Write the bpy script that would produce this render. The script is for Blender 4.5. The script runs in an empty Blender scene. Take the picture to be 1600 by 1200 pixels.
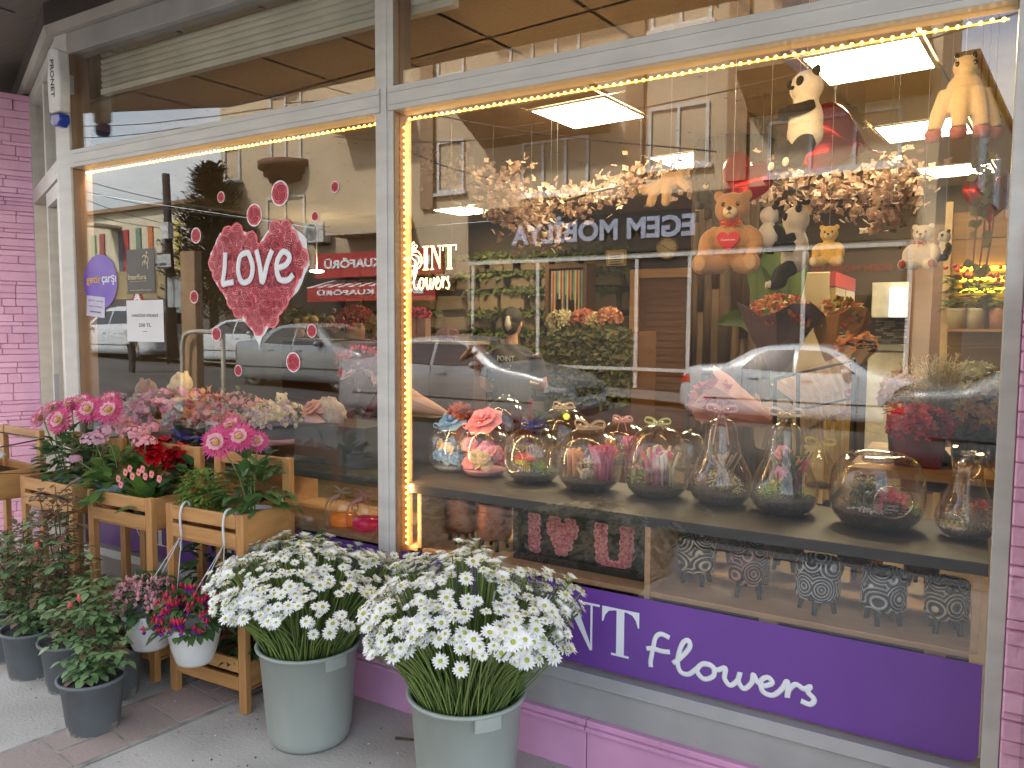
import bpy, bmesh, math, random
from mathutils import Vector, Matrix, noise
random.seed(7)
R=random.random
def U(a,b): return random.uniform(a,b)
S=bpy.context.scene
COL=S.collection
PI=math.pi
# ---------------------------------------------------------------- camera
H0=1.65; D0=2.555; F0=1218.0
RM=((0.85501566,0.04285686,-0.51682832),(0.51856958,-0.05947762,0.85296425),(0.00581565,-0.99730923,-0.07307857))
cam=bpy.data.cameras.new('camera'); co=bpy.data.objects.new('camera',cam); COL.objects.link(co)
cam.sensor_width=36; cam.lens=F0*36/1600; cam.clip_start=.05; cam.clip_end=600
m=Matrix.Identity(4)
for i in range(3):
    m[i][0]=RM[i][0]; m[i][1]=-RM[i][1]; m[i][2]=-RM[i][2]
m[0][3]=0; m[1][3]=-D0; m[2][3]=H0
co.matrix_world=m; S.camera=co
def P(px,py,y=0.0):
    c=(px-800,py-600,F0); v=[sum(RM[i][k]*c[k] for k in range(3)) for i in range(3)]
    t=(y+D0)/v[1]; return Vector((v[0]*t,y,H0+v[2]*t))
def G(px,py,z=0.0):
    c=(px-800,py-600,F0); v=[sum(RM[i][k]*c[k] for k in range(3)) for i in range(3)]
    t=(z-H0)/v[2]; return Vector((v[0]*t,-D0+v[1]*t,z))
def Q(px,py,D):   # real place, across the street, of something seen mirrored in the window
    p=P(px,py,D); return Vector((p.x,-D,p.z))
# ---------------------------------------------------------------- world, sun, exposure
SUN_EL=math.radians(47); SUN_AZ=math.radians(338)   # azimuth measured clockwise from +y
w=bpy.data.worlds.new('World'); S.world=w; w.use_nodes=True
nt=w.node_tree; nt.nodes.clear()
def N(t,ty,**k):
    n=t.nodes.new(ty)
    for a,b in k.items(): setattr(n,a,b)
    return n
out=N(nt,'ShaderNodeOutputWorld'); bg=N(nt,'ShaderNodeBackground'); sky=N(nt,'ShaderNodeTexSky')
sky.sky_type='NISHITA'; sky.sun_disc=False; sky.sun_elevation=SUN_EL; sky.sun_rotation=SUN_AZ; sky.dust_density=2.5; sky.air_density=1.2
tc=N(nt,'ShaderNodeTexCoord'); mp=N(nt,'ShaderNodeMapping'); mp.inputs['Scale'].default_value=(1,1,3.2)
nz=N(nt,'ShaderNodeTexNoise'); nz.inputs['Scale'].default_value=2.1; nz.inputs['Detail'].default_value=7; nz.inputs['Roughness'].default_value=.55
rp=N(nt,'ShaderNodeValToRGB'); rp.color_ramp.elements[0].position=.40; rp.color_ramp.elements[1].position=.72
mx=N(nt,'ShaderNodeMix',data_type='RGBA')
nt.links.new(tc.outputs['Generated'],mp.inputs['Vector']); nt.links.new(mp.outputs[0],nz.inputs['Vector']); nt.links.new(nz.outputs['Fac'],rp.inputs[0])
nt.links.new(rp.outputs[0],mx.inputs[0]); nt.links.new(sky.outputs[0],mx.inputs[6]); mx.inputs[7].default_value=(7.5,7.15,6.7,1)
nt.links.new(mx.outputs[2],bg.inputs[0]); bg.inputs[1].default_value=.15; nt.links.new(bg.outputs[0],out.inputs[0])
sl=bpy.data.lights.new('sun','SUN'); sl.energy=3.6; sl.angle=math.radians(4); sl.color=(1,.95,.87)
so=bpy.data.objects.new('sun',sl); COL.objects.link(so)
sd=Vector((math.sin(SUN_AZ)*math.cos(SUN_EL),math.cos(SUN_AZ)*math.cos(SUN_EL),math.sin(SUN_EL)))
so.rotation_euler=sd.to_track_quat('Z','Y').to_euler(); so.location=(0,-8,12)
S.view_settings.view_transform='Standard'; S.view_settings.look='None'; S.view_settings.gamma=1; S.view_settings.exposure=1.98
S.render.engine='CYCLES'; cy=S.cycles
cy.transparent_max_bounces=40; cy.max_bounces=8; cy.diffuse_bounces=3; cy.glossy_bounces=4; cy.transmission_bounces=8
cy.caustics_reflective=False; cy.caustics_refractive=False; cy.sample_clamp_indirect=4; cy.use_denoising=True
# ---------------------------------------------------------------- materials
MT={}
def rgb(h):
    if isinstance(h,str):
        h=[int(h[i:i+2],16)/255 for i in (0,2,4)]
        return [((c+.055)/1.055)**2.4 if c>.04045 else c/12.92 for c in h]+[1]
    return list(h)+[1]
def mat(name,c,c2=None,mode='noise',sc=8,rough=.6,bump=0,bs=None,metal=0,spec=.5,tl=0,coat=0,emit=0,st=(1,1,1),sheen=0,lo=.35,hi=.65,det=5,spot=None,alpha=None,nosample=False):
    if name in MT: return MT[name]
    m=bpy.data.materials.new(name); m.use_nodes=True; t=m.node_tree; L=t.links.new
    b=t.nodes['Principled BSDF']; o=t.nodes['Material Output']
    c=rgb(c); c2=rgb(c2) if c2 is not None else [x*.78 for x in c[:3]]+[1]
    tc=N(t,'ShaderNodeTexCoord'); mp=N(t,'ShaderNodeMapping'); mp.inputs['Scale'].default_value=st; L(tc.outputs['Object'],mp.inputs[0])
    mxn=N(t,'ShaderNodeMix',data_type='RGBA'); mxn.inputs[6].default_value=c; mxn.inputs[7].default_value=c2
    if mode=='island':
        g=N(t,'ShaderNodeNewGeometry'); L(g.outputs['Random Per Island'],mxn.inputs[0])
    elif mode=='wood':
        n=N(t,'ShaderNodeTexNoise'); n.inputs['Scale'].default_value=sc; n.inputs['Detail'].default_value=6; n.inputs['Distortion'].default_value=.6
        L(mp.outputs[0],n.inputs[0]); r=N(t,'ShaderNodeValToRGB'); r.color_ramp.elements[0].position=.38; r.color_ramp.elements[1].position=.66
        L(n.outputs['Fac'],r.inputs[0]); g=N(t,'ShaderNodeNewGeometry'); ma=N(t,'ShaderNodeMath',operation='MULTIPLY_ADD'); ma.inputs[1].default_value=.55
        mb=N(t,'ShaderNodeMath',operation='MULTIPLY'); mb.inputs[1].default_value=.35; L(g.outputs['Random Per Island'],mb.inputs[0]); L(r.outputs[0],ma.inputs[0]); L(mb.outputs[0],ma.inputs[2]); L(ma.outputs[0],mxn.inputs[0])
    else:
        n=N(t,'ShaderNodeTexNoise'); n.inputs['Scale'].default_value=sc; n.inputs['Detail'].default_value=det; L(mp.outputs[0],n.inputs[0])
        r=N(t,'ShaderNodeMapRange'); r.inputs[1].default_value=lo; r.inputs[2].default_value=hi; L(n.outputs['Fac'],r.inputs[0]); L(r.outputs[0],mxn.inputs[0])
    col=mxn.outputs[2]
    if spot:
        n2=N(t,'ShaderNodeTexNoise'); n2.inputs['Scale'].default_value=spot[1]; n2.inputs['Detail'].default_value=8; n2.inputs['Roughness'].default_value=.7; L(tc.outputs['Object'],n2.inputs[0])
        r2=N(t,'ShaderNodeMapRange'); r2.inputs[1].default_value=spot[2]; r2.inputs[2].default_value=spot[2]+.08; L(n2.outputs['Fac'],r2.inputs[0])
        m2=N(t,'ShaderNodeMix',data_type='RGBA'); L(r2.outputs[0],m2.inputs[0]); L(col,m2.inputs[6]); m2.inputs[7].default_value=rgb(spot[0]); col=m2.outputs[2]
    L(col,b.inputs['Base Color'])
    b.inputs['Roughness'].default_value=rough; b.inputs['Metallic'].default_value=metal; b.inputs['Specular IOR Level'].default_value=spec
    b.inputs['Coat Weight'].default_value=coat; b.inputs['Sheen Weight'].default_value=sheen
    if emit: L(col,b.inputs['Emission Color']); b.inputs['Emission Strength'].default_value=emit
    if alpha is not None: b.inputs['Alpha'].default_value=alpha
    if bump:
        n3=N(t,'ShaderNodeTexNoise'); n3.inputs['Scale'].default_value=bs or sc*3; n3.inputs['Detail'].default_value=6; L(mp.outputs[0],n3.inputs[0])
        bp=N(t,'ShaderNodeBump'); bp.inputs['Strength'].default_value=bump; bp.inputs['Distance'].default_value=.01; L(n3.outputs['Fac'],bp.inputs['Height']); L(bp.outputs[0],b.inputs['Normal'])
    if tl:
        tr=N(t,'ShaderNodeBsdfTranslucent'); L(col,tr.inputs[0]); ms=N(t,'ShaderNodeMixShader'); ms.inputs[0].default_value=tl
        L(b.outputs[0],ms.inputs[1]); L(tr.outputs[0],ms.inputs[2]); L(ms.outputs[0],o.inputs[0])
    if nosample: m.cycles.emission_sampling='NONE'
    MT[name]=m; return m
def glass(name,r0=.085,tint=(.97,.98,.97),rough=0.0,wave=0,pw=5):
    if name in MT: return MT[name]
    m=bpy.data.materials.new(name); m.use_nodes=True; t=m.node_tree; L=t.links.new; t.nodes.clear()
    o=N(t,'ShaderNodeOutputMaterial'); lw=N(t,'ShaderNodeLayerWeight'); lw.inputs[0].default_value=.5
    p=N(t,'ShaderNodeMath',operation='POWER'); p.inputs[1].default_value=pw; L(lw.outputs['Facing'],p.inputs[0])
    q=N(t,'ShaderNodeMath',operation='MULTIPLY_ADD'); q.inputs[1].default_value=1-r0; q.inputs[2].default_value=r0; L(p.outputs[0],q.inputs[0])
    tr=N(t,'ShaderNodeBsdfTransparent'); tr.inputs[0].default_value=list(tint)+[1]; gl=N(t,'ShaderNodeBsdfGlossy'); gl.inputs['Roughness'].default_value=rough; gl.inputs[0].default_value=(1,1,1,1)
    if wave:
        tc=N(t,'ShaderNodeTexCoord'); n=N(t,'ShaderNodeTexNoise'); n.inputs['Scale'].default_value=1.6; n.inputs['Detail'].default_value=1; L(tc.outputs['Object'],n.inputs[0])
        bp=N(t,'ShaderNodeBump'); bp.inputs['Strength'].default_value=1; bp.inputs['Distance'].default_value=wave; L(n.outputs['Fac'],bp.inputs['Height']); L(bp.outputs[0],gl.inputs['Normal'])
    ms=N(t,'ShaderNodeMixShader'); L(q.outputs[0],ms.inputs[0]); L(tr.outputs[0],ms.inputs[1]); L(gl.outputs[0],ms.inputs[2])
    L(ms.outputs[0],o.inputs[0]); MT[name]=m; return m
# ---------------------------------------------------------------- mesh builder
def rotm(rx=0,ry=0,rz=0): return (Matrix.Rotation(rz,4,'Z')@Matrix.Rotation(ry,4,'Y')@Matrix.Rotation(rx,4,'X'))
def T(x,y=None,z=None): return Matrix.Translation(x if y is None else (x,y,z))
class MB:
    def __init__(s): s.v=[]; s.f=[]; s.m=[]; s.s=[]; s.M=Matrix.Identity(4)
    def add(s,vs,fs,m=0,sm=False,M=None):
        k=len(s.v); X=s.M@M if M is not None else s.M
        s.v+=[X@Vector(v) for v in vs]; s.f+=[tuple(k+i for i in f) for f in fs]
        s.m+=[m]*len(fs); s.s+=[sm]*len(fs); return s
    def box(s,a,b,m=0,M=None):
        (x0,y0,z0),(x1,y1,z1)=a,b
        if x0>x1:x0,x1=x1,x0
        if y0>y1:y0,y1=y1,y0
        if z0>z1:z0,z1=z1,z0
        return s.add([(x0,y0,z0),(x1,y0,z0),(x1,y1,z0),(x0,y1,z0),(x0,y0,z1),(x1,y0,z1),(x1,y1,z1),(x0,y1,z1)],[(0,3,2,1),(4,5,6,7),(0,1,5,4),(1,2,6,5),(2,3,7,6),(3,0,4,7)],m,False,M)
    def cbox(s,c,d,m=0,M=None): return s.box([c[i]-d[i]/2 for i in range(3)],[c[i]+d[i]/2 for i in range(3)],m,M)
    def lathe(s,pr,n=24,m=0,M=None,a0=0,a1=2*PI,sm=True,wob=0):
        full=abs(a1-a0-2*PI)<1e-6; k=n if full else n+1; vs=[]; fs=[]
        for r,z in pr:
            for i in range(k):
                a=a0+(a1-a0)*i/n; rr=r*(1+wob*math.sin(a*3+z*20)); vs.append((rr*math.cos(a),rr*math.sin(a),z))
        for j in range(len(pr)-1):
            for i in range(n):
                i2=(i+1)%k; fs.append((j*k+i,j*k+i2,(j+1)*k+i2,(j+1)*k+i))
        return s.add(vs,fs,m,sm,M)
    def ell(s,c,r,m=0,n=14,k=9,M=None,nz=0,rot=None,fz=6):
        if not hasattr(r,'__len__'): r=(r,r,r)
        vs=[];fs=[]; X=T(Vector(c))@(rot if rot is not None else Matrix.Identity(4)); X=M@X if M is not None else X
        for j in range(k+1):
            p=PI*j/k
            for i in range(n):
                a=2*PI*i/n; d=Vector((math.sin(p)*math.cos(a),math.sin(p)*math.sin(a),math.cos(p)))
                q=1+(nz*noise.noise(d*fz*.4+Vector(c)*7) if nz else 0); vs.append((d.x*r[0]*q,d.y*r[1]*q,d.z*r[2]*q))
        for j in range(k):
            for i in range(n):
                i2=(i+1)%n; fs.append((j*n+i,(j+1)*n+i,(j+1)*n+i2,j*n+i2))
        return s.add(vs,fs,m,True,X)
    def tube(s,pts,r,n=8,m=0,cap=True,flat=None,M=None,sm=True):
        pts=[Vector(p) for p in pts]; vs=[];fs=[]; K=len(pts)
        if K<2: return s
        rs=r if hasattr(r,'__len__') else [r]*K
        d=(pts[1]-pts[0]).normalized(); u=d.orthogonal().normalized()
        if flat: u=Vector(flat).normalized(); 
        for i,p in enumerate(pts):
            d=(pts[min(i+1,K-1)]-pts[max(i-1,0)]); d=d.normalized() if d.length>1e-9 else Vector((0,0,1))
            u=(Vector(flat).normalized() if flat else (u-d*u.dot(d))); u=u.normalized() if u.length>1e-6 else d.orthogonal().normalized()
            w_=d.cross(u).normalized(); fl=.18 if flat else 1
            for j in range(n):
                a=2*PI*j/n; vs.append(p+(u*math.cos(a)*fl+w_*math.sin(a))*rs[i])
        for i in range(K-1):
            for j in range(n):
                j2=(j+1)%n; fs.append((i*n+j,i*n+j2,(i+1)*n+j2,(i+1)*n+j))
        if cap: fs.append(tuple(range(n))[::-1]); fs.append(tuple((K-1)*n+j for j in range(n)))
        return s.add(vs,fs,m,sm,M)
    def poly(s,pts,h,m=0,M=None):   # polygon in local xz plane, thickness h along +y
        n=len(pts); a=sum(pts[i][0]*pts[(i+1)%n][1]-pts[(i+1)%n][0]*pts[i][1] for i in range(n))
        if a<0: pts=pts[::-1]
        vs=[(x,0,z) for x,z in pts]+[(x,h,z) for x,z in pts]
        fs=[tuple(range(n)),tuple(range(2*n-1,n-1,-1))]+[(i,i+n,(i+1)%n+n,(i+1)%n) for i in range(n)]
        return s.add(vs,fs,m,False,M)
    def leaf(s,p,d,up,L,W,m=0,fold=.25,curl=.2,n=3):
        d=Vector(d).normalized(); up=Vector(up); sd_=d.cross(up); sd_=sd_.normalized() if sd_.length>1e-5 else d.orthogonal().normalized(); u=sd_.cross(d).normalized(); p=Vector(p)
        vs=[p]; prof=[.0,.75,1,.7][:n+1] if n==3 else [0,1]
        fs=[]
        for i in range(1,n+1):
            t=i/(n+1); wv=W*.5*prof[i if n==3 else 1]; c=p+d*L*t-u*curl*L*t*t
            vs+=[c+sd_*wv+u*fold*wv,c-u*0,c-sd_*wv+u*fold*wv]
        vs.append(p+d*L-u*curl*L)
        fs+=[(0,1,2),(0,2,3)]
        for i in range(n-1):
            a=1+3*i; fs+=[(a,a+3,a+4,a+1),(a+1,a+4,a+5,a+2)]
        a=1+3*(n-1); e=len(vs)-1; fs+=[(a,e,a+1),(a+1,e,a+2)]
        return s.add(vs,fs,m,True)
    def build(s,name,mats,parent=None,loc=None,mods=()):
        me=bpy.data.meshes.new(name); me.from_pydata([tuple(v) for v in s.v],[],s.f)
        if not hasattr(mats,'__len__'): mats=[mats]
        for q in mats: me.materials.append(q)
        me.polygons.foreach_set('material_index',s.m); me.polygons.foreach_set('use_smooth',s.s); me.update()
        return link(name,me,parent,loc,mods)
def link(name,me,parent=None,loc=None,mods=()):
    o=bpy.data.objects.new(name,me); COL.objects.link(o); o.parent=parent
    if loc is not None: o.location=loc
    for ty,kw in mods:
        md=o.modifiers.new(ty.lower(),ty)
        for a,b in kw.items(): setattr(md,a,b)
    return o
BEV=lambda w,n=2:('BEVEL',dict(width=w,segments=n,limit_method='ANGLE',angle_limit=.6))
def tag(o,label=None,cat=None,group=None,kind=None):
    if label: o['label']=label
    if cat: o['category']=cat
    if group: o['group']=group
    if kind: o['kind']=kind
    return o
def thing(name,label,cat,loc=(0,0,0),rz=0,group=None):
    o=bpy.data.objects.new(name,None); COL.objects.link(o); o.empty_display_size=.1; o.location=loc; o.rotation_euler=(0,0,rz); return tag(o,label,cat,group)
def dup(o,parent=None,top=True):
    c=o.copy(); COL.objects.link(c); c.parent=parent
    for ch in o.children: dup(ch,c,False)
    return c
def dupto(o,loc,rz=0,label=None,sc=1):
    c=dup(o); c.location=loc; c.rotation_euler=(0,0,rz); c.scale=(sc,)*3
    if label: c['label']=label
    return c
def textmesh(s,w,h,bold=0,ex=.0005,name='lettering'):
    cu=bpy.data.curves.new('t','FONT'); cu.body=s; cu.size=1; cu.offset=bold; cu.extrude=ex; cu.resolution_u=3
    o=bpy.data.objects.new('t',cu); COL.objects.link(o); dg=bpy.context.evaluated_depsgraph_get(); me=bpy.data.meshes.new_from_object(o.evaluated_get(dg))
    bpy.data.objects.remove(o); xs=[v.co.x for v in me.vertices]; ys=[v.co.y for v in me.vertices]
    if not xs: return me
    sx=w/(max(xs)-min(xs)) if w else None; sy=h/(max(ys)-min(ys)) if h else sx
    if sx is None: sx=sy
    cx=(max(xs)+min(xs))/2; cy_=(max(ys)+min(ys))/2
    for v in me.vertices: v.co=((v.co.x-cx)*sx,(v.co.y-cy_)*sy,v.co.z)
    return me
def text(s,c,w,h,mt,parent=None,face='-y',bold=0,ex=.0005,name='lettering',tilt=0,M=None):
    me=textmesh(s,w,h,bold,ex); me.materials.append(mt)
    if M is None:
        M={'-y':rotm(PI/2,0,0),'+y':rotm(PI/2,0,PI),'+x':rotm(PI/2,0,PI/2),'-x':rotm(PI/2,0,-PI/2)}[face]@Matrix.Rotation(tilt,4,'Z')
    me.transform(T(Vector(c))@M); return link(name,me,parent)
def cr(pts,k=5,closed=False):   # catmull-rom samples
    pts=[Vector(p) for p in pts]; n=len(pts); o=[]
    for i in range(n if closed else n-1):
        g=lambda j: pts[j%n] if closed else pts[max(0,min(n-1,j))]
        a,b,c,d=g(i-1),g(i),g(i+1),g(i+2)
        for q in range(k):
            t=q/k; o.append(.5*((2*b)+(c-a)*t+(2*a-5*b+4*c-d)*t*t+(3*b-a-3*c+d)*t**3))
    o.append(pts[0].copy() if closed else pts[-1].copy()); return o
def lerp(a,b,t): return a+(b-a)*t
def interp(tab,x):
    if x<=tab[0][0]: return tab[0][1]
    for (a,b),(c,d) in zip(tab,tab[1:]):
        if x<=c: return b+(d-b)*(x-a)/(c-a)
    return tab[-1][1]
# ================================================================ SETTING
concrete=mat('concrete paving',(.52,.50,.465),(.35,.335,.31),sc=2.2,rough=.85,bump=.45,bs=70,lo=.3,hi=.7,det=9,spot=((.10,.09,.08),3.5,.665))
def zstreet(x,y):
    s=max(0,-x-1.5)*.027-.02; t=min(1,max(0,(-y-1.9)/3.0)); return s*t*t*(3-2*t)
def sheet(name,x0,x1,y0,y1,nx,ny,mt,dz=0,kind='structure'):
    b=MB(); vs=[];fs=[]
    for j in range(ny+1):
        for i in range(nx+1):
            x=lerp(x0,x1,i/nx); y=lerp(y0,y1,j/ny); vs.append((x,y,zstreet(x,y)+dz))
    for j in range(ny):
        for i in range(nx): a=j*(nx+1)+i; fs.append((a,a+1,a+nx+2,a+nx+1))
    b.add(vs,fs); return tag(b.build(name,mt),kind=kind)
sheet('ground',-160,120,-150,-4.3,56,40,mat('far ground',(.12,.115,.10),sc=.4,rough=.9),-.11)
sheet('pavement',-40,30,-3.1,-.0,60,14,concrete)
sheet('side_pavement',-40,-4.55,.0,3.2,12,2,concrete,-.001)
sheet('road',-120,60,-12.9,-3.1,60,12,mat('asphalt',(.040,.040,.040),(.075,.072,.068),sc=1.2,rough=.85,bump=.3,bs=90,lo=.3,hi=.75,det=8),-.1)
k=MB()
for i in range(60): 
    x=-40+i; z=zstreet(x,-3.1); k.box((x,-3.2,z-.16),(x+.985,-3.05,z+.012))
tag(k.build('kerb',mat('kerb stone',(.3,.29,.27),mode='island',rough=.8,bump=.3)),kind='structure')
tag(sheet('far_pavement',-60,30,-15.0,-12.9,60,3,mat('far paving',(.2,.19,.175),sc=1,rough=.85),.03),kind='structure')
# the band of square clay tiles that crosses the concrete, slightly oblique to the shop
tb=MB(); u0=Vector((-3.40,-3.0,0)); ud=Vector((.125,.992,0)).normalized(); vd=Vector((ud.y,-ud.x,0))
for i in range(15):
    for j in range(2 if i%3==1 else 1):
        W0=.31/(2 if i%3==1 else 1); a=u0+ud*(i*.205)+vd*(j*W0); e=.005; L_=.205
        vs=[a+ud*e+vd*e,a+vd*(W0-e)+ud*e,a+vd*(W0-e)+ud*(L_-e),a+ud*(L_-e)+vd*e]
        if max(v.y for v in vs)>-.04: continue
        z=.006+U(0,.0012); q=[Vector((v.x,v.y,z)) for v in vs]+[Vector((v.x,v.y,-.02)) for v in vs]
        tb.add(q,[(0,1,2,3),(0,4,5,1),(1,5,6,2),(2,6,7,3),(3,7,4,0)])
tag(tb.build('paving_tiles',mat('clay paving tile',(.37,.28,.255),(.29,.25,.23),mode='island',rough=.8,bump=.35,bs=60)),kind='structure')
jb=MB(); a=u0-vd*.02; jb.add([a,a+vd*.35,a+vd*.35+ud*2.97,a+ud*2.97],[(0,1,2,3)],M=T(0,0,.0035)); tag(jb.build('tile_mortar',mat('mortar',(.38,.36,.33),(.2,.19,.17),sc=12,rough=.9)),kind='structure')
# ================================================================ SHOPFRONT
alu=mat('white painted aluminium',(.58,.565,.53),(.5,.485,.455),sc=4,rough=.38,bump=.05,bs=30,st=(1,1,4),spot=((.2,.19,.18),9,.70))
alug=mat('silver sill paint',(.36,.355,.35),(.31,.305,.30),sc=5,rough=.4,spot=((.72,.25,.55),7,.665))
pinkp=mat('pink plinth paint',(.70,.35,.57),(.58,.29,.47),sc=3,rough=.55,bump=.2,bs=25,spot=((.30,.2,.22),6,.66))
darkgap=mat('dark rubber gap',(.03,.028,.026),rough=.7)
GY=.03
sf=thing('shopfront','white aluminium shopfront with two wide display windows over a pink plinth','shop front',(-2.2,0,0))
def fr(name,a,b,mt=alu,bv=.003,par=sf):
    o=MB().box(a,b).build(name,mt,par,mods=[BEV(bv)] if bv else ()); o.matrix_parent_inverse=Matrix.Translation(-Vector(par.location)); return o
def pinv(o,par): o.parent=par; o.matrix_parent_inverse=Matrix.Translation(-Vector(par.location)); return o
XL,XR=-4.60,.083; XM0,XM1=-2.222,-2.128; ZT0,ZT1=2.535,2.632; ZH=3.163; ZB=.372
fr('side_post',(XL,-.012,.2),(-4.475,.10,3.30)); fr('side_post',(.040,-.012,.2),(XR,.10,3.3))
brz=mat('bronze inner lining',(.26,.165,.11),(.2,.125,.085),sc=6,rough=.5)
fr('side_lining',(-4.4749,.002,ZB),(-4.470,.11,ZH),brz,0)
fr('mullion',(XM0,-.004,.3),(XM1,.10,3.30)); fr('mullion_bead',(XM0+.035,-.010,.31),(XM1-.03,-.0042,3.2))
fr('mullion_lining',(XM1+.0001,.002,ZB),(XM1+.005,.11,ZH),brz,0)
fr('transom',(-4.475,-.014,ZT0),(XM0+.028,.088,ZT1)); fr('transom',(XM1-.018,-.014,ZT0),(.040,.088,ZT1))
for x0,x1 in ((-4.44,XM0+.028),(XM1-.016,.035)):
    fr('transom_ridge',(x0,-.0185,ZT0+.022),(x1,-.0142,ZT0+.028),bv=0); fr('transom_ridge',(x0,-.0185,ZT1-.026),(x1,-.0142,ZT1-.02),bv=0)
fr('head_rail',(-4.475,-.01,ZH),(XM0,.09,3.275),mat('grey head rail',(.36,.35,.34),sc=4,rough=.45)); fr('head_rail',(XM1,-.01,ZH),(.04,.09,3.275),MT['grey head rail'])
gp=glass('window glass',.070,(.96,.96,.95),0,.00035)
for x0,x1,z0,z1 in ((-4.47,XM0,ZB,ZT0),(XM1+.005,.04,ZB,ZT0),(-4.47,XM0,ZT1,ZH),(XM1+.005,.04,ZT1,ZH)):
    fr('window_pane',(x0,GY,z0),(x1,GY+.006,z1),gp,0)
# sill and plinth
s_=MB(); prof=[(-.012,.372),(-.03,.345),(-.034,.335),(-.018,.325),(-.014,.207),(.09,.207),(.09,.372)]
s_.add([(x,y,z) for x in (XL,XR+.0) for y,z in prof],[tuple(range(7)),tuple(range(13,6,-1))]+[(i,i+7,(i+1)%7+7,(i+1)%7) for i in range(7)])
o=s_.build('sill',alug); pinv(o,sf)
p_=MB(); 
for x0,x1 in ((XL,-3.1),(-3.1,-1.2),(-1.2,-.25),(-.25,XR+.9)):
    p_.box((x0+.0015,-.030,0),(x1-.0015,.1,.165)); p_.box((x0+.0015,-.048,.165),(x1-.0015,.1,.182)); p_.box((x0+.0015,-.038,.182),(x1-.0015,.1,.2065))
o=p_.build('plinth',pinkp,mods=[BEV(.004)]); pinv(o,sf)
# purple film band along the foot of both windows
purp=mat('purple vinyl film',(.155,.055,.31),(.12,.042,.26),sc=1.3,rough=.34,coat=.15,bump=.04,bs=9,spot=((.42,.34,.5),42,.755))
white=mat('white vinyl letters',(.78,.79,.82),(.72,.73,.77),sc=3,rough=.4)
def band(x0,x1,z0,z1,lab):
    t=thing('window_banner',lab,'banner',((x0+x1)/2,GY,z0)); r=.035
    pts=[(x0,z0),(x1-r,z0)]+[(x1-r+r*math.sin(a),z0+r-r*math.cos(a)) for a in (.4,.8,1.2)]+[(x1,z0+r),(x1,z1),(x0,z1)]
    o=MB().poly(pts,.0012,M=T(0,GY-.0022,0)).build('vinyl_film',purp); pinv(o,t); return t
bR=band(-2.12,.034,.381,.681,'purple window banner reading POINT Flowers under the glass terrariums')
bL=band(-4.465,-2.226,.381,.681,'dark purple window banner behind the wooden plant stands')
FLS=[[(0.95,2.0),(0.55,2.12),(0.3,1.8),(0.2,1.1),(0.1,.3),(.12,-.05)],[(-.1,1.02),(.2,1.12),(.6,1.08),(.98,1.14)],
 [(1.12,.5),(1.5,1.0),(1.85,1.7),(1.78,2.1),(1.52,1.8),(1.33,.8),(1.45,.12),(1.8,.05),(2.1,.4),(2.45,.9),(2.8,.92),(2.4,.85),(2.2,.38),(2.5,.0),(2.9,.3),(2.92,.78),(2.75,.92),(3.05,.72),(3.4,.95),(3.38,.35),(3.62,.0),(3.92,.4),(4.02,.9),(3.96,.35),(4.2,.0),(4.5,.45),(4.56,.95),(4.72,.6),(5.0,.45),(5.32,.72),(5.15,.98),(4.88,.7),(4.95,.12),(5.35,.02),(5.7,.5),(5.88,1.0),(5.95,.75),(5.92,.1),(6.0,.6),(6.25,.95),(6.55,.8),(6.8,1.02),(6.7,.7),(6.95,.35),(6.8,.02),(6.45,.1)]]
def serif(ch,x,h,w=None,tk=.0):   # returns polygons for one serif capital, lower-left at (x,0)
    a=.17*h; b=.045*h; sr=.075*h; o=[]
    if ch=='I': wd=.42*h; o+=[[(wd/2-a/2,0),(wd/2+a/2,0),(wd/2+a/2,h),(wd/2-a/2,h)],[(0,0),(wd,0),(wd,b),(0,b)],[(0,h-b),(wd,h-b),(wd,h),(0,h)]]
    if ch=='T':
        wd=.82*h; o+=[[(wd/2-a/2,0),(wd/2+a/2,0),(wd/2+a/2,h),(wd/2-a/2,h)],[(wd/2-a*1.15,0),(wd/2+a*1.15,0),(wd/2+a*1.15,b),(wd/2-a*1.15,b)],[(0,h-b),(wd,h-b),(wd,h),(0,h)],
          [(0,h-b),(0,h*.68),(.025*h,h*.68),(.07*h,h*.82),(.15*h,h*.92),(.28*h,h-b)],[(wd,h-b),(wd,h*.68),(wd-.025*h,h*.68),(wd-.07*h,h*.82),(wd-.15*h,h*.92),(wd-.28*h,h-b)]]
    if ch=='N':
        wd=.95*h; q=.16*h; o+=[[(q,b),(q+b,b),(q+b,h),(q,h)],[(wd-q-b,0),(wd-q,0),(wd-q,h),(wd-q-b,h)],[(q-.03*h,h),(q+.22*h,h),(wd-q,.0),(wd-q-b*1.1,-.02*h)],
          [(0,0),(2*q+b,0),(2*q+b,b),(0,b)],[(0,h-b),(q,h-b),(q,h),(0,h)],[(wd-2*q-b,h-b),(wd,h-b),(wd,h),(wd-2*q-b,h)]]
    if ch=='P':
        wd=.68*h; q=.09*h; o+=[[(q,0),(q+a,0),(q+a,h),(q,h)],[(0,0),(2*q+a,0),(2*q+a,b),(0,b)],[(0,h-b),(q,h-b),(q,h),(0,h)]]
        c=h*.74; r=h*.26; N_=14
        for i in range(N_):
            t0=-PI/2+PI*i/N_; t1=-PI/2+PI*(i+1)/N_; f=lambda t,rr,tx: (q+a+.1*h+rr*1.15*math.cos(t)*tx,c+rr*math.sin(t))
            o.append([f(t0,r,1),f(t1,r,1),f(t1,r-b,.62),f(t0,r-b,.62)])
        o+=[[(q+a,h-b),(q+a+.1*h,h-b),(q+a+.1*h,h),(q+a,h)],[(q+a,c-r),(q+a+.1*h,c-r),(q+a+.1*h,c-r+b),(q+a,c-r+b)]]
    return [[(px+x,pz) for px,pz in pl] for pl in o],wd
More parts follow.
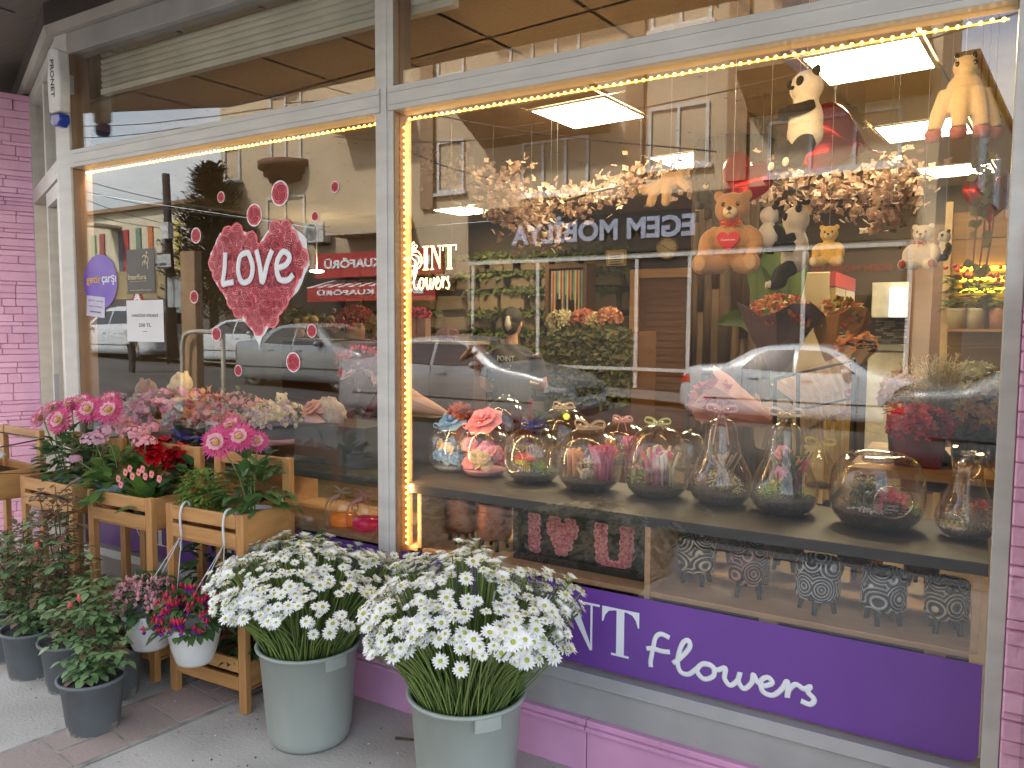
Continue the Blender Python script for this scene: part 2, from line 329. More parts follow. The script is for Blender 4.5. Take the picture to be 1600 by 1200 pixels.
def sign_point(b,x0,z0,h,M,gap=.06,th=.0015,m=0):
    x=x0
    for i,ch in enumerate('POINT'):
        if ch=='O':
            r=.47*h; c=(x+r,h*.5)
            for q in range(28):
                t0=2*PI*q/28; t1=2*PI*(q+1)/28; b.poly([(c[0]+r*math.cos(t0),c[1]+r*math.sin(t0)),(c[0]+r*math.cos(t1),c[1]+r*math.sin(t1)),(c[0]+r*.9*math.cos(t1),c[1]+r*.9*math.sin(t1)),(c[0]+r*.9*math.cos(t0),c[1]+r*.9*math.sin(t0))],th,m,M)
            b.tube([M@Vector(p) for p in cr([(c[0]-.05*h,0,-.1*h),(c[0]+.04*h,0,.25*h),(c[0]-.04*h,0,.55*h),(c[0],0,.85*h)],5)],.022*h,6,m,flat=(0,1,0))
            for q in range(6):
                a=q*PI/3; b.tube([M@Vector(p) for p in cr([(c[0],0,.95*h),(c[0]+.12*h*math.cos(a-.4),0,.95*h+.12*h*math.sin(a-.4)),(c[0]+.22*h*math.cos(a),0,.95*h+.22*h*math.sin(a)),(c[0]+.12*h*math.cos(a+.4),0,.95*h+.12*h*math.sin(a+.4)),(c[0],0,.95*h)],3)],.012*h,5,m,flat=(0,1,0))
            x+=2*r+gap*h; continue
        pl,wd=serif(ch,x,h)
        for k_,p in enumerate(pl): b.poly(p,th,m,M@T(0,-.00002*k_,0))
        x+=wd+gap*h
    return x
lb=MB(); h_=.178; Mx=T(0,GY-.0040,.447)
# N T placed where the photograph shows them; P O I continue to the left
tmp=MB(); xe=sign_point(tmp,0,0,h_,Matrix.Identity(4)); lb=MB(); sign_point(lb,-1.012-xe,0,h_,Mx)
o=lb.build('lettering',white); pinv(o,bR)
fb=MB(); us=.078
for st in FLS: fb.tube([(-.985+p.x*us*1.04,GY-.0036,.440+p.y*us*.76) for p in cr([Vector((a,b,0)) for a,b in st],6)],.0092,8,0,flat=(0,1,0))
o=fb.build('script_lettering',white); pinv(o,bR)
lb=MB(); sign_point(lb,-4.15,0,h_,Mx); o=lb.build('lettering',white); pinv(o,bL)
fb=MB()
for st in FLS: fb.tube([(-3.30+p.x*us*1.04,GY-.0036,.440+p.y*us*.76) for p in cr([Vector((a,b,0)) for a,b in st],6)],.0092,8,0,flat=(0,1,0))
o=fb.build('script_lettering',white); pinv(o,bL)
# pink stacked stone piers
def stonepier(name,lab,faces,base):
    t=thing(name,lab,'stone pier',base); b=MB()
    for (o0,d,n,L,z0,z1,rough_) in faces:
        o0=Vector(o0); d=Vector(d).normalized(); n=Vector(n).normalized(); z=z0
        while z<z1-.01:
            hh=min(random.choice((.028,.04,.055,.07)),z1-z); x=0
            while x<L-.005:
                w=min(U(.08,.26),L-x); 
                if L-x-w<.05: w=L-x
                dp=U(.002,rough_); e=.0014
                a=o0+d*(x+e); bq=o0+d*(x+w-e); f=n*dp
                q=[a-n*.02,bq-n*.02,bq+f*U(.7,1.2),a+f*U(.7,1.2)]
                vs=[Vector((v.x,v.y,z+e*U(.3,1.5))) for v in q]+[Vector((v.x,v.y,z+hh-e*U(.3,1.5))) for v in q]
                b.add(vs,[(0,3,2,1),(4,5,6,7),(0,1,5,4),(1,2,6,5),(2,3,7,6),(3,0,4,7)]); x+=w
            z+=hh
    o=b.build('stone_facing',mat('pink stone paint',(.92,.54,.74),(.82,.45,.64),mode='island',rough=.65,bump=.9,bs=22,spot=((.40,.24,.30),5,.66)),mods=[BEV(.004,1)]); pinv(o,t); return t
pr=stonepier('pink_stone_pier','bright pink stacked-stone pier at the right edge of the shopfront',[((XR+.001,-.012,0),(1,0,0),(0,-1,0),1.0,0,3.3,.03)],(.1,0,0))
pinv(MB().box((XR+.0012,-.006,0),(1.2,.1,3.3)).build('core',pinkp),pr)
dd=Vector((-math.sin(math.radians(68)),math.cos(math.radians(68)),0)); dn=Vector((-dd.y,dd.x,0)); dn=dn if dn.y<0 else -dn   # door wall heading, outward normal
A0=Vector((XL,0,0)); E0=A0+dd*1.38
# pier left of the door: reveal facing the door, then street face
pc=E0+dn*.32
pl=stonepier('pink_stone_pier','dull pink stone pier on the far side of the shop door',[(tuple(E0+dn*.005),tuple(dn),tuple(-dd),.315,0,3.27,.02),(tuple(pc),tuple(dd),tuple(dn),1.4,0,3.27,.035)],tuple(E0))
b=MB(); q=[E0+dd*.02,pc+dd*.02-dn*.02,pc+dd*1.5-dn*.02,E0+dd*1.5]
b.add([(v.x,v.y,0) for v in q]+[(v.x,v.y,3.27) for v in q],[(0,1,2,3),(4,7,6,5),(0,4,5,1),(1,5,6,2),(2,6,7,3),(3,7,4,0)]); pinv(b.build('core',pinkp),pl)
# door in the angled wall
dr=thing('shop_door','narrow white framed glass shop door set at an angle beside the left window','door',tuple(A0),0)
def dbox(s0,s1,z0,z1,y0,y1,name,mt,par=dr):
    b=MB(); X=Matrix(((dd.x,-dn.x,0,A0.x),(dd.y,-dn.y,0,A0.y),(0,0,1,0),(0,0,0,1)))
    b.box((s0,y0,z0),(s1,y1,z1),M=X)
    # right-handedness flip keeps normals usable either way
    return pinv(b.build(name,mt),par)
dbox(0.0,.06,0,3.26,-.01,.08,'jamb',alu); dbox(1.30,1.378,0,3.26,-.01,.08,'jamb',alu); dbox(.06,1.30,2.50,2.60,-.01,.08,'door_head',alu); dbox(.06,1.30,3.18,3.26,-.01,.08,'door_head',alu)
dbox(.62,.70,2.60,3.18,0,.06,'jamb',alu)
dbox(.085,.18,.05,2.49,.0,.06,'leaf_stile',alu); dbox(.62,.70,.05,2.49,.0,.06,'leaf_stile',alu); dbox(.18,.62,.05,.22,.0,.06,'leaf_rail',alu); dbox(.18,.62,2.40,2.49,.0,.06,'leaf_rail',alu)
dbox(.18,.62,.22,2.40,.028,.034,'glass_pane',gp); dbox(.06,.62,2.60,3.18,.028,.034,'glass_pane',gp); dbox(.7,1.3,2.60,3.18,.028,.034,'glass_pane',gp)
dbox(.18,.205,.95,1.35,-.05,-.025,'handle',alug)
# lintel beam, soffit slab
brown=mat('brown render',(.042,.030,.027),(.03,.022,.02),sc=2,rough=.8,bump=.3,bs=50)
strip=mat('light plaster strip',(.36,.335,.30),(.27,.25,.225),sc=3,rough=.8,bump=.4,bs=30)
lin=thing('lintel_beam','dark brown beam with a pale plaster edge above the shop windows','beam',(-2.2,0,3.3))
def prism(path,zb,zt,y0,y1,name,mt,par):   # path of (point, outward normal)
    b=MB()
    for (p,n),(q,n2) in zip(path,path[1:]):
        a,c=Vector(p)+Vector(n)*y1,Vector(q)+Vector(n2)*y1; d_,e=Vector(p)+Vector(n)*y0,Vector(q)+Vector(n2)*y0
        b.add([(v.x,v.y,zb) for v in (a,c,e,d_)]+[(v.x,v.y,zt) for v in (a,c,e,d_)],[(0,3,2,1),(4,5,6,7),(0,1,5,4),(1,2,6,5),(2,3,7,6),(3,0,4,7)])
    return pinv(b.build(name,mt),par)
ny=Vector((0,-1,0)); mid=(ny+dn).normalized()
path=[((1.6,0,0),ny),(tuple(A0),mid),(tuple(A0+dd*4),dn)]
b=MB()
def loftz(b,path,prof):
    vs=[]; n=len(prof)
    for p,nn in path:
        for off,z in prof:
            v=Vector(p)+Vector(nn)*off; vs.append((v.x,v.y,z if not callable(z) else z(v)))
    fs=[(i*n+j,i*n+(j+1)%n,(i+1)*n+(j+1)%n,(i+1)*n+j) for i in range(len(path)-1) for j in range(n)]
    b.add(vs,fs)
loftz(b,path,[(-.15,3.276),(.045,3.276),(.06,3.325),(-.15,3.325)]); 
pinv(b.build('plaster_edge',strip),lin)
b=MB(); loftz(b,path,[(-.35,3.327),(.058,3.327),(.058,3.449),(-.35,3.449)]); pinv(b.build('beam_face',brown),lin)
# overhang
ov=thing('balcony_slab','wide concrete overhang with a jointed soffit above the shop windows','overhang',(-2.2,-.5,3.75))
soff=mat('soffit panels',(.10,.072,.056),(.075,.055,.043),sc=3,rough=.8,st=(1,20,1))
b=MB(); sc_=Vector((-5.44,-1.81,0)); pts_=[(2.2,.02),(2.2,-1.81),(sc_.x,sc_.y),(sc_.x+dd.x*5,sc_.y+dd.y*5),(A0.x+dd.x*5,A0.y+dd.y*5),(A0.x,.02)]
b.add([(x,y,3.45) for x,y in pts_]+[(x,y,3.65) for x,y in pts_],[(5,4,3,2,1,0),(6,7,8,9,10,11)]+[(i,(i+1)%6,(i+1)%6+6,i+6) for i in range(6)]); pinv(b.build('slab',soff),ov)
b=MB(); b.box((-5.3,-1.78,3.442),(2.1,-1.70,3.4497)); b.box((-5.2,-.9,3.442),(2.1,-.885,3.4497))
for i in range(6): b.box((-4.9+i*1.25,-1.68,3.443),(-4.885+i*1.25,-.07,3.4497))
pinv(b.build('joint_strip',mat('soffit joint',(.12,.1,.085),rough=.7)),ov)
# unseen upper wall of the shop building, kept low so sun reaches the cars
uw=MB(); loftz(uw,path,[(-.6,3.651),(-.02,3.651),(-.02,5.5),(-.6,5.5)])
tag(uw.build('building_wall',mat('upper wall render',(.5,.42,.36),sc=1,rough=.9)),'plain rendered wall of the shop building above the overhang','wall')
# alarm siren
al=thing('alarm_siren','white alarm siren box with a blue lens at the top left corner','alarm',tuple(P(95,160,-.09)))
c=P(92,128,-.09); X=T(c.x,c.y,c.z)@rotm(0,0,.12)
b=MB(); pf=[(-.045,-.17),(.045,-.17),(.052,.0),(.042,.155),(.02,.175),(-.02,.175),(-.042,.155),(-.052,.0)]
b.poly(pf,.07,M=X@T(0,-.035,0)); pinv(b.build('casing',mat('white plastic',(.72,.71,.70),rough=.3),mods=[BEV(.012,3)]),al)
b=MB(); b.poly([(-.040,-.175),(.040,-.175),(.046,-.215),(.02,-.245),(-.02,-.245),(-.046,-.215)],.062,M=X@T(0,-.031,0)); pinv(b.build('blue_lens',mat('blue lens',(.02,.06,.42),rough=.15,coat=.5),mods=[BEV(.01,3)]),al)
me=textmesh('PRONET',.2,.028,.01,.0006); me.materials.append(mat('logo navy',(.01,.015,.05),rough=.5)); me.transform(X@T(-.004,-.0358,.01)@rotm(PI/2,0,0)@rotm(0,0,-PI/2)); pinv(link('lettering',me),al)
pinv(MB().box((-.02,.03,-.05),(.02,.075,.05),M=X).build('bracket',alug),al)
# ---------------------------------------------------------------- stickers on the glass
def disc(b,c,rx,rz,th,m=0,n=28,y=None,wob=0,ph=0):
    pts=[(c[0]+rx*math.cos(2*PI*i/n)*(1+wob*math.sin(7*2*PI*i/n+ph)),c[2]+rz*math.sin(2*PI*i/n)*(1+wob*math.sin(7*2*PI*i/n+ph))) for i in range(n)]
    b.poly(pts,th,m,T(0,c[1],0))
SY=GY-.0015
def bbox(px0,py0,px1,py1): a=P(px0,py0,SY); b=P(px1,py1,SY); return a,b
st=thing('window_sticker','purple oval sticker reading getir çarşı at the left window edge','sticker',tuple(P(157,500,SY)))
a,b=P(131,438,SY),P(183,438,SY); t_=P(157,397,SY); bo=P(157,483,SY); q=MB(); disc(q,((a.x+b.x)/2,SY,(t_.z+bo.z)/2),(b.x-a.x)/2,(t_.z-bo.z)/2,.0008)
pinv(q.build('oval',mat('violet film',(.10,.035,.45),(.22,.12,.5),sc=3,rough=.3)),st)
cx_=(a.x+b.x)/2; lz=P(157,438,SY).z; yel=mat('yellow letters',(.75,.42,.03),rough=.4)
pinv(text('getir',(cx_-.062,SY-.001,lz),.145,.055,yel,bold=.012),st); pinv(text('çarşı',(cx_+.085,SY-.001,lz),.135,.055,white,bold=.012),st)
pap=mat('paper',(.72,.71,.72),(.66,.65,.66),sc=4,rough=.6)
def panel(name,lab,cat,px0,py0,px1,py1,mt,texts,tilt=0):
    a,b=P(px0,(py0),SY),P(px1,py1,SY); mz=P(px0,py1,SY).z; a2=P((px0+px1)/2,(py0+py1)/2,SY); w_=b.x-a.x; hh=P((px0+px1)/2,py0,SY).z-P((px0+px1)/2,py1,SY).z
    t=thing(name,lab,cat,tuple(a2)); X=T(a2)@rotm(0,tilt,0)
    pinv(MB().box((-w_/2,-.0006,-hh/2),(w_/2,.0004,hh/2),M=X).build('sheet',mt),t)
    for s,u,v,wf,hf,mt2,bd in texts:
        me=textmesh(s,w_*wf,hh*hf,bd,.0003); me.materials.append(mt2); me.transform(X@T(w_*u,-.0012,hh*v)@rotm(PI/2,0,0)); pinv(link('lettering',me),t)
    return t,X,w_,hh
gold=mat('pale gold print',(.62,.5,.3),rough=.4); ink=mat('black ink',(.02,.02,.025),rough=.6)
t,X,w_,hh=panel('window_sign','grey brown sign reading Interflora with a gold running figure','sign',197,389,242,459,mat('taupe card',(.075,.068,.06),rough=.45),[('Interflora',-.12,-.12,.66,.12,gold,.01),('www.interflora.org.tr',0,-.42,.8,.05,gold,.006),('Dünya Çiçekçiler Birliği',-.1,-.22,.6,.03,gold,0)])
b=MB(); s1=hh*.32
for sk in ([(-.1,.1),(.0,.45),(.12,.8),(.3,.95)],[(.0,.45),(-.35,.3),(-.45,.05)],[(0,.45),(.3,.15),(.45,-.3)],[(.12,.8),(-.2,.9),(-.45,.75)],[(.12,.8),(.45,.7),(.5,.35),(.3,.1)]):
    b.tube([X@Vector((w_*.18+x*s1*.7,-.0012,hh*.12+z*s1*.8)) for x,z,_ in cr([Vector((a,c,0)) for a,c in sk],4)],.0035,5,flat=(0,1,0))
b.ell(X@Vector((w_*.18+.2*s1,-.0015,hh*.12+.9*s1)),(.007,.001,.007),n=8,k=5); pinv(b.build('figure_emblem',gold),t)
panel('paper_notice','white paper notice reading ORKİDE FİDESİ 250 TL taped to the glass','notice',197,469,256,534,pap,[('ORKİDE FİDESİ',0,.14,.72,.085,ink,.01),('250 TL',0,-.1,.34,.085,ink,.01),('Orkide',0,-.25,.1,.02,ink,0)])
panel('small_label','small printed label below the purple oval sticker','label',135,463,164,495,mat('lilac paper',(.5,.45,.62),(.6,.58,.66),sc=6,rough=.6),[('getir çarşı',0,.28,.8,.12,MT['violet film'],0),('puan ver kazan',0,.0,.7,.1,MT['violet film'],0),('indirim kodu',0,-.25,.6,.1,ink,0)],.08)
# rose stickers
rosem=mat('rose print red',(.60,.055,.085),(.78,.21,.23),mode='island',rough=.42); rosel=mat('rose print line',(.26,.015,.035),rough=.5)
def rose(b,cx,cz,r,y,m0=0,m1=1,rnd=0,sx=1):
    disc(b,(cx,y,cz),r*sx,r,.0004,m0,22,wob=.04,ph=rnd)
    for k_,(rr,ph) in enumerate(((.78,rnd),(.55,rnd+2),(.33,rnd+4))):
        for q in range(3):
            a=ph+q*2.09; pts=[(cx+rr*r*sx*math.cos(a+t*.36)*(1-.05*t),y-.0006,cz+rr*r*math.sin(a+t*.36)*(1-.05*t)) for t in range(6)]; b.tube(pts,r*.055,4,m1,flat=(0,1,0))
    b.tube([(cx+.16*r*sx*math.cos(a)*(1-a/9),y-.0006,cz+.16*r*math.sin(a)*(1-a/9)) for a in [rnd+i*.7 for i in range(9)]],r*.055,4,m1,flat=(0,1,0))
for px,py,r in ((345,308,8),(437,302,18),(397,336,16),(523,292,8),(492,338,7),(306,368,11),(303,464,9),(487,517,9.5),(338,522,10),(372,579,8),(458,566,14)):
    c=P(px,py,SY); rr=P(px,py-r,SY).z-c.z; b=MB(); disc(b,(c.x,SY+.0004,c.z),rr*1.1,rr*1.13,.0003,2,22); rose(b,c.x,c.z,rr,SY,rnd=R()*6)
    wh={345:'small pink rose sticker over the cypress reflection',437:'largest pink rose sticker, above the heart',397:'large pink rose sticker at the upper left of the heart',523:'small rose sticker at the upper right, near the mullion',492:'smallest rose sticker right of the heart top',306:'rose sticker left of the heart top',303:'small rose sticker left of the heart middle',487:'rose sticker right of the heart tip',338:'rose sticker left of the heart tip',372:'small rose sticker beneath the heart, over the silver car',458:'large rose sticker below right of the heart'}[px]
    tag(b.build('rose_sticker',[rosem,rosel,white]),wh,'sticker','rose stickers around the heart')
ht=thing('heart_sticker','large heart of red roses with the white word LOVE on the left window','sticker',tuple(P(403,545,SY)))
hc=P(403,446,SY); hw=(P(481,446,SY).x-P(326,446,SY).x)/2; hh=(P(403,352,SY).z-P(403,546,SY).z)/2
def hin(u,v,k_=1): # heart test in unit coords
    u/=k_; v/=k_; return (u*u+v*v*1.05-.62)**3-u*u*v*v*v*1.0<0
b=MB(); pts=[]
for i in range(60):
    t=2*PI*i/60; x=16*math.sin(t)**3/16.2; z=(13*math.cos(t)-5*math.cos(2*t)-2*math.cos(3*t)-math.cos(4*t)+2.3)/14.6; sc_=1+.025*math.sin(20*t); pts.append((hc.x+x*hw*sc_,hc.z+z*hh*sc_-.004))
b.poly(pts,.0003,M=T(0,SY+.0006,0)); pinv(b.build('white_border',white),ht)
b=MB(); n=0; rr=hw*.135; k_=0
HP=[(x,z) for x,z in [((16*math.sin(2*PI*i/80)**3/16.2),(13*math.cos(2*PI*i/80)-5*math.cos(4*PI*i/80)-2*math.cos(6*PI*i/80)-math.cos(8*PI*i/80)+2.3)/14.6) for i in range(80)]]
def inside(x,z,pl):
    c=False; j=len(pl)-1
    for i in range(len(pl)):
        if (pl[i][1]>z)!=(pl[j][1]>z) and x<(pl[j][0]-pl[i][0])*(z-pl[i][1])/(pl[j][1]-pl[i][1])+pl[i][0]: c=not c
        j=i
    return c
row=0; z=-1.0
while z<1.0:
    x=-1+(.09 if row%2 else 0)
    while x<1:
        if inside(x/.93,z/.95,HP):
            k_+=1; rose(b,hc.x+x*hw+U(-.008,.008),hc.z+z*hh+U(-.008,.008),rr*U(.85,1.1),SY-.0004-.00003*k_,rnd=R()*6)
        x+=.195
    z+=.155; row+=1
pinv(b.build('rose_print',[rosem,rosel]),ht)
LV=[[(.12,1.0),(.08,.5),(0,.02),(.15,.0),(.42,.04)],[(.98,.95),(.7,.85),(.6,.4),(.75,.02),(1.05,.1),(1.15,.5),(1.02,.9),(.98,.95)],[(1.3,1.02),(1.42,.5),(1.5,0),(1.7,.6),(1.88,.98)],[(2.05,.42),(2.35,.5),(2.48,.75),(2.25,.9),(2.03,.55),(2.1,.1),(2.4,.03),(2.6,.2)]]
b=MB(); l0=P(350,447,SY); lx=(P(460,446,SY).x-l0.x)/2.6; lzs=(P(403,397,SY).z-P(403,447,SY).z)
for s in LV: b.tube([(l0.x+p.x*lx,SY-.0062,l0.z+.012+p.y*lzs) for p in cr([Vector((a,c,0)) for a,c in s],6)],.0155,8,flat=(0,1,0))
pinv(b.build('lettering',white),ht)
# ---------------------------------------------------------------- LED rope lights
ledm=mat('led bulb',(1,.50,.06),(1,.55,.09),emit=1.5,nosample=True); ledc=mat('led bulb core',(1,.80,.30),emit=4,nosample=True); ledt=mat('led tape',(1,.42,.04),(1,.42,.04),emit=.9)
bulb=None
def led(lab,a,b_,n):
    global bulb
    a=Vector(a); b_=Vector(b_); t=thing('led_string',lab,'string lights',tuple(a),group='string lights round the window frames')
    pinv(MB().tube([a+Vector((0,.006,0)),b_+Vector((0,.006,0))],.0028,6).build('cable',ledt),t)
    if bulb is None:
        q=MB().ell((0,0,0),.0068,0,8,6); q.ell((0,-.004,0),.0040,1,6,4); bulb=q
        o=q.build('bulb',[ledm,ledc]); bulb=o.data; bpy.data.objects.remove(o)
    al_=bpy.data.lights.new('glow','AREA'); al_.shape='RECTANGLE'; ln=(b_-a).length; al_.size=ln; al_.size_y=.012; al_.energy=1.6*ln; al_.color=(1,.60,.24)
    g=bpy.data.objects.new('glow',al_); COL.objects.link(g); dx=(b_-a).normalized(); nz_=Vector((.25,.9,-.12)) if abs(dx.z)>.5 else Vector((0,.8,-.6)); nz_=(nz_-dx*nz_.dot(dx)).normalized(); ty_=(-nz_).cross(dx)*-1
    mm=Matrix.Identity(4); zz=-nz_; yy=zz.cross(dx)
    for r_ in range(3): mm[r_][0]=dx[r_]; mm[r_][1]=yy[r_]; mm[r_][2]=zz[r_]
    g.matrix_world=T((a+b_)/2+Vector((0,.012,0)))@mm; g.parent=t; g.matrix_parent_inverse=Matrix.Translation(-Vector(t.location))
    for i in range(n):
        o=link('bulb',bulb,t); o.location=a+(b_-a)*((i+.5)/n)-Vector(t.location)+Vector((0,-.002,U(-.0015,.0015)))
led('string of warm led lights along the top of the left window',(-4.455,.066,2.515),(XM0-.012,.066,2.515),72)
led('string of warm led lights along the top of the right window',(XM1+.02,.066,2.512),(.02,.066,2.512),76)
led('vertical string of warm led lights beside the white mullion',(XM1+.016,.055,2.49),(XM1+.020,.055,.70),66)
# rolled shutter above the left window
rs=MB()
for i in range(6): rs.tube([(-4.40,.16,3.19-i*.034),(XM0+.3,.16,3.19-i*.034)],.0205,10)
rs.box((-4.40,.135,2.965),(XM0+.3,.175,2.995)); tag(rs.build('rolled_shutter',mat('cream shutter slat',(.74,.70,.58),(.62,.59,.48),sc=5,rough=.5)),'cream ribbed roller shutter rolled up inside the upper left pane','shutter')
# neon sign POINT Flowers
neon=mat('neon tube',(1,.80,.36),emit=1.5,nosample=True)
ns=thing('neon_sign','glowing neon sign reading POINT Flowers hanging in the window','neon sign',tuple(P(672,455,.16)))
NY=.16; o0=P(633,418,NY); o1=P(714,424,NY); hN=P(690,384,NY).z-P(690,420,NY).z
def ntube(b,pts,r=.0032): b.tube([(x,NY,z) for x,z in pts],r*.8,6)
b=MB(); zb=P(690,420,NY).z; pxx=lambda p: P(p,420,NY).x
def outl(b,x0,wd,pts): ntube(b,[(x0+u*wd,zb+v*hN) for u,v in pts])
cx_=pxx(646); rO=(pxx(659)-pxx(633))/2*1.0
ntube(b,[(cx_+rO*math.cos(a*.21-.9),zb+hN*.42+hN*.46*math.sin(a*.21-.9)) for a in range(29)])
ntube(b,[(p.x,p.y) for p in cr([Vector((cx_-.02,zb-.04,0)),Vector((cx_+.012,zb+hN*.3,0)),Vector((cx_-.012,zb+hN*.6,0)),Vector((cx_,zb+hN*1.0,0))],5)]); ntube(b,[(p.x,p.y) for p in cr([Vector((cx_-.03,zb+.02,0)),Vector((cx_+.02,zb+hN*.2,0)),Vector((cx_+.03,zb+hN*.55,0)),Vector((cx_-.01,zb+hN*.7,0))],5)])
for q in range(6):
    a=q*PI/3+.3; rr=hN*.27; c0=(cx_-.004,zb+hN*.98); ntube(b,[(p.x,p.y) for p in cr([Vector((c0[0],c0[1],0)),Vector((c0[0]+rr*.6*math.cos(a-.5),c0[1]+rr*.6*math.sin(a-.5),0)),Vector((c0[0]+rr*math.cos(a),c0[1]+rr*math.sin(a),0)),Vector((c0[0]+rr*.6*math.cos(a+.5),c0[1]+rr*.6*math.sin(a+.5),0)),Vector((c0[0],c0[1],0))],3)],.0024)
xI=pxx(661); wI=pxx(670)-xI; outl(b,xI,wI,[(0,0),(1,0)]); outl(b,xI,wI,[(0,1),(1,1)]); outl(b,xI,wI,[(.3,0),(.3,1)]); outl(b,xI,wI,[(.7,0),(.7,1)])
xN=pxx(672); wN=pxx(691)-xN; outl(b,xN,wN,[(.05,0),(.3,0)]); outl(b,xN,wN,[(.17,0),(.17,1),(.8,.02),(.8,1)]); outl(b,xN,wN,[(0,1),(.3,1),(.8,.25)]); outl(b,xN,wN,[(.65,1),(.98,1)])
xT=pxx(692); wT=pxx(713)-xT; outl(b,xT,wT,[(0,.78),(.03,1),(1,1),(.97,.78)]); outl(b,xT,wT,[(.42,0),(.42,1)]); outl(b,xT,wT,[(.58,0),(.58,1)]); outl(b,xT,wT,[(.3,0),(.7,0)])
pinv(b.build('capital_tubes',neon),ns); b=MB(); x0=pxx(634); us=(pxx(702)-x0)/6.95; z0=P(668,452,NY).z
for s in FLS: ntube(b,[(x0+p.x*us,z0+p.y*us*1.5+p.x*us*.0) for p in cr([Vector((a,c,0)) for a,c in s],5)],.0038)
pinv(b.build('script_tubes',neon),ns)
b=MB(); b.tube([(pxx(640),NY+.004,zb+hN*1.3),(pxx(640),NY+.004,2.5)],.0012,4); b.tube([(pxx(705),NY+.004,zb+hN),(pxx(705),NY+.004,2.5)],.0012,4); pinv(b.build('hanging_wire',darkgap),ns)
# ================================================================ ACROSS THE STREET (seen mirrored in the glass)
cream=mat('cream render',(.50,.40,.27),(.43,.34,.23),sc=.9,rough=.85,bump=.15,bs=8,spot=((.3,.24,.17),.8,.66)); tan=mat('tan pilaster render',(.30,.20,.12),sc=1.5,rough=.85)
brickc=mat('brown stone trim',(.16,.075,.035),(.11,.05,.025),mode='island',rough=.8); dglass=mat('dark window glass',(.03,.035,.04),(.06,.06,.06),sc=.8,rough=.08); pvc=mat('white window frame',(.6,.6,.58),rough=.4)
curt=mat('net curtain',(.32,.28,.22),(.2,.17,.13),sc=9,rough=.9,st=(6,1,.4)); iron=mat('wrought iron',(.03,.025,.025),rough=.6); dark=mat('unlit shop shade',(.014,.012,.010),(.03,.024,.018),sc=.7,rough=.5)
FD=15.0
ab=thing('apartment_building','cream apartment building with balconies opposite, mirrored in the shop glass','building',(-11,-FD,0))
def abox(n,a,b,mt,par=ab,mods=()): return pinv(MB().box(a,b).build(n,mt,mods=mods),ab) if par is ab else sub(MB().box(a,b).build(n,mt,mods=mods),par)
def sub(o,par): # world-space mesh parented below a part that is itself parented
    o.parent=par; bpy.context.view_layer.update; 
    r=par; off=Vector((0,0,0))
    while r.parent is not None: r=r.parent
    o.matrix_parent_inverse=Matrix.Translation(-Vector(r.location)); return o
LX,RX=-22.1,-.95; TZ=13.4
abox('wall',(LX,-FD-9,.2),(RX,-FD,TZ),cream); abox('roof',(LX-.4,-FD-9.3,TZ),(RX+.3,-FD+.5,TZ+.3),brickc)
def awin(x0,x1,z0,z1,n=2,y=-FD,curtain=True,bars=False):
    f=MB(); t=.07; f.box((x0,y,z0),(x0+t,y+.06,z1)); f.box((x1-t,y,z0),(x1,y+.06,z1)); f.box((x0+t,y,z1-t),(x1-t,y+.06,z1)); f.box((x0+t,y,z0),(x1-t,y+.06,z0+t))
    for i in range(1,n): xm=lerp(x0,x1,i/n); f.box((xm-t/2,y,z0+t),(xm+t/2,y+.06,z1-t))
    f.box((x0-.08,y,z0-.09),(x1+.08,y+.12,z0-.001))
    w=f.build('window',pvc); pinv(w,ab)
    sub(MB().box((x0+t,y+.005,z0+t),(x1-t,y+.02,z1-t)).build('pane',[dglass,curt][curtain and R()<.5]),w)
def rail(b,x0,x1,y0,y1,z0,h=.95,st_=.13):
    b.box((x0,y1-.03,z0+h-.04),(x1,y1,z0+h)); b.box((x0,y1-.02,z0+.08),(x1,y1-.005,z0+.1))
    n=int((x1-x0)/st_)
    for i in range(n+1):
        x=x0+(x1-x0)*i/n; bel=.07*math.sin(i); b.tube([(x,y1-.015,z0),(x,y1+.09,z0+h*.35),(x,y1-.015,z0+h*.95)],.011,4,cap=False)
    for x in (x0,x1):
        b.box((x-.02,y0,z0+h-.04),(x+.02,y1,z0+h))
        for j in range(1,6): yy=lerp(y0,y1,j/6); b.box((x-.01,yy-.01,z0),(x+.01,yy+.01,z0+h-.04))
def balcony(x0,x1,z,dep,storey=3.0,door=True):
    s=MB(); y0=-FD; s.add([(x0,y0,z),(x1,y0,z),(x1,y0+dep,z),(x0,y0+dep,z),(x0,y0,z-.9),(x1,y0,z-.9),(x1,y0+dep,z-.28),(x0,y0+dep,z-.28)],[(0,1,2,3),(4,7,6,5),(0,4,5,1),(1,5,6,2),(2,6,7,3),(3,7,4,0)])
    w=s.build('balcony',tan); pinv(w,ab); b=MB(); rail(b,x0+.04,x1-.04,y0+.05,y0+dep-.02,z+.001); sub(b.build('railing',iron),w)
    if door: awin((x0+x1)/2-1.0,(x0+x1)/2+1.0,z+.06,z+2.2,3)
# main row (z of the first floor ~5.1)
for px in (668,990,1150): 
    x=Q(px,300,FD).x; abox('pilaster',(x-.22,-FD,4.9),(x+.22,-FD+.12,TZ),tan)
balcony(-11.6,-7.95,7.25,1.25); balcony(-11.6,-7.95,10.3,1.25); balcony(-4.6,-1.1,7.15,1.3); balcony(-4.6,-1.1,10.25,1.3)
awin(-10.4,-8.5,5.0,6.35,3); awin(-6.95,-5.5,5.35,6.75,2); awin(-4.2,-1.6,4.95,6.1,3); awin(-6.95,-5.5,8.5,9.9,2); awin(-13.1,-12.2,5.3,6.7,1); awin(-13.1,-12.2,8.4,9.8,1); awin(-6.95,-5.5,11.4,12.7,2)
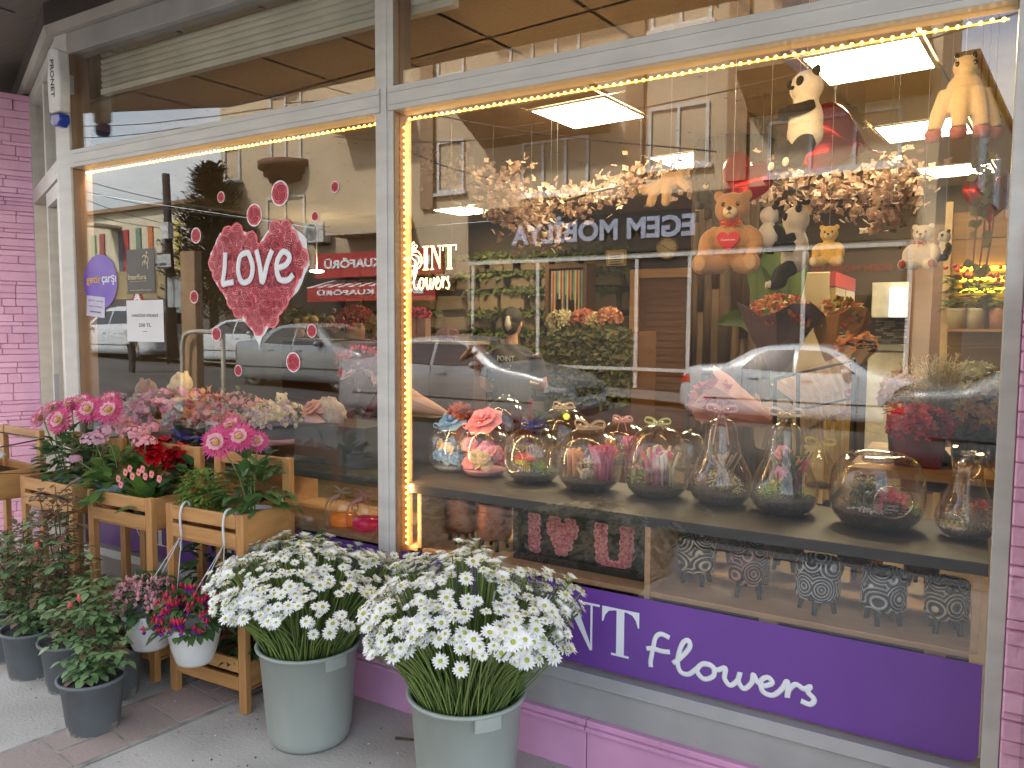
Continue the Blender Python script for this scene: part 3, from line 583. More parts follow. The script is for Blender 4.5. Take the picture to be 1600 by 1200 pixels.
# glazed bay at the left
for zb in (4.75,7.75,10.75):
    b=MB(); b.box((-16.5,-FD,zb-.5),(-14.0,-FD+.9,zb)); bb=b.build('bay',cream); pinv(bb,ab)
    f=MB()
    for i in range(5): x=-16.5+i*.6; f.box((x,-FD+.82,zb+.001),(x+.06,-FD+.9,zb+2.3))
    f.box((-16.5,-FD+.82,zb+.9),(-14.04,-FD+.895,zb+.97)); f.box((-16.5,-FD+.80,zb+2.301),(-14.0,-FD+.92,zb+2.5)); sub(f.build('glazing_bars',pvc),bb)
    sub(MB().box((-16.45,-FD+.84,zb+.002),(-14.05,-FD+.86,zb+2.29)).build('pane',dglass),bb); sub(MB().box((-16.46,-FD,zb+.002),(-16.42,-FD+.8,zb+2.29)).build('pane',dglass),bb)
    q=MB()
    for i in range(9): q.box((-16.9-(.12 if i%2 else 0),-FD+.001,zb-.1+i*.28),(-16.55,-FD+.07,zb+.1+i*.28))
    for i in range(3): q.tube([(-16.4+j*.4,-FD+.93+.25*math.sin(j/6*PI),zb-.12-i*.17) for j in range(7)],.065,6)
    sub(q.build('stone_trim',brickc),bb)
for zb in (6.75,9.8):  # small curved balconies
    b=MB()
    for i,(r,h) in enumerate(((1.0,.0),(1.0,-.22),(.86,-.24),(.86,-.55),(.6,-.6),(.55,-.75))): pass
    b.lathe([(0,.0),(1.0,.0),(1.0,-.2),(.84,-.22),(.84,-.42),(.7,-.45),(.66,-.62),(0,-.66)],18,M=T(-19.0,-FD-.15,zb)); cb=b.build('balcony',brickc); pinv(cb,ab)
    q=MB(); q.tube([(-19+.98*math.cos(a*.2618),-FD-.15+.98*math.sin(a*.2618),zb+.85) for a in range(13)],.02,5)
    for a in range(1,12): q.tube([(-19+.98*math.cos(a*.2618),-FD-.15+.98*math.sin(a*.2618),zb+.0) ,(-19+.98*math.cos(a*.2618),-FD-.15+.98*math.sin(a*.2618),zb+.85)],.012,4)
    sub(q.build('railing',iron),cb); awin(-19.7,-18.3,zb+.05,zb+2.1,2)
awin(-19.9,-18.2,3.6,5.7,2); awin(-21.9,-21.1,6.4,7.5,1); awin(-21.9,-21.1,9.4,10.5,1)
# ground floor shops, the shade inside painted as near-black slabs
gv=MB(); gv.box((-12.0,-FD,.15),(-1.3,-FD+.05,4.75)); pinv(gv.build('unlit_shop_panel',dark),ab)
q=MB()
for x in (-11.9,-9.9,-7.2,-5.9,-3.4,-1.4): q.box((x,-FD+.051,.2),(x+.09,-FD+.12,3.3))
q.box((-12,-FD+.051,3.3),(-1.3,-FD+.14,3.42)); q.box((-12,-FD+.121,.62),(-1.3,-FD+.16,.7)); pinv(q.build('shopfront_frame',pvc),ab)
q=MB(); q.box((-20.5,-FD,.4),(-13.2,-FD+.05,3.3)); pinv(q.build('unlit_shop_panel',dark),ab)
sg=thing('shop_sign','dark fascia sign with pale letters EGEM MOBİLYA over the opposite shop','shop sign',(-7,-FD+.1,4.2))
pinv(MB().box((-11.95,-FD+.06,3.45),(-1.35,-FD+.2,4.72)).build('fascia',mat('black fascia',(.018,.014,.010),rough=.45)),sg)
ltr=mat('pale blue letters',(.42,.46,.60),rough=.4)
pinv(text('EGEM MOBİLYA',(-8.15,-FD+.205,4.07),4.85,.66,ltr,face='+y',bold=.035,ex=.03),sg)
s2=thing('shop_sign','narrow pale sign with small letters EGEM MOBİLYA at the right of the fascia','shop sign',(-2.4,-FD+.3,2.7))
pinv(MB().box((-3.3,-FD+.2,2.35),(-1.5,-FD+.3,3.2)).build('panel',mat('brown panel',(.06,.045,.035),rough=.5)),s2)
pinv(text('EGEM MOBİLYA',(-2.4,-FD+.31,2.9),1.5,.17,mat('red letters',(.35,.04,.03),rough=.5),face='+y',bold=.03,ex=.01),s2)
redm=mat('red sign',(.40,.03,.03),rough=.45)
for z0,z1,y,lab,wd in ((3.05,3.75,-FD+.75,'red hairdresser sign reading KUAFÖRÜ under the glazed bay','KUAFÖRÜ'),(2.35,2.75,-FD+1.05,'lower red awning valance reading KUAFÖRÜ','KUAFÖRÜ')):
    t=thing('shop_sign',lab,'shop sign',(-15,y,z0)); pinv(MB().box((-17.1,y-.12,z0),(-12.4,y,z1)).build('panel',redm),t)
    pinv(text('BAYAN '+wd,(-14.75,y+.01,(z0+z1)/2+.06),3.9,(z1-z0)*.42,white,face='+y',bold=.03,ex=.01),t)
aw=MB()
for i in range(24): x=-17.1+i*.2; aw.add([(x,-FD+.05,3.02),(x+.2,-FD+.05,3.02),(x+.2,-FD+1.05,2.77),(x,-FD+1.05,2.77),(x,-FD+.05,3.0),(x+.2,-FD+.05,3.0),(x+.2,-FD+1.05,2.75),(x,-FD+1.05,2.75)],[(0,1,2,3),(4,7,6,5),(2,6,7,3),(3,7,4,0),(1,5,6,2)],i%2)
tag(aw.build('awning',[white,redm]),'red and white striped awning over the hairdresser','awning')
ac=thing('air_conditioner','white air conditioner unit on the wall beside the glazed bay','air conditioner',(-17.5,-FD+.2,4.3))
pinv(MB().box((-17.9,-FD+.05,4.15),(-17.1,-FD+.38,4.75)).build('casing',pvc,mods=[BEV(.02)]),ac)
q=MB()
for i in range(4): q.lathe([(.24-.055*i,0),(.215-.055*i,.0)],20,M=T(-17.6,-FD+.385,4.45)@rotm(-PI/2,0,0))
q.lathe([(.03,0),(.0,.01)],12,M=T(-17.6,-FD+.385,4.45)@rotm(-PI/2,0,0)); pinv(q.build('fan_grille',iron),ac); pinv(MB().box((-17.8,-FD,4.10),(-17.2,-FD+.4,4.149)).build('bracket',iron),ac)
# neighbour at the right, turned away
nb=thing('apartment_building','pale apartment building end wall with a flat parapet beyond the balconies','building',(3,-19,0))
pk=Q(1524,88,20.0); X=T(pk.x,-20,0)@rotm(0,0,.107); zt9=pk.z
pinv(MB().box((-9,-40,0),(0,0,zt9),M=X).build('wall',cream),nb); pinv(MB().box((-9.2,-40.2,zt9),(.12,.12,zt9+.16),M=X).build('parapet',tan),nb)
for i in range(4):
    w=MB().box((.001,-2.4-i*3.4,5.3),(.06,-1-i*3.4,6.8),M=X).build('window',pvc); pinv(w,nb); q=MB().box((.061,-2.32-i*3.4,5.38),(.07,-1.08-i*3.4,6.72),M=X).build('pane',dglass); q.parent=w; q.matrix_parent_inverse=Matrix.Translation(-Vector(nb.location))
# long low school building with coloured doors
sc=thing('school_building','long low cream building with coloured doors far down the street','building',(-60,-32,0))
sy=30.0; a=Q(340,400,sy); b_=Q(60,400,sy); zt=0; 
X0=a.x+4; X1=b_.x-6
scm=mat('pale school render',(.58,.53,.40),(.52,.47,.36),sc=.3,rough=.85)
zt1=Q(250,324,sy).z
pinv(MB().box((X1,-sy-10,0),(X0,-sy,zt1)).build('wall',scm),sc); pinv(MB().box((X1-.3,-sy-10.3,zt1),(X0+.3,-sy+.4,zt1+.25)).build('roof',tan),sc)
cols=[(.35,.10,.08),(.30,.42,.28),(.10,.12,.15),(.42,.05,.05),(.16,.26,.18),(.55,.17,.05),(.26,.2,.24),(.60,.48,.12)]
for px,ci in ((146,1),(160,0),(190,2),(198,3),(217,4),(236,5),(258,6),(278,7)):
    p0=Q(px-3.5,420,sy); p1=Q(px+4,420,sy); o=MB().box((p1.x,-sy,Q(px,424,sy).z),(p0.x,-sy+.08,Q(px,lerp(368,346,(px-146)/132),sy).z)).build('door',mat('door paint %d'%ci,cols[ci],rough=.6)); pinv(o,sc)
q=MB(); p0=Q(172,390,sy); p1=Q(190,390,sy); q.box((p1.x,-sy,Q(180,358,sy).z),(p0.x,-sy+2.0,Q(180,354,sy).z)); pinv(q.build('porch_roof',scm),sc)
ywl=tag(MB().box((-95,-27.3,-.5),(-23.5,-27,Q(250,421,27).z)).build('yard_wall',mat('ochre yard wall',(.36,.29,.15),(.3,.24,.13),sc=.5,rough=.85)),'ochre rendered yard wall below the low school building','wall')
ywg=tag(MB().box((-80,-20.2,-.5),(-24,-20,Q(250,466,20).z)).build('retaining_wall',mat('grey retaining wall',(.13,.125,.11),(.09,.085,.075),sc=.6,rough=.9)),'grey concrete retaining wall behind the parked white cars','wall')
# cypress
def P3(px,py,D): return Q(px,py,D)
def cypress():
    base=Q(332,520,14.2); top=Q(330,252,14.2); Hh=top.z-base.z+.2; t=thing('cypress_tree','dark ragged cypress tree between the low building and the apartments','tree',(base.x,-14.2,base.z-.3))
    b=MB(); b.tube([(0,0,0),(.05,0,Hh*.5),(0,0,Hh*.97)],[.16,.1,.02],8); b.build('trunk',mat('cypress bark',(.06,.04,.03),rough=.9,bump=.5),t)
    b=MB()
    for i in range(330):
        z=Hh*(.1+.88*R()**.9); rr=(1-z/Hh)**.75*2.0+.12; a=R()*6.28; L=rr*U(.55,1.12); p0=Vector((0,0,z)); p1=p0+Vector((math.cos(a)*L,math.sin(a)*L,L*U(.25,.7)))
        b.tube([p0,p1],.012,3,cap=False)
        for q in range(26):
            s_=U(.15,1.05); c=p0.lerp(p1,s_)+Vector((U(-.14,.14),U(-.14,.14),U(-.1,.14))); d=(p1-p0).normalized()+Vector((U(-.5,.5),U(-.5,.5),U(0,.7))); b.leaf(c,d,(0,0,1),U(.12,.26),U(.07,.12),n=1)
    b.build('crown',mat('cypress foliage',(.022,.030,.014),(.045,.055,.022),mode='island',rough=.8),t)
cypress()
# leafy tree behind the low wall, dark mass behind the parked cars
def bush(name,lab,c,r,n,cat='shrub',mt=None,th=True):
    t=thing(name,lab,cat,c); b=MB(); b.tube([(0,0,-.2),(0,0,r[2]*1.4)],.05,6); b.build('trunk',MT['cypress bark'],t); b=MB()
    for i in range(n):
        a=R()*6.28; p=math.acos(U(-1,1)); rr=U(.45,1)**.5*(1+.25*noise.noise(Vector((a*2,p*3,r[0])))); q=Vector((r[0]*rr*math.sin(p)*math.cos(a),r[1]*rr*math.sin(p)*math.sin(a),r[2]+r[2]*rr*math.cos(p)))
        b.leaf(q,(math.cos(a)+U(-.6,.6),math.sin(a)+U(-.6,.6),U(-.4,.9)),(0,0,1),U(.14,.26),U(.08,.14),n=1)
    b.build('foliage',mt or mat('street foliage',(.035,.06,.018),(.08,.10,.03),mode='island',rough=.7),t); return t
c=Q(420,560,13.6); bush('hedge_shrub','dark hedge shrub behind the silver saloon',(-17.3,-13.6,zstreet(-17,-13)),(1.9,.5,.9),1500)
bush('hedge_shrub','low shrub in front of the opposite shopfront',(-11.2,-13.9,.1),(.8,.5,.75),800)
# utility pole, wires
pb=Q(268,560,13.0); pt=Q(258,271,13.0)
up=thing('utility_pole','tall wooden utility pole carrying street cables and a paper notice','utility pole',(pb.x,-13,zstreet(pb.x,-13)))
pinv(MB().tube([(pb.x,-13,zstreet(pb.x,-13)),(pb.x-.12,-13,pt.z)],[.15,.11],10).build('pole',mat('weathered pole',(.035,.025,.02),rough=.9,bump=.3)),up)
n0=Q(272,462,12.8); pinv(MB().box((n0.x-.42,-12.82,Q(272,480,12.8).z),(n0.x+.28,-12.78,Q(272,432,12.8).z)).build('notice',mat('grey notice',(.33,.35,.36),(.25,.27,.28),sc=3,rough=.6)),up)
n0=Q(258,360,12.8); pinv(MB().box((n0.x-.2,-12.9,n0.z-.25),(n0.x+.2,-12.7,n0.z+.25)).build('junction_box',pvc),up)
wi=thing('overhead_cables','thin dark overhead cables strung across the street','cables',(pb.x,-13,6))
q=MB()
for (x0,y0,x1,y1,D1) in ((120,186,350,172,12),(120,205,345,183,12.5),(126,270,330,320,12),(126,287,330,330,12),(126,300,262,345,13),(126,322,262,352,13),(625,215,760,270,12),(626,150,1000,215,10),(640,130,1100,60,11),(640,205,880,190,11),(1000,150,1480,40,12)):
    a,b_=Q(x0,y0,D1),Q(x1,y1,D1); d=(b_-a); a=a-d*.6; b_=b_+d*.25; pts=[a.lerp(b_,i/12)+Vector((0,0,-.25*math.sin(PI*i/12))) for i in range(13)]; q.tube(pts,.016,4,cap=False)
pinv(q.build('cable',iron),wi)
rs_=thing('road_sign','dark framed direction board with white arrows beside the pole','road sign',tuple(Q(250,412,12.5)))
a,b_=Q(242,395,12.5),Q(262,419,12.5); pinv(MB().box((b_.x-.0,-12.55,b_.z),(a.x,-12.5,a.z)).build('board',mat('board black',(.03,.03,.035),rough=.5)),rs_); w_=a.x-b_.x
pinv(MB().box((b_.x+.12*abs(w_),-12.499,lerp(b_.z,a.z,.1)),(a.x-.12*abs(w_),-12.492,lerp(b_.z,a.z,.88))).build('plate',mat('plate grey',(.4,.42,.42),rough=.5)),rs_)
pinv(text('<<<<',((a.x+b_.x)/2,-12.485,lerp(b_.z,a.z,.27)),abs(w_)*.6,abs(a.z-b_.z)*.2,MT['board black'],face='+y',bold=.05),rs_)
pinv(MB().tube([((a.x+b_.x)/2,-12.58,0),((a.x+b_.x)/2,-12.58,a.z)],.035,6).build('post',iron),rs_)
ws=thing('road_sign','triangular red bordered warning sign with black pictogram','road sign',tuple(Q(213,470,12.6)))
c=Q(213,474,12.6); r=.62; b=MB(); b.poly([(r*math.sin(t),r*math.cos(t)) for t in (0,2.094,4.189)],.03,0,T(c.x,-12.6,c.z)); b.poly([(r*.68*math.sin(t),r*.68*math.cos(t)) for t in (0,2.094,4.189)],.03,1,T(c.x,-12.585,c.z)); b.box((c.x-.06,-12.556,c.z-.2),(c.x+.06,-12.55,c.z+.12),2)
pinv(b.build('triangle',[mat('sign red',(.45,.04,.02),rough=.4),white,MT['board black']]),ws); pinv(MB().tube([(c.x,-12.65,0),(c.x,-12.65,c.z)],.04,6).build('post',iron),ws)
# tall ochre post and hoop barrier on the pavement
p=Q(296,470,4.6); tag(MB().box((Q(309,500,4.6).x,-4.62,0),(Q(287,500,4.6).x,-4.5,Q(300,392,4.6).z)).build('square_post',mat('ochre post paint',(.33,.21,.11),(.25,.16,.09),sc=3,rough=.6)),'tall square ochre post at the kerb carrying nothing else','post')
hp=thing('hoop_barrier','curved cream steel hoop barrier by the kerb','barrier',(-9,-4.4,0)); p0=Q(279,600,4.4); p1=Q(312,520,4.4); zt_=Q(285,520,4.4).z
q=MB(); q.tube(cr([(p0.x,-4.4,0),(p0.x,-4.4,zt_*.7),(p0.x+.03,-4.4,zt_*.93),(p0.x+.16,-4.4,zt_),(p1.x,-4.4,zt_+.02),(p1.x+.4,-4.4,zt_)],5),.032,8); q.tube([(p1.x+.4,-4.4,0),(p1.x+.4,-4.4,zt_)],.032,8); pinv(q.build('tube',mat('cream steel',(.5,.45,.36),rough=.4)),hp)
# ---------------------------------------------------------------- cars
tyre=mat('tyre rubber',(.02,.02,.02),rough=.8); rimm=mat('alloy rim',(.42,.42,.43),(.3,.3,.3),sc=9,rough=.3,metal=.8); cglass=mat('car glass',(.018,.02,.022),(.03,.03,.03),sc=2,rough=.05,coat=.6); trimb=mat('black trim',(.02,.02,.02),rough=.5); lampc=mat('headlamp',(.62,.64,.68),rough=.08,coat=.8); lampr=mat('tail lamp',(.5,.012,.01),rough=.12,coat=.8); litlamp=mat('lit lamp',(1,.93,.8),emit=5)
SED=[(0,.60),(.012,.80),(.03,.98),(.06,1.03),(.16,1.07),(.20,1.10),(.30,1.36),(.36,1.425),(.46,1.46),(.56,1.445),(.62,1.38),(.74,1.04),(.78,.985),(.86,.93),(.93,.85),(.975,.74),(.99,.66),(1,.52)]
SUV=[(0,.7),(.012,1.0),(.03,1.3),(.06,1.55),(.10,1.66),(.2,1.71),(.45,1.72),(.56,1.67),(.62,1.55),(.74,1.17),(.8,1.12),(.9,1.06),(.96,.95),(.985,.8),(1,.6)]
def car(lab,paint,L=4.5,W=1.74,prof=SED,H=1.46,loc=(0,0,0),rz=0,wb=(.185,.80),plate=None,group=None,lit=False,front=True):
    t=thing('parked_car',lab,'car',loc,rz,group); hs=H/max(z for _,z in prof); ft=lambda u: interp(prof,u)*hs; belt=.66*H
    us=sorted(set([i/44 for i in range(45)]+[u for u,_ in prof])); b=MB(); vs=[];fs=[]; K=15
    def wid(u): 
        return W/2*(1-.30*max(0,(abs(u-.5)-.40)/.10)**2.2-.03*max(0,abs(u-.5)-.25))
    def halfw(u,z):
        w_=wid(u); zt=ft(u)
        if z<=belt: return w_*(1-.03*max(0,(z/belt-.75)/.25)-.05*max(0,.35-z/H)**1)
        return w_*(.97-.26*(z-belt)/(H-belt))
    for u in us:
        zt=ft(u); zb=.20 if .03<u<.97 else .30; ze=min(zt,9); side=[]
        for j in range(8): 
            z=lerp(zb,zt-.035,j/7); side.append((halfw(u,z) ,z))
        wt=halfw(u,zt-.035); side+=[(wt*.97,zt-.012),(wt*.90,zt+.002),(wt*.6,zt+.018),(0,zt+.026)]
        ring=[(0,zb-.02),(halfw(u,zb)*.85,zb-.02)]+side
        full=[(-y,z) for y,z in ring[::-1]]+ring[1:-1]
        vs+=[(u*L,y,z) for y,z in full]; n=len(full)
    for i in range(len(us)-1):
        for j in range(n): fs.append((i*n+j,i*n+(j+1)%n,(i+1)*n+(j+1)%n,(i+1)*n+j))
    fs.append(tuple(range(n))[::-1]); fs.append(tuple((len(us)-1)*n+j for j in range(n)))
    b.add(vs,fs,0,True); body=b.build('body',paint,t)
    bm=bmesh.new(); bm.from_mesh(body.data); bmesh.ops.recalc_face_normals(bm,faces=bm.faces); bm.to_mesh(body.data); bm.free()
    cut=MB(); wr=.33*H/1.46
    for u in wb: cut.lathe([(0,-W),(wr*1.14,-W),(wr*1.14,W),(0,W)],28,M=T(u*L,0,wr)@rotm(PI/2,0,0),sm=False)
    cu=cut.build('cut',paint); 
    bm=bmesh.new(); bm.from_mesh(cu.data); bmesh.ops.recalc_face_normals(bm,faces=bm.faces); bm.to_mesh(cu.data); bm.free()
    md=body.modifiers.new('b','BOOLEAN'); md.object=cu; md.operation='DIFFERENCE'; md.solver='EXACT'
    dg=bpy.context.evaluated_depsgraph_get(); me=bpy.data.meshes.new_from_object(body.evaluated_get(dg)); body.modifiers.clear(); body.data=me; bpy.data.objects.remove(cu)
    pinv0=lambda o: o
    # under-well core
    MB().box((L*.06,-W*.36,.22),(L*.94,W*.36,.55)).build('chassis',trimb,t)
    for u in wb:
        for s in (-1,1):
            X=T(u*L,s*(W/2-.12),wr)@rotm(PI/2,0,0) if s>0 else T(u*L,s*(W/2-.12),wr)@rotm(-PI/2,0,0)
            # local z points outwards (after sign)
            X=T(u*L,s*(W/2-.11),wr)@(rotm(-PI/2,0,0) if s>0 else rotm(PI/2,0,0))
            q=MB(); q.lathe([(0,-.10),(wr*.9,-.10),(wr,-.07),(wr,.06),(wr*.92,.095),(wr*.68,.10),(wr*.66,.06)],28,M=X); w_=q.build('wheel',tyre,t)
            q=MB(); q.lathe([(wr*.68,.09),(wr*.64,.075),(wr*.6,.02)],28,M=X); q.lathe([(0,.075),(wr*.1,.07),(wr*.14,.03)],12,M=X)
            for k_ in range(10): a=k_*PI/5; q.tube([X@Vector((wr*.1*math.cos(a),wr*.1*math.sin(a),.06)),X@Vector((wr*.62*math.cos(a+.12),wr*.62*math.sin(a+.12),.065))],wr*.035,5)
            q.build('rim',rimm,w_)
    def panel(name,pts,mt,sides=(1,-1),off=.006,th=.004,par=t):
        for s in sides:
            vs=[]; n=len(pts)
            ce=(sum(p[0] for p in pts)/n,sum(p[1] for p in pts)/n)
            g=[]
            for k_ in range(3):
                f=(1,.5,0)[k_]
                for u,z in pts: uu=lerp(ce[0],u,f); zz=lerp(ce[1],z,f)*hs0; vs.append((uu*L,s*(halfw(uu,zz)+off),zz))
            fs=[(r_*n+i,r_*n+(i+1)%n,(r_+1)*n+(i+1)%n,(r_+1)*n+i) for r_ in (0,) for i in range(n)]+[(n+i,n+(i+1)%n,2*n) for i in range(n)]
            m_=MB().add(vs[:2*n+1],fs,0,False); m_.build(name,mt,par,mods=[('SOLIDIFY',dict(thickness=th,offset=0))])
    hs0=H/1.46 if prof is SED else H/1.72
    if prof is SED:
        panel('side_window',[(.27,1.02),(.47,1.0),(.47,1.375),(.37,1.355),(.315,1.25)],cglass); panel('side_window',[(.485,1.0),(.70,1.0),(.60,1.32),(.57,1.36),(.485,1.375)],cglass)
        fw=(.625,.735); rw=(.21,.295); lz=(.60,.78)
    else:
        panel('side_window',[(.08,1.2),(.25,1.18),(.25,1.56),(.11,1.53)],cglass); panel('side_window',[(.265,1.18),(.47,1.16),(.47,1.58),(.265,1.57)],cglass); panel('side_window',[(.485,1.16),(.70,1.14),(.605,1.48),(.57,1.56),(.485,1.58)],cglass)
        fw=(.625,.735); rw=(.02,.055); lz=(.72,.92)
    for (u0,u1),nm in ((fw,'windscreen'),(rw,'rear_window')):
        vs=[];fs=[]
        for i in range(7):
            u=lerp(u0,u1,i/6)
            for j in range(9): 
                y=(j/4-1)*(halfw(u,ft(u)-.03)*.84); vs.append((u*L,y,ft(u)+.03-.02*abs(j/4-1)**2))
        for i in range(6):
            for j in range(8): a=i*9+j; fs.append((a,a+1,a+10,a+9))
        MB().add(vs,fs,0,True).build(nm,cglass,t,mods=[('SOLIDIFY',dict(thickness=.004))])
    panel('side_moulding',[(.12,.46),(.88,.46),(.88,.49),(.12,.49)],trimb,off=.004)
    for u in (.475,.71,.275): panel('door_gap',[(u,.30),(u+.002,.30),(u+.002,.97),(u,.97)],trimb,off=.002)
    for u in (.30,.505): panel('door_handle',[(u,.86),(u+.04,.86),(u+.04,.885),(u,.885)],trimb if paint.name=='x' else paint,off=.03,th=.012)
    panel('headlight',[(.925,lz[0]+.02),(.985,lz[0]),(.985,lz[0]+.10),(.925,lz[1]-.01)],litlamp if lit else lampc,off=.008); panel('tail_light',[(.012,lz[0]+.1),(.06,lz[0]+.14),(.055,lz[1]+.12),(.012,lz[1]+.06)],lampr,off=.008)
    zg=.56*hs; MB().box((L*.985,-W*.22,zg),(L*1.004,W*.22,zg+.13)).build('grille',trimb,t); MB().box((L*.99,-W*.36,.27),(L*1.006,W*.36,.36)).build('lower_grille',trimb,t)
    for s in (-1,1):
        MB().ell((L*.665,s*(W/2+.04),1.02*hs0),(.07,.1,.065),0,10,7).build('wing_mirror',paint,t)
    # number plates
    for xx,f in ((L+.010,'+x'),(-.008,'-x')):
        zp=.47 if f=='+x' else .78*hs; MB().cbox((xx-(.006 if f=='+x' else -.006),0,zp),(.012,.52,.11)).build('number_plate',white,t)
        if plate: text(plate,(xx+(.002 if f=='+x' else -.002),0,zp),.44,.07,ink,t,face=f,bold=.02)
    return t
silver=mat('silver grey paint',(.34,.36,.37),(.31,.33,.34),sc=1,rough=.28,metal=.45,coat=.7); steel=mat('blue grey paint',(.27,.30,.31),(.24,.27,.28),sc=1,rough=.25,metal=.4,coat=.7); wht=mat('white car paint',(.52,.56,.60),(.49,.53,.57),sc=1,rough=.22,coat=.8); dkg=mat('dark grey paint',(.10,.11,.12),sc=1,rough=.25,metal=.4,coat=.7)
# cars' near sides face the shop (+y)
def putcar(lab,paint,x0,ynear,z,flip=False,**k):
    W=k.get('W',1.74); L=k.get('L',4.5)
    return car(lab,paint,loc=(x0+(L if flip else 0),ynear-W/2,z),rz=PI if flip else 0,**k)
car1=putcar('silver grey saloon with a lit headlight driving past, mirrored right of the white mullion',silver,-9.95,-7.5,.03,L=4.72,H=1.46,plate='20 DJ 362',wb=(.19,.80))
c2=putcar('pale silver saloon with a red tail light, mirrored behind the terrariums',wht,-4.95,-11.5,-.10,L=4.44,H=1.47,wb=(.20,.795))
c3=putcar('grey saloon cut off by the right window post with a red tail light',steel,-1.05,-7.6,-.1,L=4.4)
c4=putcar('blue grey saloon parked between the heart sticker and the mullion',steel,-15.6,-9.9,.20,L=4.5,H=1.5,wb=(.19,.795))
c5=putcar('white tall estate car parked far left behind the paper notice',wht,-27.3,-12.6,.50,True,L=4.6,W=1.8,H=1.75,prof=SUV)
c6=putcar('white saloon half hidden behind the ochre kerb post',wht,-21.6,-13.2,.40,L=4.4)
sub(MB().ell((-9.95+4.70,-7.60,.33),.05,0,10,8).build('fog_lamp',mat('yellow fog lamp',(.9,.8,.1),emit=2.2)),car1)
# ================================================================ INSIDE THE SHOP
FZ=.12; CZ=3.17; BY=7.2
ceilm=mat('cream ceiling tile',(.42,.33,.22),(.36,.28,.18),sc=40,rough=.8,bump=.4,bs=55,st=(1,2.5,1)); wallb=mat('brown inner wall',(.055,.036,.022),(.04,.026,.016),sc=1.5,rough=.75); floorm=mat('beige shop floor tile',(.15,.105,.066),(.11,.078,.05),sc=1.5,rough=.35)
def struct(n,a,b,mt): return tag(MB().box(a,b).build(n,mt),kind='structure')
q=MB(); fp_=[(-4.55,.11),(1.5,.11),(1.5,BY),(-9.2,BY),(-9.2,1.95),(E0.x-.28,E0.y+.16)]
q.add([(x,y,-.05) for x,y in fp_]+[(x,y,FZ) for x,y in fp_],[(5,4,3,2,1,0),(6,7,8,9,10,11)]+[(i,(i+1)%6,(i+1)%6+6,i+6) for i in range(6)]); tag(q.build('shop_floor',floorm),kind='structure')
struct('wall_back',(-9.2,BY,-.05),(1.5,BY+.1,3.2),wallb); struct('wall_right',(1.4,.11,-.05),(1.5,BY,3.2),wallb); struct('wall_left',(-9.3,1.9,-.05),(-9.2,BY+.1,3.2),wallb)
q=MB(); q.box((.084,.101,-.05),(1.5,.109,3.3)); q.add([(-9.2,1.95,-.05),(E0.x-.3,E0.y+.15,-.05),(E0.x-.3,E0.y+.15,3.3),(-9.2,1.95,3.3)],[(0,1,2,3)]); tag(q.build('wall_front',wallb),kind='structure')
# ceiling tiles 60x60, grid turned slightly like the lamps
cg=math.radians(-5); cu=Vector((math.cos(cg),math.sin(cg),0)); cv=Vector((-cu.y,cu.x,0)); org=G(1356,98,CZ-.005)-cu*.3-cv*.3
lampcells=[]
for px,py in ((1356,98),(915,182),(1418,210),(1100,257),(1510,271),(1500,322),(1120,330),(700,330)):
    c=G(px,py,CZ-.005)-org; lampcells.append((math.floor(c.dot(cu)/.62),math.floor(c.dot(cv)/.62)))
q=MB(); vs=[]
for i in range(-18,6):
    for j in range(-8,14):
        if (i,j) in lampcells: continue
        a=org+cu*(.62*i+.012)+cv*(.62*j+.012); pts=[a,a+cu*.596,a+cu*.596+cv*.596,a+cv*.596]
        if any(p.x<-4.5 and (p-A0).dot(dn)>-.12 for p in pts): continue
        if all(p.y>.12 and -9.3<p.x<1.5 and p.y<BY+.3 for p in pts) or (max(p.y for p in pts)>.12 and min(p.y for p in pts)<.12 and -9.3<a.x<1.5):
            pts=[Vector((p.x,max(p.y,.10),CZ)) for p in pts]; q.add(pts+[p+Vector((0,0,.03)) for p in pts],[(0,3,2,1),(4,5,6,7)])
tag(q.build('ceiling',ceilm),kind='structure')
q=MB(); q.add([(x,y,CZ+.031) for x,y in fp_]+[(x,y,CZ+.06) for x,y in fp_],[(5,4,3,2,1,0),(6,7,8,9,10,11)]+[(i,(i+1)%6,(i+1)%6+6,i+6) for i in range(6)]); tag(q.build('ceiling_void',mat('ceiling grid dark',(.16,.12,.08),rough=.8)),kind='structure')
panelm=mat('lamp diffuser',(1,.82,.48),(1,.81,.47),emit=20)
for k_,(i,j) in enumerate(lampcells):
    a=org+cu*(.62*i+.31)+cv*(.62*j+.31); dist=['nearest square ceiling lamp, behind the big panda','square ceiling lamp at the left, under the balcony reflection','square ceiling lamp above the red heart balloon, right side','small square ceiling lamp over the brown teddy bear','far ceiling lamp right of the unicorn toy','farthest ceiling lamp above the yellow tubes','deep ceiling lamp behind the brown bear','ceiling lamp deep inside above the stone wall'][k_]
    t=thing('ceiling_lamp',dist,'ceiling lamp',(a.x,a.y,CZ),cg,'square lamps in the shop ceiling')
    MB().cbox((0,0,-.004),(.575,.575,.008)).build('diffuser',panelm,t); b=MB()
    for s in (-1,1): b.cbox((s*.298,0,-.003),(.02,.616,.012)); b.cbox((0,s*.298,-.003),(.576,.02,.012))
    b.build('frame',pvc,t)
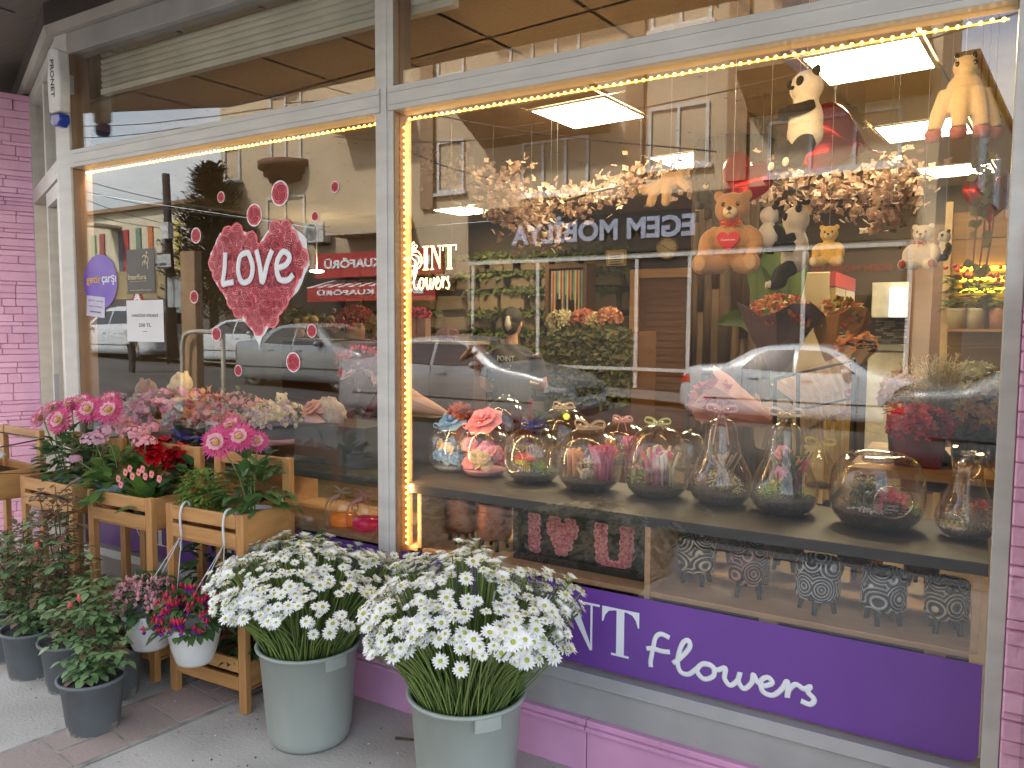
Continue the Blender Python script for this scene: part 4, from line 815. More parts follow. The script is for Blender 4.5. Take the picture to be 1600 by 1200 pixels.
# stone wall with moss
sw=thing('stone_wall','rustic stone wall with green moss in its joints at the back of the shop','stone wall',(-6,BY-.2,0)); b=MB(); z=FZ; ms=MB()
while z<2.62:
    hh=U(.2,.32); x=-9.1
    while x<-4.0:
        w_=U(.3,.62); x1=min(x+w_,-3.98); dp=U(.10,.2); e=.03; y1=BY-dp
        pts=[(x+e*U(.4,2),z+e*U(.4,2)),(x1-e*U(.4,2),z+e*U(.4,2)),(x1-e*U(.4,2),z+hh-e*U(.4,2)),(x+e*U(.4,2),z+hh-e*U(.4,2))]
        b.add([(p,BY-.01,r_) for p,r_ in pts]+[(lerp(p,(x+x1)/2,.06),y1+U(-.01,.01),lerp(r_,z+hh/2,.1)) for p,r_ in pts],[(4,5,6,7),(0,1,5,4),(1,2,6,5),(2,3,7,6),(3,0,4,7)]); 
        for i in range(48 if R()<.8 else 0): ms.leaf((U(x,x1),y1-U(-.03,.02),z+hh+U(-.05,.04)),(U(-1,1),-.6,U(-.6,.8)),(0,-1,.3),U(.06,.12),U(.04,.07),n=1)
        x=x1
    z+=hh
pinv(b.build('stones',mat('field stone',(.17,.125,.075),(.085,.06,.036),mode='island',rough=.85,bump=.6,bs=9),mods=[BEV(.02,2)]),sw); pinv(ms.build('moss',mat('moss',(.035,.055,.01),(.10,.11,.02),mode='island',rough=.9)),sw)
wood=mat('oak veneer',(.36,.20,.09),(.27,.14,.06),mode='wood',sc=3,st=(1,1,9),rough=.45); woodh=mat('warm plank',(.24,.125,.045),(.14,.068,.022),mode='wood',sc=2.2,st=(1,1,14),rough=.5)
# wooden door
dt=thing('inner_door','brown panelled wooden door in an oak frame at the back','door',(-3.5,BY,0)); x0,x1=-3.98,-3.02
q=MB(); q.box((x0,BY-.26,FZ),(x0+.12,BY-.02,2.4)); q.box((x1-.12,BY-.26,FZ),(x1,BY-.02,2.4)); q.box((x0+.12,BY-.26,2.28),(x1-.12,BY-.02,2.4)); pinv(q.build('frame',wood,mods=[BEV(.01)]),dt)
q=MB(); q.box((x0+.12,BY-.2,FZ),(x1-.12,BY-.16,2.28)); 
for i in range(22): q.box((x0+.22,BY-.212,FZ+.2+i*.09),(x1-.22,BY-.2005,FZ+.265+i*.09))
dl=pinv(q.build('leaf',mat('dark walnut',(.13,.055,.022),(.085,.035,.015),mode='wood',sc=3,st=(1,1,8),rough=.45)),dt); 
lv=MB().tube([(x1-.19,BY-.2,1.15),(x1-.19,BY-.26,1.15),(x1-.30,BY-.27,1.15)],.014,6).build('handle',alug); lv.parent=dl; lv.matrix_parent_inverse=Matrix.Translation(-Vector(dt.location))
# column dressed with bark slabs
cc=P(1140,520,3.9); tc_=thing('bark_column','column clad in upright slabs of dark bark with climbing flowers','column',(cc.x,3.9,FZ)); q=MB(); q.lathe([(.24,0),(.24,CZ-FZ-.01)],20); 
for i in range(26):
    a=i/26*2*PI; r=U(.045,.07); z=0
    while z<CZ-FZ-.4: h_=U(.8,1.9); h_=min(h_,CZ-FZ-z-.02); q.tube([(.27*math.cos(a)+U(-.015,.015),.27*math.sin(a),z),(.27*math.cos(a)+U(-.02,.02),.27*math.sin(a),z+h_*.5),(.27*math.cos(a),.27*math.sin(a),z+h_)],[r,r*U(.8,1.2),r*.9],7); z+=h_
q.build('bark_cladding',mat('bark slab',(.085,.045,.018),(.022,.013,.008),mode='wood',sc=3,st=(4,4,.8),rough=.85,bump=.9,bs=14),tc_)
blm=mat('cream blossom',(.27,.19,.125),(.28,.155,.12),mode='island',rough=.6,tl=.3)
def blossoms(b,pts,n,sp,sz=.033,m=0):
    n=int(n*.95)
    L=cr(pts,6)
    for i in range(n):
        k_=R()*(len(L)-1); a=L[int(k_)]; c=a+Vector((random.gauss(0,sp),random.gauss(0,sp),random.gauss(0,sp*.8)))
        ax=Vector((U(-1,1),U(-1,1),U(-1,1))).normalized(); uu=ax.orthogonal().normalized(); vv=ax.cross(uu)
        for j in range(4): b.leaf(c,uu*math.cos(j*1.57)+vv*math.sin(j*1.57)+ax*.3,ax,sz*U(.7,1.1),sz*.8,m,n=1,fold=.4)
def garland(lab,pl,n,sp,y,br=True):
    pts=[P(px,py,y+dy) for px,py,dy in pl]; t=thing('blossom_garland',lab,'garland',tuple(pts[0]),group='silk blossom garlands under the ceiling')
    q=MB(); q.tube(cr(pts,6),.012,5)
    for p in pts[::2]: q.tube([p,(p.x,p.y,CZ)],.0015,3,cap=False)
    pinv(q.build('branch',trimb),t); b=MB(); blossoms(b,pts,n,sp); pinv(b.build('blossoms',blm),t)
garland('silk blossom garland at the left under the ceiling, pale pink',[(650,240,.4),(700,262,.2),(740,290,0),(790,282,0),(830,320,.2),(800,352,.2)],520,.10,2.4)
garland('silk blossom cluster hanging lowest, beside the mirrored letters',[(770,320,0),(820,345,0),(860,365,.1)],260,.085,2.2)
garland('silk blossom garland in the middle under the ceiling',[(870,318,0),(930,300,0),(1000,285,.2),(1070,285,.2)],330,.09,2.6)
garland('silk blossom garland behind the pandas',[(1190,275,.2),(1250,300,0),(1300,312,0),(1345,305,0),(1400,290,.2),(1420,262,.5)],460,.09,2.5)
garland('thin blossom spray dangling left of the white and red toy dog',[(1400,290,.1),(1395,330,0),(1388,352,0)],130,.05,2.0)
# big leaf plant
bp_=thing('banana_plant','broad leaved banana plant beside the bark column','plant',tuple(G(1225,700,FZ))); bl=bp_.location; q=MB()
def bigleaf(b,p0,p1,p2,wd,m=0):
    L=cr([p0,p1,p2],8); n=len(L); vs=[];fs=[]
    for i,p in enumerate(L):
        t=i/(n-1); wv=wd*math.sin(PI*min(1,t*1.02+.02))**.7; d=(L[min(i+1,n-1)]-L[max(0,i-1)]).normalized(); s=d.cross(Vector((0,1,.2))).normalized(); vs+=[p+s*wv+Vector((0,-.03,0)),p,p-s*wv+Vector((0,-.03,0))]
    for i in range(n-1): a=3*i; fs+=[(a,a+1,a+4,a+3),(a+1,a+2,a+5,a+4)]
    b.add(vs,fs,m,True)
for (a1,b1,c1,wd) in (((1215,560),(1222,480),(1262,385),.12),((1215,560),(1200,470),(1170,400),.1),((1215,560),(1235,500),(1248,470),.14),((1215,560),(1170,500),(1120,505),.07),((1218,560),(1210,430),(1240,330),.11)):
    pts=[P(*p,3.2) for p in (a1,b1,c1)]; bigleaf(q,pts[0],pts[1],pts[2],wd)
pinv(q.build('leaves',mat('banana leaf',(.03,.065,.014),(.07,.10,.02),mode='noise',sc=6,rough=.4,tl=.3)),bp_); q=MB(); q.tube([P(1213,700,3.2),P(1215,560,3.2)],.05,8); pinv(q.build('stem',mat('green stem',(.08,.12,.03),rough=.6)),bp_)
# drinks style flower cooler
f0=P(1303,424,4.3); fx1=P(1303,500,4.3).x; fx0=P(1243,500,4.3).x; fr_=thing('flower_cooler','tall cream cooler with glass doors and a red top band','cooler',((fx0+fx1)/2,4.8,FZ)); fz=f0.z
crm=mat('cream enamel',(.50,.40,.24),sc=1,rough=.4)
q=MB(); q.box((fx0,4.3,FZ+.06),(fx1-.04,5.45,fz-.001)); pinv(q.build('cabinet',crm,mods=[BEV(.01)]),fr_)
pinv(MB().box((fx1-.0395,4.3,fz-.12),(fx1,5.45,fz)).build('top_band',redm),fr_)
for a,b_ in ((4.32,4.86),(4.89,5.43)):
    q=MB(); q.box((fx1-.0395,a,FZ+.1),(fx1,a+.05,fz-.125)); q.box((fx1-.0395,b_-.05,FZ+.1),(fx1,b_,fz-.125)); q.box((fx1-.0395,a+.05,FZ+.1),(fx1,b_-.05,FZ+.18)); q.box((fx1-.0395,a+.05,fz-.19),(fx1,b_-.05,fz-.125)); w_=pinv(q.build('door',mat('gold door frame',(.42,.3,.12),rough=.35,metal=.3)),fr_)
    o=MB().box((fx1-.02,a+.05,FZ+.18),(fx1-.015,b_-.05,fz-.19)).build('pane',dglass); o.parent=w_; o.matrix_parent_inverse=Matrix.Translation(-Vector(fr_.location))
# kitchen niche
kn=thing('kitchen_unit','white kitchen cupboards with a mosaic tile backsplash at the back right','kitchen unit',(-.9,BY-.3,FZ)); kx0,kx1=P(1358,500,6.6).x,P(1416,500,6.6).x
wcab=mat('white cupboard',(.45,.42,.36),rough=.4); pinv(MB().box((kx0,6.6,FZ),(kx1,BY,P(1380,548,6.6).z)).build('base_unit',wcab,mods=[BEV(.006)]),kn)
pinv(MB().box((kx0-.02,6.57,P(1380,548,6.6).z+.001),(kx1,BY,P(1380,543,6.6).z+.03)).build('worktop',mat('grey worktop',(.2,.19,.17),rough=.3)),kn)
pinv(MB().box((kx0,6.75,P(1380,496,6.6).z),(kx1,BY,P(1380,440,6.6).z)).build('wall_unit',wcab,mods=[BEV(.006)]),kn)
q=MB(); z0=P(1380,543,6.6).z+.04; z1=P(1380,497,6.6).z; 
for j in range(14):
    zz=lerp(z0,z1,j/14); x=kx0
    while x<kx1: w_=U(.05,.14); q.box((x,BY-.01,zz+.002),(min(x+w_,kx1)-.003,BY-.003,zz+(z1-z0)/14-.002),random.choice((0,1,2))); x+=w_
pinv(q.build('mosaic_tiles',[mat('mosaic a',(.05,.045,.04),rough=.3),mat('mosaic b',(.4,.36,.3),rough=.3),mat('mosaic c',(.18,.16,.13),rough=.3)]),kn)
a,b_=P(1389,495,6.7),P(1416,449,6.7); pinv(MB().box((a.x,6.70,a.z),(b_.x,6.74,b_.z)).build('lit_window',mat('daylit pane',(.9,.92,.85),emit=1.2)),kn)
q=MB(); a,b_=P(1418,500,5.6),P(1474,500,5.6); q.box((a.x,5.6,FZ),(b_.x,5.7,2.6)); pdr=thing('brown_partition','tall dark brown wooden partition beside the kitchen cupboards','partition',(a.x,5.6,FZ)); pinv(q.build('panel',MT['dark walnut']),pdr)
pinv(MB().box((b_.x+.001,5.55,FZ),(b_.x+.05,5.72,2.6)).build('edge_post',wcab),pdr)
# plank wall with yellow tubes and plant shelf
WY=4.2; a=P(1482,500,WY); pw=thing('plank_wall','wall of warm horizontal planks at the right of the shop','plank wall',(.5,WY,FZ)); q=MB()
for i in range(12): q.box((a.x,WY,FZ+i*.2+.003),(1.39,WY+.05,FZ+i*.2+.197))
pinv(q.build('planks',woodh),pw); pinv(MB().box((a.x-.05,WY-.02,FZ),(a.x-.002,WY+.07,2.6)).build('end_post',mat('pale post',(.5,.36,.2),rough=.5)),pw)
ylw=mat('yellow light tube',(1,.82,.02),emit=4)
for py in (420,437,454): z=P(1530,py,WY).z; tag(MB().tube([(a.x+.06,WY-.03,z),(1.2,WY-.03,z)],.014,8).build('light_tube',ylw),{420:'topmost of three glowing yellow tubes on the plank wall',437:'middle one of three glowing yellow tubes on the plank wall',454:'lowest of three glowing yellow tubes on the plank wall'}[py],'light tube','yellow tubes on the plank wall')
sz=P(1530,514,WY-.2).z; tag(MB().box((a.x,WY-.26,sz-.02),(1.2,WY-.001,sz)).build('wall_shelf',wood),'narrow wooden shelf carrying three potted plants on the plank wall','shelf')
leafd=mat('deep green leaf',(.03,.075,.02),(.07,.13,.035),mode='island',rough=.45,tl=.2); stemm=mat('stem green',(.10,.16,.04),(.14,.2,.06),mode='island',rough=.6); redf=mat('red petal',(.5,.03,.02),(.35,.01,.015),mode='island',rough=.5,tl=.2)
for px,lab,cl in ((1495,'left pot of red flowering plant on the wall shelf, cream pot',(.45,.4,.28)),(1524,'middle pot with a thin plant on the wall shelf, cream pot',(.45,.4,.28)),(1560,'right pot with leafy plant on the wall shelf, pink pot',(.5,.25,.2))):
    c=P(px,512,WY-.14); t=thing('potted_plant',lab,'potted plant',(c.x,c.y,sz)); MB().lathe([(.0,.001),(.055,.002),(.07,.13),(.075,.15),(.068,.15),(.064,.12),(0,.12)],16).build('pot',mat('pot %d'%px,cl,rough=.5),t)
    b=MB(); f=MB()
    for i in range(60): a_=R()*6.28; z=U(.15,.38); r=U(.02,.13); b.leaf((r*math.cos(a_)*.5,r*math.sin(a_)*.5,z),(math.cos(a_),math.sin(a_),U(-.2,.6)),(0,0,1),U(.07,.12),U(.04,.06))
    for i in range(14): f.ell((U(-.12,.12),U(-.12,.12),U(.3,.46)),.016,0,6,4)
    b.build('foliage',leafd,t); f.build('flower',redf,t)
# ribbon cabinet, certificate, clock, shelf boards on the back wall
rc=thing('ribbon_rack','wooden rack hung with coloured ribbons on the stone wall','rack',(-5.3,BY-.35,1.2)); a,b_=P(856,502,6.8),P(921,412,6.8); q=MB(); q.box((a.x,6.72,a.z),(a.x+.05,7.0,b_.z)); q.box((b_.x-.05,6.72,a.z),(b_.x,7.0,b_.z)); q.box((a.x+.05,6.72,b_.z-.05),(b_.x-.05,7.0,b_.z)); q.box((a.x+.05,6.95,a.z),(b_.x-.05,7.0,b_.z-.05)); pinv(q.build('frame',MT['dark walnut']),rc)
q=MB()
for i in range(20): x=lerp(a.x+.08,b_.x-.08,i/19); l=U(.35,.95); q.box((x-.012,6.75,b_.z-.08-l*(b_.z-a.z)*.9),(x+.012,6.754,b_.z-.08),i%5)
pinv(q.build('ribbons',[mat('ribbon %d'%i,c,rough=.4) for i,c in enumerate([(.5,.45,.3),(.35,.04,.04),(.5,.3,.05),(.05,.1,.25),(.2,.3,.1)])]),rc)
a,b_=P(948,416,6.95),P(979,390,6.95); t=thing('certificate','framed certificate hanging left of the clock','certificate',(a.x,6.95,a.z)); pinv(MB().box((a.x,6.93,a.z),(b_.x,6.96,b_.z)).build('frame',mat('gold frame',(.4,.25,.08),rough=.4)),t); o=MB().box((a.x+.03,6.922,a.z+.03),(b_.x-.03,6.9299,b_.z-.03)).build('sheet',mat('aged paper',(.5,.42,.25),rough=.6)); pinv(o,t)
q=MB()
for i in range(5): q.box((a.x+.06,6.919,b_.z-.07-i*.03),(b_.x-.06-.02*(i%2),6.9215,b_.z-.06-i*.03))
pinv(q.build('print',ink),t)
c=P(1043,388,6.9); t=thing('wall_clock','round cream wall clock above the inner door','clock',tuple(c)); X=T(c)@rotm(PI/2,0,0); r=.14
pinv(MB().lathe([(0,0),(r,0),(r,.03),(r*.9,.035),(r*.88,.02),(0,.02)],28,M=X).build('case',mat('clock rim',(.22,.13,.05),rough=.4)),t); pinv(MB().lathe([(r*.86,.0215),(0,.0215)],28,M=X).build('dial',mat('dial cream',(.5,.4,.22),rough=.6)),t)
q=MB()
for i in range(12): q.box((-.003,r*.68,.022),(.003,r*.8,.024),M=X@rotm(0,0,i*PI/6))
q.box((-.004,-.01,.0245),(.004,r*.5,.026),M=X@rotm(0,0,1.0)); q.box((-.003,-.01,.0265),(.003,r*.7,.028),M=X@rotm(0,0,-2.1)); pinv(q.build('hands_and_marks',ink),t)
# mossy counter with bouquets on it
cy0=4.0; a,b_=P(880,600,cy0),P(988,518,cy0); ct=thing('sales_counter','sales counter faced with green plants and topped with bouquets','counter',((a.x+b_.x)/2,cy0+.3,FZ)); pinv(MB().box((a.x-.1,cy0,FZ),(b_.x,cy0+.6,b_.z)).build('carcass',MT['dark walnut']),ct); q=MB()
for i in range(1500): q.leaf((U(a.x-.1,b_.x),cy0-U(.0,.06),U(.95,b_.z+.03)),(U(-1,1),-.7,U(-1,.6)),(0,-1,.2),U(.05,.11),U(.03,.05),n=1)
pinv(q.build('plant_facing',mat('plant wall leaf',(.012,.028,.005),(.11,.09,.018),mode='island',rough=.6)),ct)
def flowerball(b,c,r,n,sz,m=0):
    for i in range(n):
        p=math.acos(U(-.3,1)); a_=R()*6.28; d=Vector((math.sin(p)*math.cos(a_),math.sin(p)*math.sin(a_),math.cos(p)))
        for j in range(3): b.leaf(Vector(c)+Vector((d.x*r[0],d.y*r[1],d.z*r[2])),(d.x+U(-.9,.9),d.y+U(-.9,.9),d.z+U(-.9,.9)),d,sz,sz*.7,m,n=1,fold=.5)
for px,py,r,c,lab in ((878,505,.13,(.6,.52,.3),'cream bouquet at the left end of the sales counter'),(912,500,.10,(.55,.2,.12),'coral bouquet in the middle of the sales counter'),(932,505,.10,(.6,.48,.28),'pale yellow bouquet on the sales counter'),(952,498,.10,(.5,.22,.13),'salmon bouquet at the right end of the sales counter')):
    p=P(px,py,cy0+.2); t=thing('bouquet',lab,'bouquet',(p.x,p.y,b_.z),group='bouquets on the sales counter'); q=MB(); flowerball(q,(0,0,p.z-b_.z),(r,r,r*.8),150,.045); q.build('flowers',mat('counter flower %d'%px,c,[x*.7 for x in c],mode='island',rough=.6,tl=.2),t); q=MB(); q.lathe([(.03,.001),(.07,max(.05,p.z-b_.z))],10); q.build('wrap',leafd,t)
# ================================================================ figure helper (people)
def limb(b,pts,r,n=10,m=0): b.tube(cr(pts,4),[interp([(i/(len(r)-1),x) for i,x in enumerate(r)],k_/((len(pts)-1)*4)) for k_ in range((len(pts)-1)*4+1)],n,m)
REM=lambda v: [('REMESH',dict(mode='VOXEL',voxel_size=v,use_smooth_shade=True)),('SMOOTH',dict(factor=.5,iterations=4))]
def hand(b,w,d,up,s=1,curl=.5):
    w=Vector(w); d=Vector(d).normalized(); up=Vector(up).normalized(); side=d.cross(up).normalized(); b.ell(w+d*.045*s,(.022*s,.022*s,.022*s)); b.tube([w,w+d*.045*s,w+d*.085*s],[.022*s,.036*s,.034*s],10)
    for k_,(o,l) in enumerate(((-.027,.062),(-.009,.072),(.009,.068),(.026,.052))):
        p=w+d*.085*s+side*o*s; q=p+(d-up*curl*.5).normalized()*l*.5*s; e=q+(d-up*curl*1.4).normalized()*l*.5*s; b.tube([p-d*.02*s,p,q,e],[.011*s,.0105*s,.0095*s,.007*s],7)
    p=w+d*.03*s-side*.032*s; b.tube([w+d*.01*s-side*.01*s,p,p+(d*.7-side*.5-up*.3).normalized()*.045*s],[.014*s,.013*s,.009*s],7)
def person(lab,loc,rz,shirt,pants,skin,hair,arms,lean=0,textb=None,hs=1.0,bun=True):
    t=thing('person',lab,'person',loc,rz); b=MB(); sk=skin
    b.ell((0,-.01,1.56),(.075,.095,.115),n=20,k=14); b.ell((0,-.085,1.50),(.045,.03,.045)); b.ell((0,-.105,1.545),(.012,.02,.018)); b.ell((.075,.0,1.55),(.012,.02,.03)); b.ell((-.075,0,1.55),(.012,.02,.03))
    limb(b,[(0,.01,1.36),(0,.005,1.50)],[.052,.05]); b.ell((0,.01,1.28),(.16,.09,.10)); b.tube([(0,0,1.36),(0,.01,1.2),(0,.01,1.0),(0,.01,.88)],[.06,.15,.125,.15],16)
    for s in (-1,1):
        limb(b,[(s*.09,.01,.9),(s*.105,-.01,.5),(s*.11,.015,.08)],[.085,.055,.038]); b.ell((s*.115,-.06,.035),(.045,.12,.035))
    for a_ in arms:
        limb(b,[a_[0],a_[1],a_[2]],[.046,.038,.026]); hand(b,a_[2],Vector(a_[2])-Vector(a_[1]),(0,0,1))
    b.build('body',sk,t,mods=[('REMESH',dict(mode='VOXEL',voxel_size=.0065,use_smooth_shade=True))])
    c=MB(); c.tube([(0,.01,1.385),(0,.01,1.34),(0,.01,1.24),(0,.01,1.05),(0,.01,.86)],[.065,.125,.178,.155,.178],20); c.ell((0,.01,1.30),(.19,.10,.085))
    for a_ in arms: 
        m_=Vector(a_[0]).lerp(Vector(a_[1]),.75); c.tube([a_[0],m_],[.068,.062],12)
    c.M=Matrix.Scale(1,4); c.build('shirt',shirt,t,mods=REM(.012))
    c=MB(); c.ell((0,.01,.90),(.165,.115,.12))
    for s in (-1,1): limb(c,[(s*.085,.01,.92),(s*.105,-.01,.5),(s*.11,.015,.09)],[.105,.075,.062])
    c.build('trousers',pants,t,mods=REM(.014))
    c=MB()
    for s in (-1,1): c.ell((s*.115,-.07,.04),(.055,.14,.045)); 
    c.build('shoes',trimb,t)
    h=MB(); h.ell((0,.02,1.60),(.088,.10,.10),nz=.08,n=18,k=12); h.ell((0,.06,1.54),(.07,.06,.08)); h.build('hair',hair,t)
    f=MB()
    for s in (-1,1): f.ell((s*.03,-.098,1.565),(.011,.007,.007),0,8,6)
    f.box((-.02,-.112,1.497),(.02,-.108,1.503),1); f.build('eyes_and_mouth',[ink,mat('lip',(.4,.12,.1),rough=.5)],t)
    return t
skin=mat('skin',(.52,.30,.19),(.48,.27,.17),sc=6,rough=.5); blackhair=mat('black hair',(.012,.01,.009),(.03,.022,.016),sc=30,rough=.5,bump=.6,bs=60,st=(6,6,1)); blk=mat('charcoal tshirt',(.045,.038,.036),(.035,.03,.028),sc=6,rough=.85,bump=.2,bs=30); maroon=mat('maroon trousers',(.16,.018,.02),(.12,.014,.016),sc=6,rough=.8)
sp=P(800,600,3.1); per=person('shop assistant seen from behind in charcoal t-shirt, hair clipped up',(sp.x,3.1,FZ),PI+.25,blk,maroon,skin,blackhair,[[(-.19,0,1.30),(-.26,-.06,1.04),(-.10,-.26,1.03)],[(.19,0,1.30),(.25,-.0,1.03),(.14,-.24,.98)]])
q=MB(); q.tube([(.0,.12,1.50),(.0,.135,1.55),(0,.13,1.62)],[.012,.03,.012],6)
for i in range(7): q.tube([(-.03,.125,1.52+i*.015),(.03,.125,1.52+i*.015)],.003,4)
q.build('hair_clip',mat('cream clip',(.6,.55,.45),rough=.3),per)
M_=T(0,.122,1.27)@rotm(PI/2,0,PI)
for s,z,w_,h_ in (('POINT',1.27,.15,.045),('Flowers',1.215,.09,.022),('DESIGN',1.185,.07,.018)):
    me=textmesh(s,w_,h_,.01); me.materials.append(white); me.transform(T(0,.196,z)@rotm(PI/2,0,PI)); o=link('lettering',me,per); 
    for v in me.vertices: v.co.y=.186-.9*v.co.x**2 - (.0 if z>1.24 else .006)
ped=person('pedestrian in dark trousers and white top standing by the white car',(Q(203,570,10.0).x,-10.0,zstreet(-16,-10)-.1),.4,mat('white top',(.55,.55,.55),rough=.8),mat('black trousers',(.02,.02,.022),rough=.8),skin,blackhair,[[(-.19,0,1.30),(-.25,.02,1.05),(-.24,-.08,.82)],[(.19,0,1.30),(.25,.02,1.05),(.24,-.08,.82)]])
# driver's forearm resting on the door
q=MB(); a=Vector(car1.location)+Vector((4.72*.60,1.74/2-.12,1.06)); limb(q,[a+Vector((-.10,-.25,.0)),a+Vector((-.02,.0,.03)),a+Vector((.13,.06,.17))],[.05,.045,.03]); hand(q,a+Vector((.13,.06,.17)),(.6,.1,.7),(0,1,0)); drv=q.build('person',skin); tag(drv,"driver's bare forearm leaning out of the silver saloon's window",'person')
# ================================================================ DISPLAY CABINET AND ITS GOODS
CT=.968; gtop=mat('grey laminate',(.050,.048,.048),(.040,.039,.039),sc=6,rough=.55,st=(1,6,1)); oakc=mat('cabinet oak',(.50,.30,.17),(.38,.22,.12),mode='wood',sc=4,st=(1.5,6,12),rough=.5,bump=.05); drk=mat('cabinet gap shade',(.02,.016,.014),rough=.7)
cb=thing('display_cabinet','low oak display cabinet with a grey top running behind both windows','cabinet',(-2,.3,0))
cbx=lambda n,a,b,mt,bv=.002: pinv(MB().box(a,b).build(n,mt,mods=[BEV(bv)] if bv else ()),cb)
cbx('top',(-4.35,.075,CT-.038),(.036,.60,CT),gtop)
for x in (-4.35,-3.2,-2.075,-1.03,.0):
    cbx('divider',(x,.085,.0 if x==-1.03 else .688),(x+.022,.59,CT-.039),oakc)
for a,b_ in ((-4.327,-3.201),(-3.177,-2.076),(-2.052,-1.031),(-1.007,-.001)):
    cbx('lower_shelf',(a,.088,.67),(b_,.58,.69),oakc); cbx('gap_shade_panel',(a,.13,.1),(b_,.14,.668),drk,0)  # near-black sheet paints the shade of the gap under the shelf
for x in (-1.6,-.62,-.12,-2.9,-3.8): cbx('foot_block',(x,.10,.55),(x+.06,.129,.669),oakc)
tglass=glass('blown glass',.075,(.985,.975,.95),0,pw=2.6)
soil=mat('dark potting soil',(.035,.03,.028),(.07,.065,.06),sc=60,rough=.95,bump=.6,bs=120)
PR={'sphere':[(0.45, 0.0), (0.66, 0.055), (0.9, 0.33), (1, 0.77), (0.98, 1.122), (0.84, 1.496), (0.58, 1.76), (0.4, 1.848), (0.38, 1.914), (0.42, 1.947)],
 'pear':[(0.5, 0.0), (0.66, 0.037), (0.9, 0.246), (1, 0.592), (0.97, 0.924), (0.8, 1.331), (0.62, 1.725), (0.52, 2.156), (0.46, 2.526), (0.32, 2.735), (0.2, 2.796), (0.18, 2.981), (0.24, 3.08)],
 'egg':[(0.5, 0.0), (0.68, 0.048), (0.92, 0.288), (1, 0.696), (0.98, 1.14), (0.86, 1.62), (0.62, 2.016), (0.34, 2.208), (0.2, 2.244), (0.18, 2.316)],
 'apple':[(0.45, 0.0), (0.66, 0.034), (0.92, 0.291), (1.0, 0.694), (0.98, 1.098), (0.86, 1.456), (0.68, 1.635), (0.48, 1.68), (0.34, 1.613), (0.3, 1.568)],
 'bottle':[(.85,0),(1,.05),(1,1.3),(.95,1.9),(.6,2.5),(.28,3.0),(.22,3.4)]}
def rcol(n,c,c2=None,**k): return mat(n,c,c2,mode='island',rough=.6,tl=.2,**k)
def bow(b,c,s,m=0,tails=.8,ang=0):
    c=Vector(c); X=T(c)@rotm(0,0,ang)
    for sd in (-1,1):
        L=cr([(0,0,0),(sd*.35*s,-.02*s,.28*s),(sd*.75*s,0,.30*s),(sd*.8*s,.02*s,.05*s),(sd*.4*s,.0,-.02*s),(0,0,0)],4)
        ribbon(b,[X@p for p in L],.16*s,m,(0,-1,.2)); ribbon(b,[X@p for p in cr([(0,0,0),(sd*.25*s,-.05*s,-.25*s*tails),(sd*.42*s,-.03*s,-.75*s*tails)],4)],.13*s,m,(0,-1,.2))
    b.ell(c,(.12*s,.10*s,.12*s),m,8,6)
def ribbon(b,pts,w,m=0,nrm=(0,-1,0)):
    vs=[];fs=[]; n=len(pts); nv=Vector(nrm)
    for i,p in enumerate(pts):
        d=(Vector(pts[min(i+1,n-1)])-Vector(pts[max(0,i-1)])); d=d.normalized() if d.length>1e-6 else Vector((1,0,0)); s=d.cross(nv); s=s.normalized() if s.length>.05 else Vector((0,0,1)); s=(s+Vector((0,.7,0))).normalized(); vs+=[Vector(p)+s*w/2,Vector(p)-s*w/2]
    for i in range(n-1): a=2*i; fs.append((a,a+1,a+3,a+2))
    b.add(vs,fs,m,True)
def fabricrose(b,c,r,m=0,ax=(0,-.6,.8)):
    ax=Vector(ax).normalized(); u=ax.orthogonal().normalized(); v=ax.cross(u)
    for k_,(rr,n,up) in enumerate(((1,7,.1),(.72,6,.35),(.48,5,.55),(.26,4,.7))):
        for i in range(n):
            a=i/n*2*PI+k_*.7; d=u*math.cos(a)+v*math.sin(a); b.leaf(Vector(c)+d*r*rr*.25+ax*up*r*.3,d*rr+ax*up,ax,r*rr*.95,r*rr*1.15,m,fold=-.25,curl=.3)
    b.ell(Vector(c)+ax*r*.25,r*.2,m,8,6)
def strands(b,c,n,r,h,m,tk=.004,lean=.3):
    for i in range(n):
        a=R()*6.28; q=Vector(c)+Vector((r*R()*math.cos(a),r*R()*math.sin(a),0)); L=[q,q+Vector((U(-.1,.1)*h*lean,U(-.1,.1)*h*lean,h*.5)),q+Vector((U(-1,1)*h*lean,U(-1,1)*h*lean,h*U(.8,1)))]; b.tube(L,[tk*.7,tk,tk*U(.8,1.6)],5,m,cap=True)
def clump(b,c,r,n,sz,m): 
    for i in range(n):
        p=math.acos(U(-.2,1)); a=R()*6.28; d=Vector((math.sin(p)*math.cos(a),math.sin(p)*math.sin(a),math.cos(p))); b.leaf(Vector(c)+d*r*U(.4,1),(d.x+U(-.6,.6),d.y+U(-.6,.6),d.z+U(-.3,.8)),(0,0,1),sz,sz*.6,m,n=1)
def roses(b,c,rx,rz,n,r,ms):
    for i in range(n):
        a=R()*6.28; rr=R()**.5; fabricrose(b,Vector(c)+Vector((rx*rr*math.cos(a),rx*rr*math.sin(a),U(-.3,1)*rz)),r*U(.7,1.1),random.choice(ms),(U(-.6,.6),-.8,U(.1,.9)))
goldrib=mat('gold edged ribbon',(.62,.50,.38),(.55,.42,.3),sc=8,rough=.35,tl=.3)
